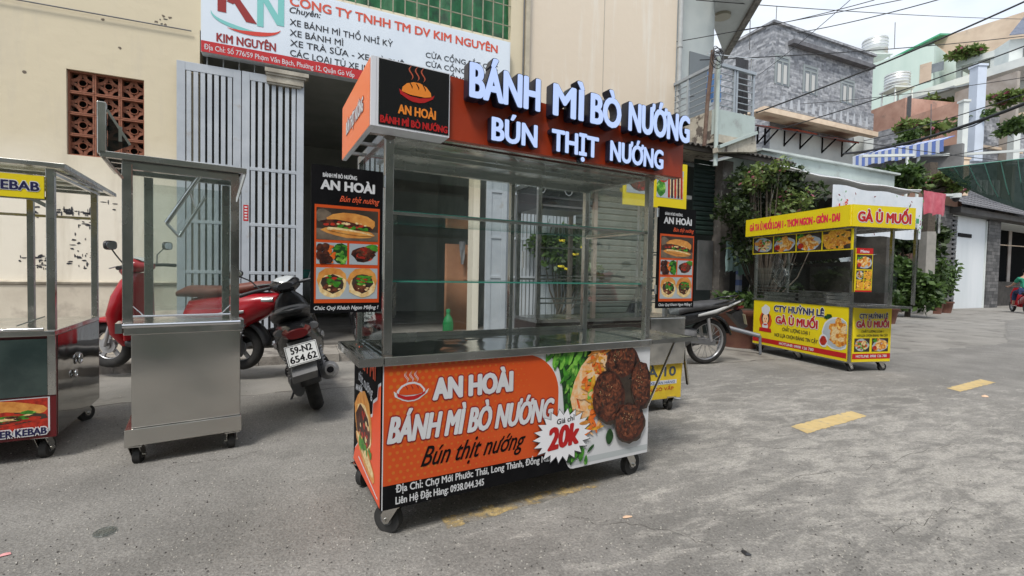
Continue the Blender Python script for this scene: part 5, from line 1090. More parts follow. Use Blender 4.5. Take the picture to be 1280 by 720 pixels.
pb.text('XE CƠM GÀ 10', bx1 - 1.1, zy - .10, .075, bx1 - .06, mats=mat('grey_blue', S(70, 80, 90)), bold=.05, l=.001); pb.text('CHUYÊN SẢN XUẤT XE BÁN HÀNG', bx1 - .7, zb_ + .126, .022, bx1 - .07, mats=mat('pr_blue', S(50, 90, 150)), bold=.02, l=.002)
pb.text('Đ/C: QUẬN GÒ VẤP', bx1 - .6, zb_ + .07, .026, bx1 - .08, mats=red, bold=.02, l=.001)
MB().box((bx1 - .36, -.03, zy + .002), (bx1 - .0, -.006, zc_)).build('side_box', steel, t, bevel=.003)
mb = MB(); mb.loft([((bx1 + .0, .1, zb_ + .18), (0, .06, 0), (0, 0, .12)), ((bx1 + .06, .1, zb_ + .2), (0, .05, 0), (0, 0, .14)), ((bx1 + .085, .1, zb_ + .3), (0, .03, 0), (0, 0, .2))], 10); mb.build('curved_guard', mat('old_yellow', (1, 1, 1, 1)), t)
mb = MB(); mb.bar((bx1 - .02, -.02, zy + .25), (bx1 + .08, .0, zb_ + .1), .02); mb.build('guard_edge', steel_dark, t)
MB().box((bx0, -.015, zc_ - .0145), (bx1 + .02, bd, zc_ + .01)).build('counter', steel, t)
zt2 = B(850, 203)[1]
for x in (671, 741, 832): 
    a = B(x, 350)[0]
    for v_ in (0, bd - .03): MB().box((a, v_, zc_ + .011), (a + .03, v_ + .03, zt2 - .3)).build('post', steel if x != 741 else mat('weathered_post', (.28, .23, .19), (.2, .17, .14), 9, rough=.7), t)
zk = B(700, 262)[1]
MB().box((bx0 + .0, .031, zk), (B(738, 300)[0], bd - .031, zt2 - .3)).build('upper_cabinet', mat('upper_black', (.025, .026, .028), (.045, .045, .05), 4, rough=.3), t)
for k in range(7): MB().box((bx0 + .02, .026, zk + .02 + k * .06), (B(738, 300)[0] - .02, .0305, zk + .035 + k * .06)).build('vent_slat', greyp, t)
for x in (678, 712): a = B(x, 240)[0]; MB().torus((a, .015, zk + .14), (0, 1, 0), .03, .006, 14, 6).build('handle', chrome, t)
mb = MB()
for y in (310, 345, 373, 379): z = B(700, y)[1]; mb.bar((bx0, .01, z), (bx1 - .03, .01, z), .010); mb.bar((bx1 - .02, 0.03, z), (bx1 - .02, bd, z), .012)
mb.bar((bx0, bd, B(700, 350)[1]), (bx1, bd, B(700, 350)[1]), .014); mb.build('rail', steel, t)
MB().box((bx0 + .02, .002, zc_ + .02), (bx1 - .04, .005, zk)).build('glass_pane', glass, t); MB().box((bx1 - .012, .03, zc_ + .02), (bx1 - .009, bd - .03, zt2 - .3)).build('glass_pane', glass, t)
MB().box((bx0 - .02, -.03, zt2 - .30), (bx1 + .03, bd + .02, zt2 - .27)).build('canopy_sheet', steel_dark, t)
hx0, hx1 = B(780, 230, -.05)[0], B(858, 230, -.05)[0]; hz0, hz1 = B(850, 262, -.05)[1], B(857, 206, -.05)[1]
hd = MB().box((hx0, -.055, hz0), (hx1, -.035, hz1)).build('photo_header', yellow, t); phd = Pan(t, (hx0, -.0555, hz0)); hw, hh = hx1 - hx0, hz1 - hz0
food(phd, .02, hh * .25, hw * .40, hh * .58, .001, 'grill', 4).parent = hd
P_ = Photo(phd, hw * .50, hh * .22, hw * .44, hh * .62, .001, 'plate', 3); P_.b('green', .15, .35, .18, .3); P_.b('redf', .25, .75, .2, .22)
for k in range(5): P_.sh([(.42 + k * .12, .02), (.5 + k * .12, .02), (.47 + k * .12, .98), (.40 + k * .12, .98)], 'meatd' if k % 2 else 'redf'); P_.sh([(.50 + k * .12, .1), (.53 + k * .12, .1), (.51 + k * .12, .8), (.48 + k * .12, .8)], 'crumb')
P_.done(hd)

# ================================================================== MOTORCYCLES
platem = mat('plate_white', S(205, 206, 204), rough=.5); vred = mat('scooter_red', (.34, .012, .02), (.28, .01, .015), 2, rough=.18); vblack = mat('scooter_black', (.010, .010, .011), (.02, .02, .022), 3, rough=.22)
seatbrown = mat('seat_brown', S(118, 66, 52), S(95, 50, 40), 8, rough=.55, bump=.1); seatblack = mat('seat_black', (.035, .035, .037), (.06, .06, .062), 10, rough=.55); tyrem = mat('tyre', (.014, .014, .014), (.03, .028, .026), 20, rough=.85)
lensred = mat('lens_red', (.09, .006, .007), rough=.15); lensclear = mat('lens_clear', (.5, .52, .52), rough=.1, metal=.3); silver = mat('silver_paint', (.42, .42, .43), rough=.35, metal=.6); mirror = mat('mirror_glass', (.8, .82, .84), metal=1, rough=.03)
def wheel(par, x, r, w=.05, spokes=False, rimm=None, y=0):
    o = MB().torus((x, y, r), (0, 1, 0), r - w, w, 30, 10, sq=1.0).build('tyre', tyrem, par)
    m = MB(); m.torus((x, y, r), (0, 1, 0), r - w * 1.75, .012, 26, 6, sq=2.2); m.cyl((x, y - .05, r), (x, y + .05, r), .035, 12)
    if spokes:
        for k in range(18):
            a = 2 * math.pi * k / 18; m.tube([(x + .03 * math.cos(a + .5), y + .03 * (-1) ** k, r + .03 * math.sin(a + .5)), (x + (r - w * 1.8) * math.cos(a), y, r + (r - w * 1.8) * math.sin(a))], .003, 4)
    else:
        for k in range(5):
            a = 2 * math.pi * k / 5 + .3; m.bar((x + .02 * math.cos(a), y, r + .02 * math.sin(a)), (x + (r - w * 1.7) * math.cos(a), y, r + (r - w * 1.7) * math.sin(a)), .035, .02, up=(0, 1, 0))
        m.disc((x, y + .03, r), (0, 1, 0), .075, 16, th=.012)
    m.build('rim', rimm or silver, par)
def fender(par, x, r, a0, a1, wd, m, y=0, th=.012, gap=.03, name='fender'):
    mb = MB(); n = 12; prof = [(-wd, -.02), (-wd * .8, .012), (0, .028), (wd * .8, .012), (wd, -.02)]; vs = []
    for i in range(n + 1):
        a = R(a0 + (a1 - a0) * i / n)
        for (dy, dr) in prof: vs.append((x + (r + gap + dr) * math.cos(a), y + dy, r + (r + gap + dr) * math.sin(a)))
    k = len(prof); mb.add(vs, [(i * k + j, i * k + j + 1, (i + 1) * k + j + 1, (i + 1) * k + j) for i in range(n) for j in range(k - 1)], 0, True)
    o = mb.build(name, m, par); md = o.modifiers.new('thick', 'SOLIDIFY'); md.thickness = th; return o
def plate(par, x, y, z, rows, tilt=.25, w=.19, h=.14, m=None):
    """faces backwards (-x)"""
    X = Vector((0, -1, 0)); Z = Vector((math.sin(tilt), 0, math.cos(tilt))); Nn = X.cross(Z)
    O_ = Vector((x, y, z)) - X * w / 2 - Z * h / 2; mb = MB(); mb.prism([O_, O_ + X * w, O_ + X * w + Z * h, O_ + Z * h], -Nn * .004); p = mb.build('number_plate', m or platem, par)
    pn_ = Pan(par, O_ + Nn * .0005, X, Z); mb = MB()
    for (a, b, c, d) in ((.004, w - .004, .004, .007), (.004, w - .004, h - .007, h - .004), (.004, .007, .007, h - .007), (w - .007, w - .004, .007, h - .007)): pn_.rect(mb, a, b, c, d, .0004)
    mb.build('plate_border', black, p)
    for s_, a, b, c in rows: pn_.text(s_, a, b, .046, c, mats=black, bold=.04, l=.0008, parent=p)
def scooter(name, label, fr, at, rot, paint, seat, retro, rows, lean=.0, panel=None):
    """local axes: x forward, y left, origin on the ground under the rear axle"""
    t = bpy.data.objects.new(name, None); COL.objects.link(t); setp(t, label, 'scooter'); ORG[t.name] = (Vector((0, 0, 0)), 0)
    t.matrix_world = fr.mat @ Matrix.Translation(Vector(at)) @ Matrix.Rotation(rot, 4, 'Z') @ Matrix.Rotation(lean, 4, 'X')
    r = .225 if retro else .25; wb = 1.25; w_ = .05
    MBs = lambda: MB()
    wp = MB().build('rear_wheel', tyrem, t) if 0 else None
    for nm, x in (('rear_wheel', 0), ('front_wheel', wb)):
        o = MB().cyl((x, -.03, r), (x, .03, r), .05, 12).build(nm, silver, t); ORG[o.name] = (Vector((0, 0, 0)), 0); wheel(o, x, r, w_)
    fender(t, wb, r, -10, 150, .075, paint); fender(t, 0, r, 60, 175, .07, blackp, name='rear_fender', gap=.05)
    m = MB()
    for s_ in (-.07, .07): m.tube([(wb, s_, r), (wb - .07, s_, .45), (wb - .16, s_ * .5, .68)], .018, 8)
    m.build('fork', silver, t)
    # leg shield
    m = MB(); ws = .20 if retro else .17
    m.loft([((wb - .22, 0, .24), (.05, 0, 0), (0, .12, 0)), ((wb - .17, 0, .36), (.075, 0, 0), (0, ws * .9, 0)), ((wb - .18, 0, .55), (.085, 0, 0), (0, ws * 1.12, 0)), ((wb - .22, 0, .72), (.09, 0, 0), (0, ws, 0)), ((wb - .26, 0, .86), (.08, 0, 0), (0, ws * .68, 0)), ((wb - .29, 0, .93), (.05, 0, 0), (0, ws * .35, 0))], 18, 0, 2.4); m.build('leg_shield', paint, t)
    m = MB(); m.loft([((wb - .28, 0, .3), (.02, 0, 0), (0, ws * .9, 0)), ((wb - .285, 0, .5), (.02, 0, 0), (0, ws * 1.0, 0)), ((wb - .33, 0, .8), (.02, 0, 0), (0, ws * .7, 0))], 14, 0, 3); m.build('inner_shield', blackp if not retro else paint, t)
    # floorboard
    m = MB(); m.loft([((wb - .25, 0, .27), (0, .14, 0), (0, 0, .045)), ((.62, 0, .25), (0, .17, 0), (0, 0, .05)), ((.42, 0, .27), (0, .17, 0), (0, 0, .06))], 14, 0, 3.5); m.build('floorboard', blackp, t)
    # rear body
    m = MB(); B_ = .20 if retro else .16
    m.loft([((.50, 0, .42), (0, .10, 0), (0, 0, .16)), ((.42, 0, .46), (0, B_ * .85, 0), (0, 0, .24)), ((.2, 0, .53), (0, B_, 0), (0, 0, .22)), ((-.02, 0, .58), (0, B_, 0), (0, 0, .19)), ((-.24, 0, .64), (0, B_ * .8, 0), (0, 0, .13)), ((-.42, 0, .70), (0, B_ * .5, 0), (0, 0, .07)), ((-.48, 0, .71), (0, B_ * .3, 0), (0, 0, .035))], 18, 0, 2.5); m.build('body', paint, t)
    m = MB(); m.loft([((.56, 0, .74), (0, .07, 0), (0, 0, .03)), ((.45, 0, .765), (0, .13, 0), (0, 0, .055)), ((.2, 0, .765), (0, .155, 0), (0, 0, .055)), ((0, 0, .79), (0, .15, 0), (0, 0, .055)), ((-.2, 0, .825), (0, .12, 0), (0, 0, .05)), ((-.34, 0, .84), (0, .07, 0), (0, 0, .03))], 16, 0, 2.6); m.build('seat', seat, t)
    # handlebar, headset, mirrors
    m = MB(); m.loft([((wb - .18, 0, .94), (0, .06, 0), (0, 0, .05)), ((wb - .26, 0, 1.0), (0, .13, 0), (0, 0, .075)), ((wb - .36, 0, 1.0), (0, .12, 0), (0, 0, .06)), ((wb - .42, 0, .99), (0, .06, 0), (0, 0, .03))], 16, 0, 2.4); m.build('headset', paint, t)
    MB().loft([((wb - .155, 0, .955), (0, .05, 0), (0, 0, .045)), ((wb - .135, 0, .95), (0, .03, 0), (0, 0, .028))], 16).build('headlight', lensclear, t)
    m = MB(); m.loft([((wb - .40, 0, 1.035), (0, .03, 0), (.01, 0, .01)), ((wb - .37, 0, 1.06), (0, .085, 0), (.025, 0, .012)), ((wb - .30, 0, 1.075), (0, .06, 0), (.02, 0, .008))], 14); m.build('dial', lensclear, t)
    for s_ in (-1, 1):
        h = MB(); h.tube([(wb - .32, s_ * .08, 1.0), (wb - .37, s_ * .24, 1.0), (wb - .40, s_ * .36, .99)], [.016, .017, .019], 10); h.build('grip', blackp, t)
        h = MB(); h.tube([(wb - .31, s_ * .14, 1.0), (wb - .27, s_ * .22, .995), (wb - .31, s_ * .34, .985)], .006, 6); h.build('brake_lever', silver, t)
        h = MB(); h.tube([(wb - .33, s_ * .2, 1.01), (wb - .30, s_ * .25, 1.10), (wb - .32, s_ * .33, 1.17)], .006, 6); mo = h.build('mirror_arm', blackp, t); ORG[mo.name] = (Vector((0, 0, 0)), 0)
        h = MB(); h.loft([((wb - .325, s_ * .35, 1.19), (0, .065, 0), (0, 0, .042)), ((wb - .345, s_ * .35, 1.19), (0, .062, 0), (0, 0, .04))], 16, 0, 3 if retro else 2); h.build('mirror_housing', blackp, mo)
        h = MB(); h.loft([((wb - .3465, s_ * .35, 1.19), (0, .054, 0), (0, 0, .033)), ((wb - .347, s_ * .35, 1.19), (0, .053, 0), (0, 0, .032))], 16, 0, 3 if retro else 2); h.build('mirror_glass', mirror, mo)
        h = MB(); h.loft([((-.28, s_ * .11, .70), (0, .035, 0), (0, 0, .03)), ((-.38, s_ * .10, .71), (0, .028, 0), (0, 0, .022))], 10); h.build('indicator', lensclear if retro else greyp, t)
        h = MB(); h.loft([((.14, s_ * (B_ + .002), .55), (0, .004, 0), (.0, 0, .02)), ((.0, s_ * (B_ + .006), .58), (0, .008, 0), (0, 0, .028)), ((-.14, s_ * (B_ * .93), .60), (0, .004, 0), (0, 0, .012))], 8); h.build('side_trim', silver, t)
    m = MB(); m.tube([(.0, -.12, .78), (-.28, -.10, .84), (-.46, -.05, .855), (-.46, .05, .855), (-.28, .10, .84), (.0, .12, .78)], .014, 8); m.add([(-.3, -.1, .845), (-.47, -.05, .86), (-.47, .05, .86), (-.3, .1, .845)], [(0, 1, 2, 3)]); m.build('grab_rail', blackp, t)
    m = MB(); m.loft([((-.44, 0, .70), (0, .09, 0), (0, 0, .045)), ((-.495, 0, .69), (0, .065, 0), (0, 0, .03))], 14, 0, 2.5); m.build('tail_light', lensred, t)
    m = MB(); m.prism([(-.34, -.075, .62), (-.44, -.075, .64), (-.56, -.06, .42), (-.50, -.05, .36), (-.38, -.06, .50)], (0, .15, 0)); m.build('mudguard', greyp if not retro else blackp, t)
    plate(t, -.545, 0, .56, rows, tilt=.30)
    m = MB(); m.loft([((.28, -.10, .2), (0, .03, 0), (0, 0, .03)), ((.1, -.13, .24), (0, .055, 0), (0, 0, .06)), ((-.25, -.14, .33), (0, .06, 0), (0, 0, .07)), ((-.30, -.14, .34), (0, .035, 0), (0, 0, .045))], 14); m.build('exhaust', silver if not retro else blackp, t); MB().cyl((-.30, -.14, .34), (-.315, -.14, .345), .024, 10).build('exhaust_tip', black, t)
    m = MB(); m.loft([((.38, .06, .25), (0, .08, 0), (0, 0, .1)), ((.1, .09, .26), (0, .06, 0), (0, 0, .1)), ((-.06, .09, .24), (0, .045, 0), (0, 0, .09))], 12); m.loft([((.32, -.02, .27), (0, .12, 0), (0, 0, .12)), ((.15, -.02, .3), (0, .1, 0), (0, 0, .12))], 12); m.build('engine', greyp, t)
    for s_ in (-.11, .11):
        m = MB(); pts = []
        for i in range(50): q = i / 49; pts.append((-.02 - .12 * q + .022 * math.cos(i * 1.3) * .6, s_ + .022 * math.sin(i * 1.3), .27 + .28 * q))
        m.tube(pts, .005, 5); m.tube([(-.02, s_, .25), (-.14, s_, .58)], .011, 6); m.build('shock_absorber', silver, t)
    m = MB(); m.tube([(.4, .08, .2), (.36, .2, .005)], .009, 6); m.build('side_stand', blackp, t)
    return t
W3 = Fr((0, 0), 0)
# red retro scooter on the pavement, front to the left
pf_, prr = FAC.loc(G(134, 459, .1)), FAC.loc(G(318, 462, .1))
ang = math.atan2(pf_[1] - prr[1], pf_[0] - prr[0])
sco = scooter('scooter', 'red retro scooter with a brown seat parked behind the bare steel cart', FAC, (prr[0] - .02, prr[1], .102), ang, vred, seatbrown, True, [('59-X1', .03, .08, .16), ('318.07', .015, .018, .175)], lean=-.05)
sco.scale = (1.03,) * 3; sco.location -= Vector((.10, .02, 0))
p1 = G(398, 511); hd_ = R(116)
scooter('scooter', 'black scooter seen from behind with a white number plate, beside the grey gates', W3, (p1.x, p1.y, .005), hd_, vblack, seatblack, False, [('59-N2', .03, .08, .16), ('654.62', .015, .018, .175)], lean=-.25).scale = (1.0, 1.08, 1.0)
p1 = D(467, 403, 5.9)
scooter('scooter', 'black scooter mostly hidden behind the left menu board of the orange cart', W3, (p1.x - .375 * .545, p1.y + .927 * .545, .005), R(112), vblack, seatblack, False, [('47-L2', .03, .08, .16), ('396.5', .03, .018, .16)], lean=-.14)
# small motorcycle seen from its tail side
pr2 = FAC.loc(G(880, 455)); t = bpy.data.objects.new('motorcycle', None); COL.objects.link(t); setp(t, 'dark motorcycle with spoked rear wheel sticking out behind the yellow-skirted display cart', 'motorcycle'); ORG[t.name] = (Vector((0, 0, 0)), 0)
t.matrix_world = FAC.mat @ Matrix.Translation((pr2[0], pr2[1], .005)) @ Matrix.Rotation(R(172), 4, 'Z') @ Matrix.Rotation(-.10, 4, 'X')
for nm, x in (('rear_wheel', 0), ('front_wheel', 1.24)):
    o = MB().cyl((x, -.06, .30), (x, .06, .30), .045, 12).build(nm, silver, t); ORG[o.name] = (Vector((0, 0, 0)), 0); wheel(o, x, .30, .034, True)
fender(t, 1.24, .30, 20, 150, .06, vblack); fender(t, 0, .30, 70, 165, .06, vblack, name='rear_fender', gap=.045)
m = MB(); m.loft([((.62, 0, .66), (0, .06, 0), (0, 0, .05)), ((.4, 0, .74), (0, .12, 0), (0, 0, .06)), ((.1, 0, .775), (0, .13, 0), (0, 0, .05)), ((-.2, 0, .80), (0, .10, 0), (0, 0, .045)), ((-.32, 0, .82), (0, .05, 0), (0, 0, .02))], 14, 0, 2.6); m.build('seat', seatblack, t)
m = MB(); m.loft([((.6, 0, .55), (0, .06, 0), (0, 0, .12)), ((.3, 0, .62), (0, .11, 0), (0, 0, .1)), ((0, 0, .69), (0, .115, 0), (0, 0, .07)), ((-.3, 0, .77), (0, .07, 0), (0, 0, .045)), ((-.5, 0, .84), (0, .03, 0), (0, 0, .02))], 14, 0, 2.4); m.build('body', vblack, t)
for s_ in (-1, 1):
    m = MB(); m.loft([((.25, s_ * .117, .66), (0, .006, 0), (0, 0, .016)), ((0, s_ * .120, .71), (0, .008, 0), (0, 0, .026)), ((-.42, s_ * .05, .83), (0, .006, 0), (0, 0, .010))], 8); m.build('side_stripe', mat('stripe_white', S(190, 190, 188), rough=.3), t)
    m = MB(); m.tube([(.0, s_ * .09, .32), (.08, s_ * .09, .62)], .02, 8); m.build('shock_absorber', silver, t)
    m = MB(); m.tube([(1.0, s_ * .05, .96), (.92, s_ * .3, 1.0)], .016, 8); m.build('grip', blackp, t)
m = MB(); m.loft([((1.2, 0, .5), (.04, 0, 0), (0, .12, 0)), ((1.05, 0, .75), (.07, 0, 0), (0, .16, 0)), ((1.0, 0, .92), (.07, 0, 0), (0, .1, 0)), ((1.0, 0, 1.02), (.05, 0, 0), (0, .08, 0))], 14); m.build('front_cowl', vblack, t)
m = MB(); m.bar((1.24, -.07, .3), (1.08, -.06, .75), .03); m.bar((1.24, .07, .3), (1.08, .06, .75), .03); m.build('fork', silver, t)
m = MB(); m.loft([((.55, 0, .34), (0, .1, 0), (0, 0, .14)), ((.35, 0, .36), (0, .12, 0), (0, 0, .13)), ((.2, 0, .4), (0, .06, 0), (0, 0, .08))], 12); m.bar((.2, 0, .36), (.0, .07, .3), .04); m.bar((.3, .07, .34), (-.06, .08, .30), .05, .07); m.build('engine', greyp, t)
MB().tube([(.6, -.12, .2), (.2, -.13, .22), (-.28, -.14, .30)], [.015, .03, .036], 12).build('exhaust', greyp, t)
m = MB(); m.tube([(.1, -.11, .78), (-.25, -.1, .86), (-.42, 0, .90), (-.25, .1, .86), (.1, .11, .78)], .012, 8); m.build('grab_rail', vblack, t)
plate(t, -.50, 0, .60, [('59-V1', .03, .08, .16), ('207.3', .03, .018, .16)], tilt=.35, m=mat('old_plate', S(190, 182, 150), rough=.5)); MB().prism([(-.3, -.06, .66), (-.46, -.05, .72), (-.58, -.05, .5), (-.52, -.05, .46)], (0, .1, 0)).build('mudguard', blackp, t); MB().loft([((-.40, 0, .74), (0, .06, 0), (0, 0, .03)), ((-.50, 0, .75), (0, .04, 0), (0, 0, .02))], 10).build('tail_light', lensred, t)

# ================================================================== FAR BUILDINGS
stone = bpy.data.materials.new('grey_stone'); stone.use_nodes = True
def stone_nodes(m, k=1.0, cols=((.10, .11, .125), (.30, .31, .33), (.17, .18, .20))):
    t = m.node_tree; L = t.links.new; p = t.nodes['Principled BSDF']; p.inputs['Roughness'].default_value = .85
    co = N(t, 'ShaderNodeTexCoord'); sx = N(t, 'ShaderNodeSeparateXYZ'); L(co.outputs['Object'], sx.inputs[0]); ad = N(t, 'ShaderNodeMath', operation='ADD'); L(sx.outputs[0], ad.inputs[0]); L(sx.outputs[1], ad.inputs[1]); cb = N(t, 'ShaderNodeCombineXYZ'); L(ad.outputs[0], cb.inputs[0]); L(sx.outputs[2], cb.inputs[1])
    b = N(t, 'ShaderNodeTexBrick'); b.inputs['Scale'].default_value = k; b.inputs['Color1'].default_value = (*cols[0], 1); b.inputs['Color2'].default_value = (*cols[1], 1); b.inputs['Mortar'].default_value = (*cols[2], 1)
    b.inputs['Mortar Size'].default_value = .01; b.inputs['Brick Width'].default_value = .62; b.inputs['Row Height'].default_value = .2; b.offset = .43; b.squash = 1.4; b.squash_frequency = 3
    L(cb.outputs[0], b.inputs[0]); n = N(t, 'ShaderNodeTexNoise'); n.inputs['Scale'].default_value = 3 * k; n.inputs['Detail'].default_value = 8; L(co.outputs['Object'], n.inputs[0]); mm = N(t, 'ShaderNodeMix', data_type='RGBA', blend_type='OVERLAY'); mm.inputs[0].default_value = .8; L(b.outputs[0], mm.inputs[6]); L(n.outputs[0], mm.inputs[7])
    L(mm.outputs[2], p.inputs['Base Color']); bp = N(t, 'ShaderNodeBump'); bp.inputs['Strength'].default_value = .7; bp.inputs['Distance'].default_value = .05; L(b.outputs[1], bp.inputs['Height']); bp.invert = True; L(bp.outputs[0], p.inputs['Normal'])
stone_nodes(stone, 1.7, ((.17, .18, .20), (.40, .41, .43), (.26, .27, .29)))
fwhite = mat('far_white', S(216, 220, 216), S(196, 202, 200), .8, rough=.85); fgreen = mat('far_pale_green', S(200, 215, 205), S(184, 202, 192), .6, rough=.85, stretch=(1, 1, .2)); fglass = mat('window_glass_far', (.12, .14, .15), (.2, .22, .23), 1.5, rough=.08)
fframe = mat('window_frame_far', (.25, .28, .28), rough=.5); fpink = mat('pink_plaster', S(196, 158, 140), S(168, 128, 112), 1.0, rough=.9, c3=(.2, .15, .13), c3sc=1.6, c3lim=(.56, .75)); ftan = mat('tan_plaster', S(205, 186, 165), S(186, 166, 146), .7, rough=.9, c3=(.3, .26, .22), c3sc=1.2, c3lim=(.6, .8))
redtile = mat('red_tile', S(170, 78, 52), S(130, 55, 40), 6, rough=.8); ledgem = mat('cream_ledge', S(225, 205, 180), S(205, 182, 158), 2, rough=.85)
def far(label, xl, yl, xr, yr, dl, depth, m, zb=0, name='far_building', cat='building', ext=0):
    fr, L_, z1 = wall_fr(xl, yl, xr, yr, dl); t = thing(name, label, cat, fr, at=(L_ / 2, 0, 0)); MB().box((0, 0, zb), (L_ + ext, depth, z1)).build('wall', m, t); return t, fr, L_, z1
t, SB, L_, z1 = far('grey stone-clad building with three tall windows against the sky', 967, 29, 1092, 71, 24, 9, stone, name='stone_building')
MB().box((-.12, -.12, z1), (L_ + .12, 9.1, z1 + .12)).build('roof_coping', stone, t)
for (x0, y0, x1, y1) in ((969, 66, 986, 109), (1004, 79, 1021, 120), (1051, 96, 1067, 132)):
    a, z = SB.px(x0, y0 + 1); b, zb_ = SB.px(x1, y1); w = MB(); w.box((a, -.03, zb_), (a + .12, .04, z)); w.box((b - .12, -.03, zb_), (b, .04, z)); w.box((a + .121, -.03, z - .12), (b - .121, .04, z)); w.box((a + .121, -.03, zb_ + (z - zb_) * .78), (b - .121, .04, zb_ + (z - zb_) * .78 + .08)); w.box(((a + b) / 2 - .05, -.03, zb_), ((a + b) / 2 + .05, .04, zb_ + (z - zb_) * .779)); wo_ = w.build('window', fframe, t)
    MB().box((a + .121, -.012, zb_), (b - .121, -.004, z - .12)).build('pane', fglass, wo_)
    for k in (.3, .7): q = a + (b - a) * k; MB().box((q - .12, -.02, zb_ + .1), (q + .12, -.013, zb_ + (z - zb_) * .7)).build('curtain', mat('curtain', (.5, .5, .48), rough=.9), wo_)
a, z = SB.px(985, 54); b, _ = SB.px(1086, 90); MB().box((a, -.35, z - .12), (b, -.001, z + .1)).build('string_course', mat('dark_stone', (.10, .10, .11), (.16, .16, .17), 4), t)
zq0, zq1 = SB.px(966, 134, -1.3)[1], SB.px(966, 110, -1.3)[1]; u0 = SB.px(958, 120, -1.3)[0]; u1 = SB.px(1092, 150, -1.3)[0]
MB().box((u0, -1.3, zq0), (u1, -1.1, zq1)).build('balcony_parapet', stone, t); MB().box((u0, -1.099, zq0 - .1), (u1, -.001, zq0)).build('balcony_floor', ledgem, t)
hz = (zq0 + zq1) / 2; n = 13
for k in range(n):
    a = u0 + 1.2 + (u1 - u0 - 1.8) * k / (n - 1); MB().prism([(a - .13, -1.31, hz - .35), (a + .13, -1.31, hz - .35), (a + .04, -1.31, hz + .2), (a - .04, -1.31, hz + .2)], (0, .008, 0)).build('opening', mat('far_opening', (.45, .47, .5), rough=.9), t)
MB().box((u0 - .3, -1.45, zq0 - .35), (u1 + .2, -1.101, zq0 - .101)).build('ledge', ledgem, t); MB().box((0.02, -.05, 0), (L_ - .02, -.001, zq0 - .36)).build('white_wall', fwhite, t)
for (x0, y0, x1, y1) in ((957, 157, 986, 164), (991, 161, 1029, 171), (1039, 171, 1080, 182)):
    a, z = SB.px(x0, y0, -.7); b, _ = SB.px(x1, y1, -.7); b -= .7; a += .1; m = MB(); m.prism([(a, -.05, z + .25), (a, -.85, z - .05), (a, -.85, z - .12), (a, -.05, z + .17)], (b - a, 0, 0)); o = m.build('tiled_awning', redtile, t)
    m = MB()
    for q in (a + .15, b - .2): m.bar((q, -.06, z - .7), (q, -.06, z + .15), .07); m.bar((q, -.07, z - .65), (q, -.8, z - .1), .06)
    m.build('bracket', black, o, kind='stuff')
a, z = SB.px(1075, 178, -.4); MB().box((a, -.6, z - .5), (a + .9, -.06, z + .45)).build('air_conditioner', fwhite, t)
# pale green blank wall block
t, PB, L_, z1 = far('pale green blank-walled building with a small top floor room on its right', 1062, 88, 1168, 55, 40, 8, fgreen, name='pale_building')
a, z = PB.px(1162, 92, -.02); b, zt3 = PB.px(1180, 76, -.02); m = MB().box((a + .1, -.02, z), (b, -.002, zt3)); m.build('window', fglass, t); MB().box((a - .6, -.03, z - .6), (a + .1, -.001, zt3 + .2)).build('door_reveal', ftan, t)
PB2, L2, zz = wall_fr(1128, 121, 1215, 93, 33)
t2 = thing('roof_terrace', 'white terrace slab over a steel and pale-yellow glazed canopy', 'terrace', PB2, at=(L2 / 2, 0, 0)); q = PB2.px(1180, 112)[1]
MB().box((0, 0, zz - .45), (L2 + 7, 3, zz + .05)).build('slab', fwhite, t2)
za, zb_ = PB2.px(1160, 130, -1)[1], zz - 1.0
m = MB(); vs = [(1.0, -.01, zz - .46), (L2 + .5, -.01, zz - .46), (L2 + .5, -2.6, zz - 1.3), (1.0, -2.6, zz - 1.3)]; m.add(vs + [(a, b, c - .04) for a, b, c in vs], [(0, 1, 2, 3), (7, 6, 5, 4), (0, 3, 7, 4), (1, 5, 6, 2), (3, 2, 6, 7)]); m.build('canopy_glass', mat('yellow_canopy', (.62, .56, .36), (.5, .45, .3), 1, rough=.4), t2)
for k in range(8): a = 1.0 + (L2 - .5) * k / 7; MB().bar((a, -.02, zz - .54), (a, -2.65, zz - 1.4), .12).build('canopy_rafter', fframe, t2)
MB().bar((.9, -2.65, zz - 1.36), (L2 + .6, -2.65, zz - 1.36), .14).build('canopy_beam', fframe, t2)
# pink-brown parapet building
t, PK, L_, z1 = far('pinkish-brown plastered terrace building behind the striped awning', 1086, 139, 1132, 122, 30, 8, fpink, name='pink_building')
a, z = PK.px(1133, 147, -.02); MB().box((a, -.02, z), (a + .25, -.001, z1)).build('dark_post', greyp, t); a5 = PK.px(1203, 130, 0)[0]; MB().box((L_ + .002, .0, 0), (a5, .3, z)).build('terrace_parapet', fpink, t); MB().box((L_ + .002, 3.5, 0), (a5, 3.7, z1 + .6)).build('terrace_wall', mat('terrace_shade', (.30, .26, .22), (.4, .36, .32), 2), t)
# tan big building, upper right
t, TN, L_, z1 = far('large tan rendered building at the top right under the sky', 1168, 50, 1282, 14, 44, 10, ftan, name='tan_building', ext=10)
m = MB()
for (x0, y0, x1, y1) in ((1210, 66, 1290, 48),):
    fr2, l2, z2 = wall_fr(1195, 77, 1285, 50, 36); tb = thing('white_terrace', 'white railed terrace full of plants in front of the tan building', 'terrace', fr2, at=(l2 / 2, 0, 0)); MB().box((0, 0, z2 - .45), (l2 + 5, 3, z2)).build('upper_slab', fwhite, tb); MB().box((-.5, 0, z2 - 4.2), (l2 + 5, 3, z2 - 3.0)).build('lower_slab', fwhite, tb)
    for k in range(5): MB().box((l2 * k / 4, .1, z2 - 3.0), (l2 * k / 4 + .3, .4, z2 - .45)).build('column', fwhite, tb)
    MB().box((0, 2.5, z2 - 3.0), (l2 + 5, 2.6, z2 - .45)).build('back_wall', ftan, tb)
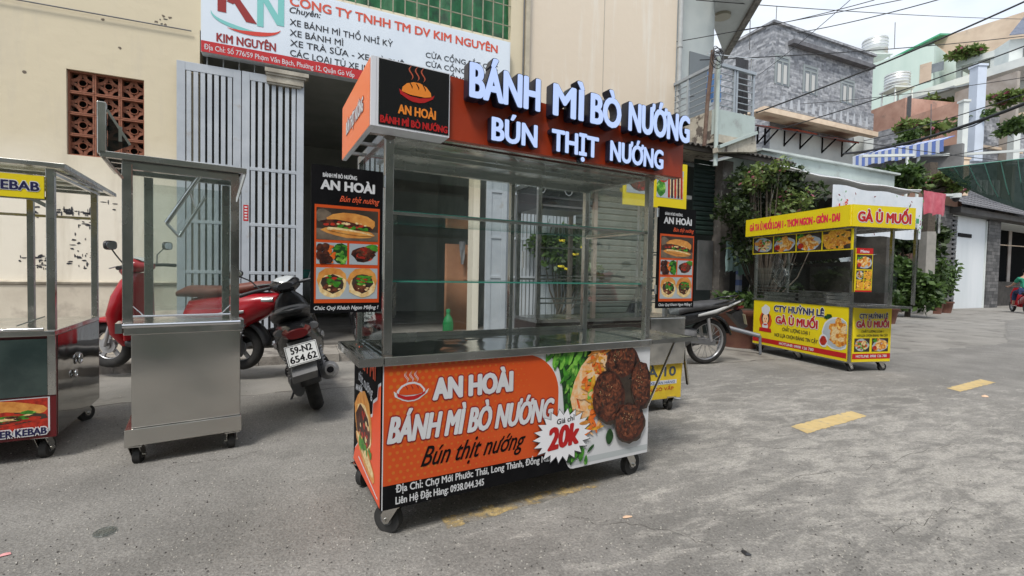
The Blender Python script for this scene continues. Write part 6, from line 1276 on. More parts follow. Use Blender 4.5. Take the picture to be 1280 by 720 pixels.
fr3, l3, z3 = wall_fr(1112, 61, 1178, 38, 46)
t = thing('green_metal_roof', 'green corrugated metal roof shed on top of a far house', 'roof shed', fr3, at=(l3 / 2, 0, 0)); MB().prism([(0, -.4, z3 - 1.3), (l3, -.4, z3 - .5), (l3, 4, z3 + .6), (0, 4, z3 - .4)], (0, 0, .15)).build('roof_sheet', mat('green_sheet_roof', S(70, 165, 120), S(60, 150, 108), 2, rough=.5), t); MB().box((0.2, 0, z3 - 5), (l3 - .2, 3.6, z3 - 1.4)).build('wall', ftan, t)
# water tanks and their frames
def tank(x, y, d, r, h, label):
    P = D(x, y, d); fr = Fr((P.x, P.y), 0, P.z); t = thing('water_tank', label, 'water tank', fr, group='steel water tanks on the roofs')
    m = MB(); m.tube([(0, 0, 0), (0, 0, .1), (0, 0, h * .9), (0, 0, h)], [r * .8, r, r, r * .6], 20); m.build('tank', mat('tank_steel', (.62, .63, .62), metal=.7, rough=.35), t)
    for k in range(5): MB().torus((0, 0, h * (.15 + .17 * k)), (0, 0, 1), r, .03, 20, 5).build('band', fwhite, t)
    m = MB()
    for a in (-1, 1):
        for b in (-1, 1): m.bar((a * r * .8, b * r * .8, -1.2), (a * r * .8, b * r * .8, 0), .08)
    m.box((-r, -r, -.1), (r, r, -.005)); m.build('stand', fwhite, t)
tank(1093, 72, 42, .95, 1.7, 'steel water tank highest on the left beside the stone building'); tank(1121, 112, 32, .7, 1.1, 'steel water tank standing against the pale green wall')
# striped awning
fr4, l4, z4 = wall_fr(1066, 194, 1180, 172, 19)
t = thing('striped_awning', 'blue and white striped awning below the pink building', 'awning', fr4, at=(l4 / 2, 0, z4)); blu = mat('awning_blue', S(96, 118, 178), rough=.8); aw = mat('awning_white', S(190, 195, 202), rough=.8)
n = 26
for k in range(n):
    a, b = l4 * k / n, l4 * (k + 1) / n - .004; d_ = .03 * math.sin(k * 1.3); MB().prism([(a, 0, z4 - .06), (a, .9, z4 + .22), (a, .9, z4 + .2), (a, .01, z4 - .08 )], (b - a, 0, 0)).build('stripe', blu if k % 2 else aw, t); MB().prism([(a, -.005, z4 - .07), (b, -.005, z4 - .07), (b, .015, z4 - .5 + d_), (a, .015, z4 - .5 + d_)], (0, .01, 0)).build('valance', blu if k % 2 else aw, t)
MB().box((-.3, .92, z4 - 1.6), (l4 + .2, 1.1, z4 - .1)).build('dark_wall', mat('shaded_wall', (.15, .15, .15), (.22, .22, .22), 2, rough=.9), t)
fr5, l5, z5 = wall_fr(1078, 195, 1204, 193, 17.5)
t = thing('pergola_frame', 'thin pale pipe frame below the striped awning', 'pipe frame', fr5, at=(l5 / 2, 0, z5 - 1.5)); MB().bar((0, 0, z5), (l5, 0, z5), .09).build('beam', fwhite, t)
for x in (1134, 1148): a = fr5.px(x, 200)[0]; MB().bar((a, 0, z5 - 1.9), (a, 0, z5 - .05), .07).build('post', fwhite, t)
a = fr5.px(1204, 200)[0]; MB().bar((a, 0, z5), (a + 2.5, -2.4, z5 - .35), .08).build('beam', fwhite, t)
# stone house with tiled lean-to roof on the right
TF, tl_, tz = wall_fr(1190, 262, 1290, 279, 20)
t = thing('tiled_house', 'low house on the right with dark ribbed tile roof, white door panel and stone pillars', 'house', TF, at=(tl_ / 2, 1, 0)); px = lambda x, y, v=0: TF.px(x, y, v)
darkst = bpy.data.materials.new('dark_stone_cladding'); darkst.use_nodes = True; stone_nodes(darkst, 1.3, ((.055, .055, .055), (.15, .145, .14), (.04, .04, .04)))
x1a, x1b = px(1160, 300)[0], px(1186, 300)[0]; x2b = px(1196, 300)[0]; x3b = px(1232, 300)[0]; x4b = px(1247, 300)[0]; x5 = px(1330, 300)[0]
MB().box((x1a, -.1, 0), (x1b, .5, tz + .1)).build('stone_pier', darkst, t)
m = MB(); m.box((x1b + .01, .1, 0), (x2b - .01, .3, tz)); m.build('louvre_back', black, t)
for k in range(20): MB().box((x1b + .02, .0, .2 + k * tz / 21), (x2b - .02, .09, .2 + k * tz / 21 + .1)).build('louvre', greyp, t)
MB().box((x2b, .0, 0), (x3b, .12, tz - .25)).build('white_panel', mat('door_white', S(214, 218, 220), S(200, 206, 208), .7, rough=.5, stretch=(1, 1, .2)), t)
a, z = px(1193, 292, -.03); b, _ = px(1215, 292, -.03); MB().box((x2b + .05, -.03, z - .1), (b, -.001, z + .06)).build('dark_bar', black, t); MB().box((x3b - .06, -.05, 0), (x3b, -.001, tz - .26)).build('door_frame', fwhite, t)
MB().box((x3b + .002, -.1, 0), (x4b, .5, tz - .2)).build('stone_pier', darkst, t)
MB().box((x4b, 1.2, 0), (x5, 1.4, tz)).build('opening_shade', mat('very_dark', (.008, .009, .009), rough=1, spec=.03), t); MB().box((x4b + .01, .6, 0), (x5, 1.19, px(1260, 352)[1])).build('low_wall', mat('low_dark_wall', (.04, .038, .035), (.07, .065, .06), 3, rough=.9, spec=.2), t)  # the near-black sheet stands in for shade inside the open bay
MB().bar((x4b, .3, px(1250, 305)[1]), (x5, .3, px(1270, 304)[1]), .05).build('rail', steel, t)
MB().box((x1b - .3, -.45, tz - .19), (x5, .0, tz + .05)).build('eave_beam', mat('eave_dark', (.06, .055, .05), (.1, .095, .09), 3), t); MB().box((x1b - .3, .001, tz - .24), (x5, 1.5, tz - .2)).build('eave_soffit', fwhite, t)
tile = mat('grey_roof_tile', (.10, .10, .11), (.17, .17, .18), 8, rough=.65); ru0 = px(1176, 230)[0]; n = 34; rowN = 12; zr = tz + .08; zu = px(1184, 226, 3.2)[1]
bpart = None
for r_ in range(rowN):
    m = MB(); v0, v1 = -.7 + 3.9 * r_ / rowN, -.7 + 3.9 * (r_ + 1) / rowN + .06; h0, h1 = zr + (zu - zr) * r_ / rowN + .05, zr + (zu - zr) * (r_ + 1) / rowN + .03; vs = []; K_ = 90
    for i in range(K_ + 1): u_ = ru0 + (x5 - ru0) * i / K_; w = .04 * abs(math.sin(i * 1.57 + .4)); vs += [(u_, v0, h0 + w), (u_, v1, h1 + w)]
    m.add(vs, [(2 * i, 2 * i + 2, 2 * i + 3, 2 * i + 1) for i in range(K_)], 0, False); m.add([(ru0, v0, h0 - .05), (x5, v0, h0 - .05), (x5, v0, h0 + .02), (ru0, v0, h0 + .02)], [(0, 1, 2, 3)]); m.build('tile_row', tile, t)
# stone storey above the tile roof
t, ST, L_, z1 = far('grey stone upper storey with pale pillars behind the green net', 1205, 136, 1275, 150, 25, 5, stone, name='stone_house', ext=6)
a, z = ST.px(1222, 182, -.1); b, _ = ST.px(1278, 178, -.1); MB().box((a, -.15, z - .05), (b, -.001, z + .08)).build('yellow_band', ledgem, t)
for k in range(6): a, z = ST.px(1226 + k * 7.5, 232, -.2); MB().box((a - .05, -.2, z - 1.0), (a + .12, -.05, z + .3)).build('baluster', fwhite, t)
for (x0, yt_, x1, yb_, d, m_, lab) in ((1205, 127, 1212, 198, 21, fwhite, 'thin white upright left of the tall pale pillar'), (1223, 82, 1234, 200, 21.5, mat('blue_white', S(205, 214, 228), S(190, 200, 214), 1), 'tall pale bluish pillar rising over the tile roof'), (1268, 165, 1276, 205, 22, fwhite, 'short white upright near the right edge above the net'), (1200, 199, 1212, 244, 20.5, ledgem, 'cream square pillar standing at the tile roof top')):
    A1 = D(x0, yt_, d); A2 = D(x1, yt_, d); zb_ = D(x0, yb_, d).z; fr = Fr((A1.x, A1.y), 0, 0); w = (A2 - A1).length; single('roof_pillar', MB().box((0, 0, zb_), (w, w, A1.z)).box((-.04, -.04, A1.z), (w + .04, w + .04, A1.z + .1)), m_, lab, 'pillar', fr, group='pillars over the tile roof', at=(w / 2, w / 2, zb_))
# dark-tiled little roof at top right corner
P = D(1262, 30, 30); fr = Fr((P.x, P.y), -.3, 0); t = thing('small_tiled_roof', 'small dark tiled porch roof at the top right edge of the photo', 'roof', fr, at=(2, 0, P.z)); 
for k in range(7): q = k / 7; MB().prism([(-.2 + q * 1.6, -.4 + q * 1.5, P.z - .9 + q * 1.8), (5, -.4 + q * 1.5, P.z - .9 + q * 1.8), (5, -.4 + (q + .15) * 1.5, P.z - .9 + (q + .143) * 1.8), (-.2 + (q + .143) * 1.6, -.4 + (q + .15) * 1.5, P.z - .9 + (q + .143) * 1.8)], (0, 0, .06)).build('tile_row', mat('blue_grey_tile', (.10, .12, .17), (.15, .17, .22), 6, rough=.6), t)
MB().box((.1, .1, P.z - 5), (5, 1.5, P.z - .95)).build('wall', fwhite, t); MB().box((.8, -.02, P.z - 3.4), (2.6, .099, P.z - 1.6)).build('window', fglass, t); cl_ = MB().box((1.0, -.4, P.z - 3.3), (1.5, -.35, P.z - 2.4)); cl_.build('shutter_red', mat('far_red', (.35, .06, .07), rough=.8), t); MB().box((-2, -1.2, P.z - 4.6), (5, .09, P.z - 4.1)).build('balcony', fwhite, t)
# green shade net
cs = [D(1172, 211, 13.5), D(1282, 198, 12), D(1282, 264, 12.3), D(1240, 250, 13), D(1200, 232, 13.4)]; netm = bpy.data.materials.new('shade_net'); netm.use_nodes = True; nt_ = netm.node_tree; tr = N(nt_, 'ShaderNodeBsdfTransparent'); mxn = N(nt_, 'ShaderNodeMixShader'); mxn.inputs[0].default_value = .72; pb_ = nt_.nodes['Principled BSDF']; pb_.inputs['Base Color'].default_value = (.025, .075, .055, 1); nt_.links.new(tr.outputs[0], mxn.inputs[1]); nt_.links.new(pb_.outputs[0], mxn.inputs[2]); nt_.links.new(mxn.outputs[0], nt_.nodes['Material Output'].inputs[0])
m = MB(); m.prism(cs, (0, .01, 0)); single('shade_net', m, netm, 'dark green shade net stretched over the tile roof', 'net', W3, at=tuple(cs[0]))
m = MB()
for k in range(5): A1 = cs[0].lerp(cs[1], .2 + .18 * k); A2 = cs[4].lerp(cs[2], .1 + .2 * k); m.tube([A1, (A1 + A2) / 2 + Vector((.1, 0, -.1)), A2 + Vector((.2, 0, 0))], .012, 4)
m.tube([cs[0], cs[1]], .015, 4); single('net_cord', m, mat('net_cord', (.12, .3, .24)), 'pale green cords holding the dark shade net', 'cord', W3, at=tuple(cs[0]), kind='stuff')

# ------------------------------------------------------------------ street post, camera, pots at the right
P = G(1155, 393); d_ = P.y; fr = Fr((P.x, P.y), 0)
zt_ = D(1155, 205, d_ * 1.0).z; t = thing('concrete_post', 'grey concrete post standing by the red cloth and shrubs', 'post', fr)
MB().box((-.16, -.16, 0), (.16, .16, D(1155, 290, d_).z)).build('lower_shaft', mat('post_concrete', (.24, .23, .21), (.32, .30, .27), 3, rough=.9), t); MB().box((-.13, -.13, D(1155, 290, d_).z + .001), (.13, .13, zt_)).build('upper_shaft', bark, t)
A1 = D(1180, 244, 11); A2 = D(1195, 244, 11); t = thing('security_camera', 'white dome security camera on a short arm beside the red cloth', 'camera', Fr((A1.x, A1.y), 0, A1.z)); w = (A2 - A1).length
MB().box((-.1, -.03, -.02), (w, .03, .03)).build('arm', fwhite, t); MB().cyl((w, 0, -.06), (w, 0, .04), .10, 14).build('housing', fwhite, t); m = MB(); m.loft([((w, 0, -.06), (.08, 0, 0), (0, .08, 0)), ((w, 0, -.12), (.06, 0, 0), (0, .06, 0)), ((w, 0, -.15), (.02, 0, 0), (0, .02, 0))], 12); m.build('dome', blackp, t)
MB().bar((-.1, 0, 0), (-.1, 0, -.9), .05).build('bracket', steel, t)
def pot(x, y, r, h, label, m, grp=None, rim=True, z=0, d=None):
    P = G(x, y); fr = Fr((P.x, P.y), 0); t = thing('plant_pot', label, 'plant pot', fr, group=grp); b = MB(); b.tube([(0, 0, z + .002), (0, 0, z + h * .85), (0, 0, z + h * .86), (0, 0, z + h)], [r * .72, r * .96, r * 1.06, r * 1.08], 18); b.build('pot', m, t); MB().cyl((0, 0, z + h + .001), (0, 0, z + h + .012), r * .95, 16).build('soil', mat('soil', (.05, .035, .025), rough=1), t); return fr
terr2 = mat('brown_pot', (.14, .055, .04), (.20, .09, .06), 5, rough=.7)
fr = pot(926, 432, .50, .62, 'wide brown pot full of low green leaves beside the yellow cart', terr2)
plant('pot_plant', 'low bright green leaves growing in the wide brown pot', 'plant', fr, (0, 0, .6), [((0, 0, .12), (.5, .5, .17))], 1500, .09, leafA, seed=3)
P = G(945, 436); m = MB(); a_ = FAC.loc(D(905, 408, 7.2)); b_ = FAC.loc(D(950, 420, 6.9)); m.tube([(a_[0], a_[1], a_[2]), (b_[0], b_[1], b_[2])], .032, 12); m.tube([(b_[0], b_[1], b_[2] - .0), (b_[0] + .02, b_[1], .01)], .02, 10); m.tube([(a_[0], a_[1], a_[2]), (a_[0], a_[1] + .1, .01)], .02, 10)
single('grey_pipe', m, mat('grey_pvc', (.16, .17, .19), rough=.4), 'sloping grey plastic pipe in front of the brown pot', 'pipe', FAC, at=(a_[0], a_[1], .01))
# leafy tree by the shop, bush and shrubs
gp = lambda x, y: FAC.loc(G(x, y))
q = gp(962, 418); q = (q[0], min(q[1], -.8), 0)
def rel(x, y, v): u_, z = FAC.px(x, y, v); return u_
vv = -1.15; uc = rel(965, 330, vv)
C_ = lambda x, y, v=vv: (FAC.px(x, y, v)[0] - uc, v - vv, FAC.px(x, y, v)[1])
plant('leafy_tree', 'small dark-leaved tree between the striped post and the yellow cart', 'tree', FAC, (uc, vv, 0), [(C_(945, 235), (.7, .5, .42)), (C_(985, 250), (.65, .5, .35)), (C_(920, 262), (.35, .4, .3)), (C_(965, 222), (.45, .4, .25)), (C_(1010, 272), (.5, .4, .25)), (C_(935, 300), (.4, .4, .4)), (C_(960, 375, -.7), (.7, .4, .45))], 7200, .08, leafC, trunk=(.07, 2.9), seed=5)
plant('leafy_tree', 'sparse pale-leaved branches over the shed edge beside the white awning', 'tree', FAC, (rel(960, 230, -1.4), -1.4, 0), [((0, 0, FAC.px(960, 215, -1.4)[1]), (.35, .3, .22)), ((.5, 0, FAC.px(975, 250, -1.4)[1]), (.4, .3, .3)), ((-.35, 0, FAC.px(945, 230, -1.4)[1]), (.25, .3, .2))], 1400, .07, leafB, trunk=(.03, 2.6), seed=6)
P = G(1134, 396); fr = Fr((P.x, P.y), 0); k_ = P.y / CAM_F
plant('round_bush', 'dense green bush right of the chicken cart and left of the concrete post', 'bush', fr, (0, 0, 0), [((-.1, 0, 58 * k_ * .85), (24 * k_, 20 * k_, 26 * k_)), ((.3, -.2, 34 * k_), (26 * k_, 20 * k_, 22 * k_)), ((-.4, .2, 24 * k_), (18 * k_, 20 * k_, 16 * k_))], 6500, .17, leafA, trunk=(.08, 1.0), seed=7)
plant('climbing_shrub', 'dark shrub growing above the red cloth, behind the concrete post', 'bush', fr, (1.6, 2.2, 0), [((.3, 0, 2.6), (1.0, .8, .7)), ((-.6, 0, 3.0), (.8, .8, .5)), ((1.2, 0, 2.9), (.7, .6, .4)), ((-.9, 0, 2.2), (.9, .8, .9)), ((-2.2, 0, 1.6), (1.0, .8, 1.3))], 6500, .2, leafC, trunk=(.06, 2.4), seed=8)
def shrub_px(x, y, d, rx, rz, n, sz, leaf, label, seed, cat='plant'):
    P = D(x, y, d); fr = Fr((P.x, P.y), 0, P.z - rz * d / CAM_F); k = d / CAM_F; rnd = random.Random(seed)
    cl = [((rnd.uniform(-.8, .8) * rx * k, rnd.uniform(-.3, .3), rz * k * rnd.uniform(.5, 1.5)), (rx * k * .4, .5, rz * k * .5)) for _ in range(6)]
    plant('roof_plant', label, cat, fr, (0, 0, 0), cl, n, sz, leaf, seed=seed)
shrub_px(1122, 222, 13, 26, 17, 3600, .16, leafA, 'leafy green shrub rising over the whitish banner', 21); shrub_px(1165, 228, 14, 20, 14, 2000, .15, leafB, 'yellowish shrub beside the dark upper post', 22)
shrub_px(1160, 160, 24, 36, 10, 1800, .26, leafB, 'yellow-green creeper hanging over the striped awning', 23); shrub_px(1172, 130, 29, 18, 9, 900, .28, leafB, 'plants on the pink terrace under the glazed canopy', 24)
shrub_px(1222, 65, 35, 28, 7, 1800, .34, leafB, 'flowering creeper along the white terrace', 25); shrub_px(1252, 122, 24, 24, 6, 1200, .25, leafB, 'creeper right of the tall bluish pillar', 26)
shrub_px(1225, 150, 22, 16, 10, 900, .22, leafA, 'vine on the stone storey between the pillars', 27); shrub_px(1262, 158, 21, 12, 12, 900, .2, leafA, 'vine hanging over the stone storey near the right edge', 28)
P = D(1148, 190, 24); shrub_px(1135, 172, 23, 8, 12, 500, .22, leafA, 'thin upright branch left of the creeper over the striped awning', 29)
for (x, y, r_, h_, lab, hasp) in ((1168, 392, .26, .5, 'small pot at the foot of the concrete post, nearest the post', 30), (1181, 391, .24, .42, 'small pot beside the stone pillar, right of the other pots', 31)):
    fr = pot(x, y, r_, h_, lab, terr2, 'pots by the stone pillar'); plant('pot_plant', ['tall thin plant in the pot nearest the concrete post', 'drooping green plant in the right-hand pot by the stone pillar'][hasp - 30], 'plant', fr, (0, 0, h_), [((0, 0, .5), (.35, .3, .5)), ((.1, 0, 1.1), (.3, .3, .4))], 600, .14, leafA, seed=hasp)
fr = pot(1107, 404, .28, .42, 'small reddish pot on the street just right of the chicken cart', terr2); plant('pot_plant', 'small leafy plant in the reddish pot by the chicken cart', 'plant', fr, (0, 0, .4), [((0, 0, .25), (.3, .3, .25))], 500, .1, leafA, seed=33)
# flowering plant seen through the glass case
a_ = FAC.px(693, 320, -.3); plant('flowering_shrub', 'green shrub with yellow flowers seen through the glass of the orange cart', 'bush', FAC, (a_[0] + .1, -.3, 0), [((0, 0, 1.55), (.5, .3, .4)), ((.25, 0, 1.2), (.45, .3, .3))], 2600, .085, leafA, trunk=(.03, 1.2), seed=41)
m = MB(); rnd = random.Random(3)
for (x, y) in ((701, 301), (728, 309), (718, 318), (700, 333), (708, 336)):
    a, z = FAC.px(x, y, -.62)
    for k in range(7): m.add([(a + p + .012 * k - .03, -.62 - rnd.random() * .05, z + r_) for p, r_ in blob(.022, .018, 6, .3, rnd=rnd)], [tuple(range(6))])
single('yellow_flowers', m, mat('flower_yellow', (.75, .6, .03), rough=.6), 'bright yellow blossoms on the shrub behind the glass case', 'flowers', FAC, kind='stuff', at=(a_[0], -.62, 1.4))

# ================================================================== WIRES
wirem = mat('cable', (.012, .012, .013), rough=.6)
WL = [((662, 82, 9.3), (1290, -34, 8), .007, 'thin cable crossing the cream wall toward the top right'), ((905, 42, 16), (1093, 0, 12), .010, 'thin cable from the soffit up across the sky'), ((997, 41, 20), (1175, -1, 15), .016, 'cable rising right above the stone building'), ((948, 94, 20), (1066, -3, 14), .010, 'steep thin cable over the stone building front'),
      ((870, 0, 9), (1290, 24, 17), .008, 'nearly level thin cable high across the sky'), ((945, 141, 12), (1285, 0, 9), .018, 'thick cable crossing from the balcony to the top right corner'), ((972, 162, 13), (1285, 56, 9.5), .013, 'second cable running below the thickest high one'), ((1055, 192, 15), (1285, 128, 9), .034, 'thickest cable bundle dipping over the striped awning'), ((1080, 176, 16), (1285, 116, 10), .012, 'thin cable just above the thickest bundle')]
WL += [((905, 150, 9.5), (1290, 205, 14), .009, 'slack thin cable sagging over the white awning'), ((1000, 130, 14), (1285, 96, 11), .008, 'thin cable between the two thick upper cables'), ((868, 120, 8.8), (660, 150, 9.2), .007, 'short cable from the brown post to the cream wall'), ((1150, 200, 15), (1290, 170, 11), .010, 'thin cable just below the thickest bundle'), ((875, 75, 8.7), (1290, 44, 12), .009, 'long thin cable from the brown post across the stone building')]
for k, (a, b, r_, lab) in enumerate(WL):
    A1, B1 = D(*a), D(*b); pts = []
    for i in range(21): q = i / 20; p = A1.lerp(B1, q); p.z -= (.18 if r_ > .03 else .07) * 4 * q * (1 - q); pts.append(p)
    m = MB(); m.tube(pts, r_, 6)
    if r_ > .03: m.tube([p + Vector((0, 0, .05 * math.sin(i * 1.1) - .02)) for i, p in enumerate(pts)], .012, 5)
    single('overhead_cable', m, wirem, lab, 'cable', W3, group='overhead cables', at=tuple(A1))
for (x, y0_, y1_, d, lab) in ((1118, 60, 28, 40, 'thin aerial rod above the green roof'), (970, 28, 8, 24, 'thin rod on the corner of the stone building'), (937, 62, 14, 11, 'thin rod rising beside the balcony railing'), (1163, 205, 130, 20, 'thin upright rod in front of the creeper')):
    A1 = D(x, y0_, d); B1 = D(x + 1, y1_, d); m = MB(); m.tube([A1, B1], .0006 * d + .004, 5); single('aerial_rod', m, greyp, lab, 'rod', W3, at=tuple(A1))

# ================================================================== PERSON WITH A SCOOTER AT THE RIGHT EDGE
P = G(1283, 392); fr = Fr((P.x, P.y), 0); t = bpy.data.objects.new('scooter', None); COL.objects.link(t); setp(t, 'far scooter with a rider, cut off by the right edge of the photo', 'scooter'); ORG[t.name] = (Vector((0, 0, 0)), 0)
t.matrix_world = fr.mat @ Matrix.Rotation(R(60), 4, 'Z')
for nm, x in (('rear_wheel', 0), ('front_wheel', 1.25)): o = MB().cyl((x, -.04, .25), (x, .04, .25), .05, 10).build(nm, silver, t); ORG[o.name] = (Vector((0, 0, 0)), 0); wheel(o, x, .25, .045)
m = MB(); m.loft([((.5, 0, .45), (0, .1, 0), (0, 0, .2)), ((.1, 0, .55), (0, .16, 0), (0, 0, .2)), ((-.3, 0, .66), (0, .12, 0), (0, 0, .1)), ((-.45, 0, .7), (0, .06, 0), (0, 0, .05))], 12); m.loft([((1.0, 0, .3), (.05, 0, 0), (0, .14, 0)), ((1.0, 0, .7), (.08, 0, 0), (0, .18, 0)), ((.95, 0, .98), (.06, 0, 0), (0, .1, 0))], 12); m.loft([((1.0, 0, .27), (0, .14, 0), (0, 0, .04)), ((.4, 0, .27), (0, .16, 0), (0, 0, .05))], 10); m.build('body', vred, t)
MB().loft([((.5, 0, .76), (0, .1, 0), (0, 0, .04)), ((.1, 0, .78), (0, .15, 0), (0, 0, .05)), ((-.3, 0, .83), (0, .08, 0), (0, 0, .03))], 12).build('seat', seatblack, t); MB().tube([(.93, -.34, 1.0), (.96, 0, 1.02), (.93, .34, 1.0)], .016, 8).build('handlebar', blackp, t); plate(t, -.5, 0, .55, [('59-K1', .03, .08, .16), ('482.6', .03, .018, .16)])
def skin_body(name, verts, edges, rad, m, parent, lv=1):
    me = bpy.data.meshes.new(name); me.from_pydata([Vector(v) for v in verts], edges, []); o = bpy.data.objects.new(name, me); COL.objects.link(o); o.parent = parent
    o.modifiers.new('skin', 'SKIN'); me.skin_vertices.new() if not me.skin_vertices else None
    for i, r_ in enumerate(rad): me.skin_vertices[0].data[i].radius = (r_, r_ * .85) if not isinstance(r_, tuple) else r_
    me.skin_vertices[0].data[0].use_root = True; s_ = o.modifiers.new('sub', 'SUBSURF'); s_.levels = lv; s_.render_levels = lv; me.materials.append(m)
    for p in me.polygons: p.use_smooth = True
    return o
skinm = mat('skin', (.42, .25, .17), rough=.6); pt = bpy.data.objects.new('person', None); COL.objects.link(pt); setp(pt, 'person in green top and navy trousers on a scooter at the right edge', 'person'); ORG[pt.name] = (Vector((0, 0, 0)), 0); pt.matrix_world = t.matrix_world @ Matrix.Translation((0, 0, .0))
V = [(.15, 0, .88), (.17, 0, 1.05), (.2, 0, 1.25), (.22, 0, 1.38), (.24, 0, 1.47), (.25, 0, 1.56), (.27, 0, 1.66), (.2, .18, 1.33), (.42, .28, 1.1), (.72, .30, 1.02), (.90, .28, 1.02), (.2, -.18, 1.33), (.42, -.28, 1.1), (.72, -.30, 1.02), (.90, -.28, 1.02), (.2, .11, .85), (.55, .17, .80), (.55, .2, .45), (.55, .2, .33), (.70, .2, .31), (.2, -.11, .85), (.55, -.17, .80), (.5, -.26, .4), (.45, -.30, .07), (.60, -.30, .04)]
E_ = [(0, 1), (1, 2), (2, 3), (3, 4), (4, 5), (5, 6), (3, 7), (7, 8), (8, 9), (9, 10), (3, 11), (11, 12), (12, 13), (13, 14), (0, 15), (15, 16), (16, 17), (17, 18), (18, 19), (0, 20), (20, 21), (21, 22), (22, 23), (23, 24)]
Rr = [.15, .14, .15, .12, .06, .075, .07, .075, .05, .035, .035, .075, .05, .035, .035, .10, .075, .05, .045, .04, .10, .075, .05, .045, .04]
skin_body('body', V, E_, Rr, skinm, pt)
skin_body('shirt', [(.14, 0, .92), (.165, 0, 1.05), (.2, 0, 1.25), (.22, 0, 1.40), (.2, .18, 1.34), (.34, .25, 1.18), (.2, -.18, 1.34), (.34, -.25, 1.18)], [(0, 1), (1, 2), (2, 3), (3, 4), (4, 5), (3, 6), (6, 7)], [.18, .165, .175, .13, .10, .075, .10, .075], mat('green_shirt', (.02, .2, .12), (.03, .26, .16), 4, rough=.9), pt)
skin_body('trousers', [(.14, 0, .86), (.2, .11, .86), (.55, .17, .81), (.55, .2, .45), (.2, -.11, .86), (.55, -.17, .81), (.48, -.27, .3)], [(0, 1), (1, 2), (2, 3), (0, 4), (4, 5), (5, 6)], [.17, .12, .095, .07, .12, .095, .065], mat('navy_trousers', (.02, .035, .09), (.03, .05, .12), 4, rough=.9), pt)
MB().loft([((.25, 0, 1.58), (.1, 0, 0), (0, .09, 0)), ((.245, 0, 1.64), (.115, 0, 0), (0, .1, 0)), ((.24, 0, 1.7), (.1, 0, 0), (0, .09, 0)), ((.24, 0, 1.74), (.05, 0, 0), (0, .045, 0))], 12).build('hair', black, pt)
m = MB()
for s_ in (-1, 1):
    for k in range(5): m.tube([(.90, s_ * (.26 + .018 * k), 1.035), (.94, s_ * (.26 + .018 * k), 1.03), (.945, s_ * (.26 + .018 * k), 1.0), (.92, s_ * (.26 + .018 * k), .985 + .003 * k)], .0085, 6)
m.build('fingers', skinm, pt)

# ================================================================== SMALL THINGS ON THE ROAD
def lit_(x, y, r, m, lab, cat, name, seed, z=.008):
    P = G(x, y); fr = Fr((P.x, P.y), 0); rnd = random.Random(seed); b = blob(r, r * .6, 9, .35, rnd.random() * 3, rnd=rnd); mb = MB(); mb.add([(p, q, z) for p, q in b] + [(0, 0, z + r * .25)], [(i, (i + 1) % 9, 9) for i in range(9)]); return single(name, mb, m, lab, cat, fr, at=(0, 0, z))
lit_(784, 648, .022, mat('litter_beige', S(214, 180, 150)), 'small beige scrap on the asphalt in front of the orange cart', 'litter', 'paper_scrap', 1); lit_(846, 499, .035, white, 'small white scrap on the asphalt by the yellow skirt wheel', 'litter', 'paper_scrap', 2)
lit_(4, 696, .022, mat('litter_pink', S(215, 150, 150)), 'pinkish scrap at the bottom left corner', 'litter', 'paper_scrap', 3); lit_(1231, 496, .05, mat('litter_beige', (1, 1, 1)), 'yellowish scrap beside the farthest road dash', 'litter', 'paper_scrap', 4); lit_(933, 694, .02, blackp, 'dark dry leaf on the asphalt near the bottom edge', 'leaf', 'dry_leaf', 5)
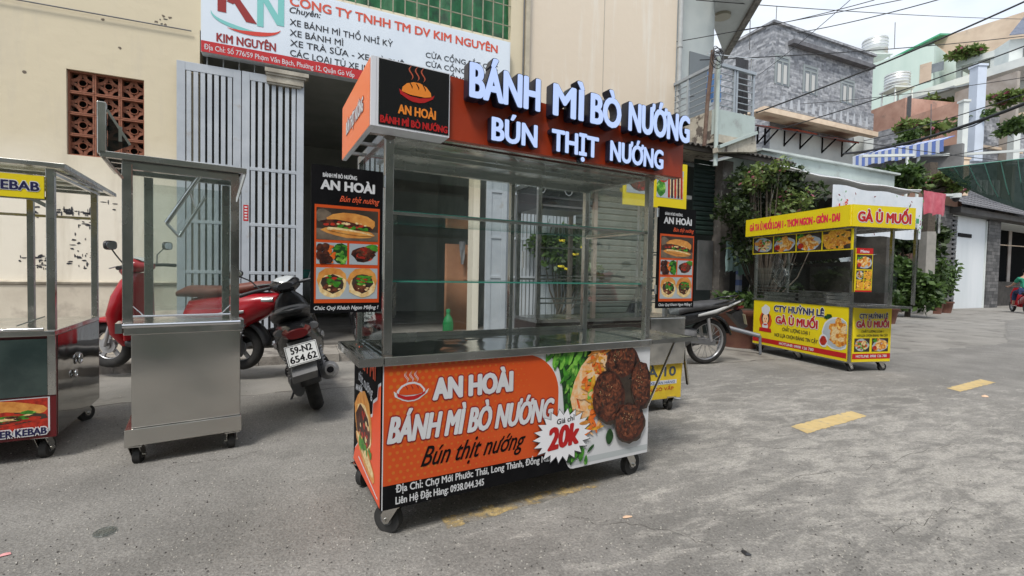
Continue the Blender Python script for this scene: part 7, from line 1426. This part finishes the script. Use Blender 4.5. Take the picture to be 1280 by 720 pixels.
P = G(131, 668); fr = Fr((P.x, P.y), 0); t = thing('discarded_lid', 'clear plastic cup lid lying on the asphalt at lower left', 'lid', fr); MB().torus((0, 0, .012), (0, 0, 1), .038, .0025, 24, 6).torus((0, 0, .016), (0, 0, 1), .028, .0015, 24, 6).build('rim', plastic_film, t); MB().disc((0, 0, .014), (0, 0, 1), .036, 20, th=.001).build('film', plastic_film, t)
m = MB(); rnd = random.Random(77)
for k in range(2600):
    x, y = rnd.uniform(0, 1280), 470 + 250 * rnd.random() ** .7; P = FAC.loc(G(x, y)); s_ = rnd.uniform(.0015, .006)
    if P[1] > -.9: continue
    q = rnd.random() * 6; v = [(P[0] + s_ * math.cos(q + a), P[1] + s_ * math.sin(q + a), .005) for a in (0, 2.1, 4.2)] + [(P[0], P[1], .005 + s_)]; m.add(v, [(0, 1, 3), (1, 2, 3), (2, 0, 3)], rnd.choice((0, 0, 1)))
o = m.build('gravel', [mat('grit_pale', (.42, .40, .36), rough=.9), mat('grit_dark', (.08, .075, .07), rough=.9)]); o.matrix_world = FAC.mat; setp(o, 'pale and dark grit scattered over the asphalt', 'grit', None, 'stuff')

# ================================================================== HOUSES ACROSS THE STREET (behind the camera; seen in steel and glass)
t = thing('facing_house', 'plain dull green house across the street from the carts', 'house', FAC, at=(-2, -9.6, 0)); MB().box((-9, -15, 0), (3, -9.6, 5.6)).build('wall', mat('facing_wall', (.26, .29, .25), (.34, .37, .32), 1, rough=.85), t)
for k in range(4): MB().box((-8 + k * 2.9, -9.599, .1), (-6.2 + k * 2.9, -9.56, 2.6)).build('shutter', mat('facing_shutter', (.14, .16, .15), rough=.5), t)
t = thing('facing_house', 'pale rendered house across the street beyond the dull green one', 'house', FAC, at=(9, -9.8, 0)); MB().box((3.05, -15, 0), (14, -9.8, 4.6)).build('wall', mat('facing_wall2', (.42, .39, .33), (.5, .47, .4), 1, rough=.85), t)
for k in range(3): MB().box((4 + k * 3.2, -9.799, .1), (6 + k * 3.2, -9.76, 2.5)).build('shutter', mat('facing_shutter', (.05, .07, .065)), t)
# more of the street beyond
t = thing('end_house', 'grey house closing the street beyond the tiled house', 'house', W3, at=(59, 20, 0)); MB().box((48, 20, 0), (70, 40, 7)).build('wall', ftan, t)
bpy.context.view_layer.update()
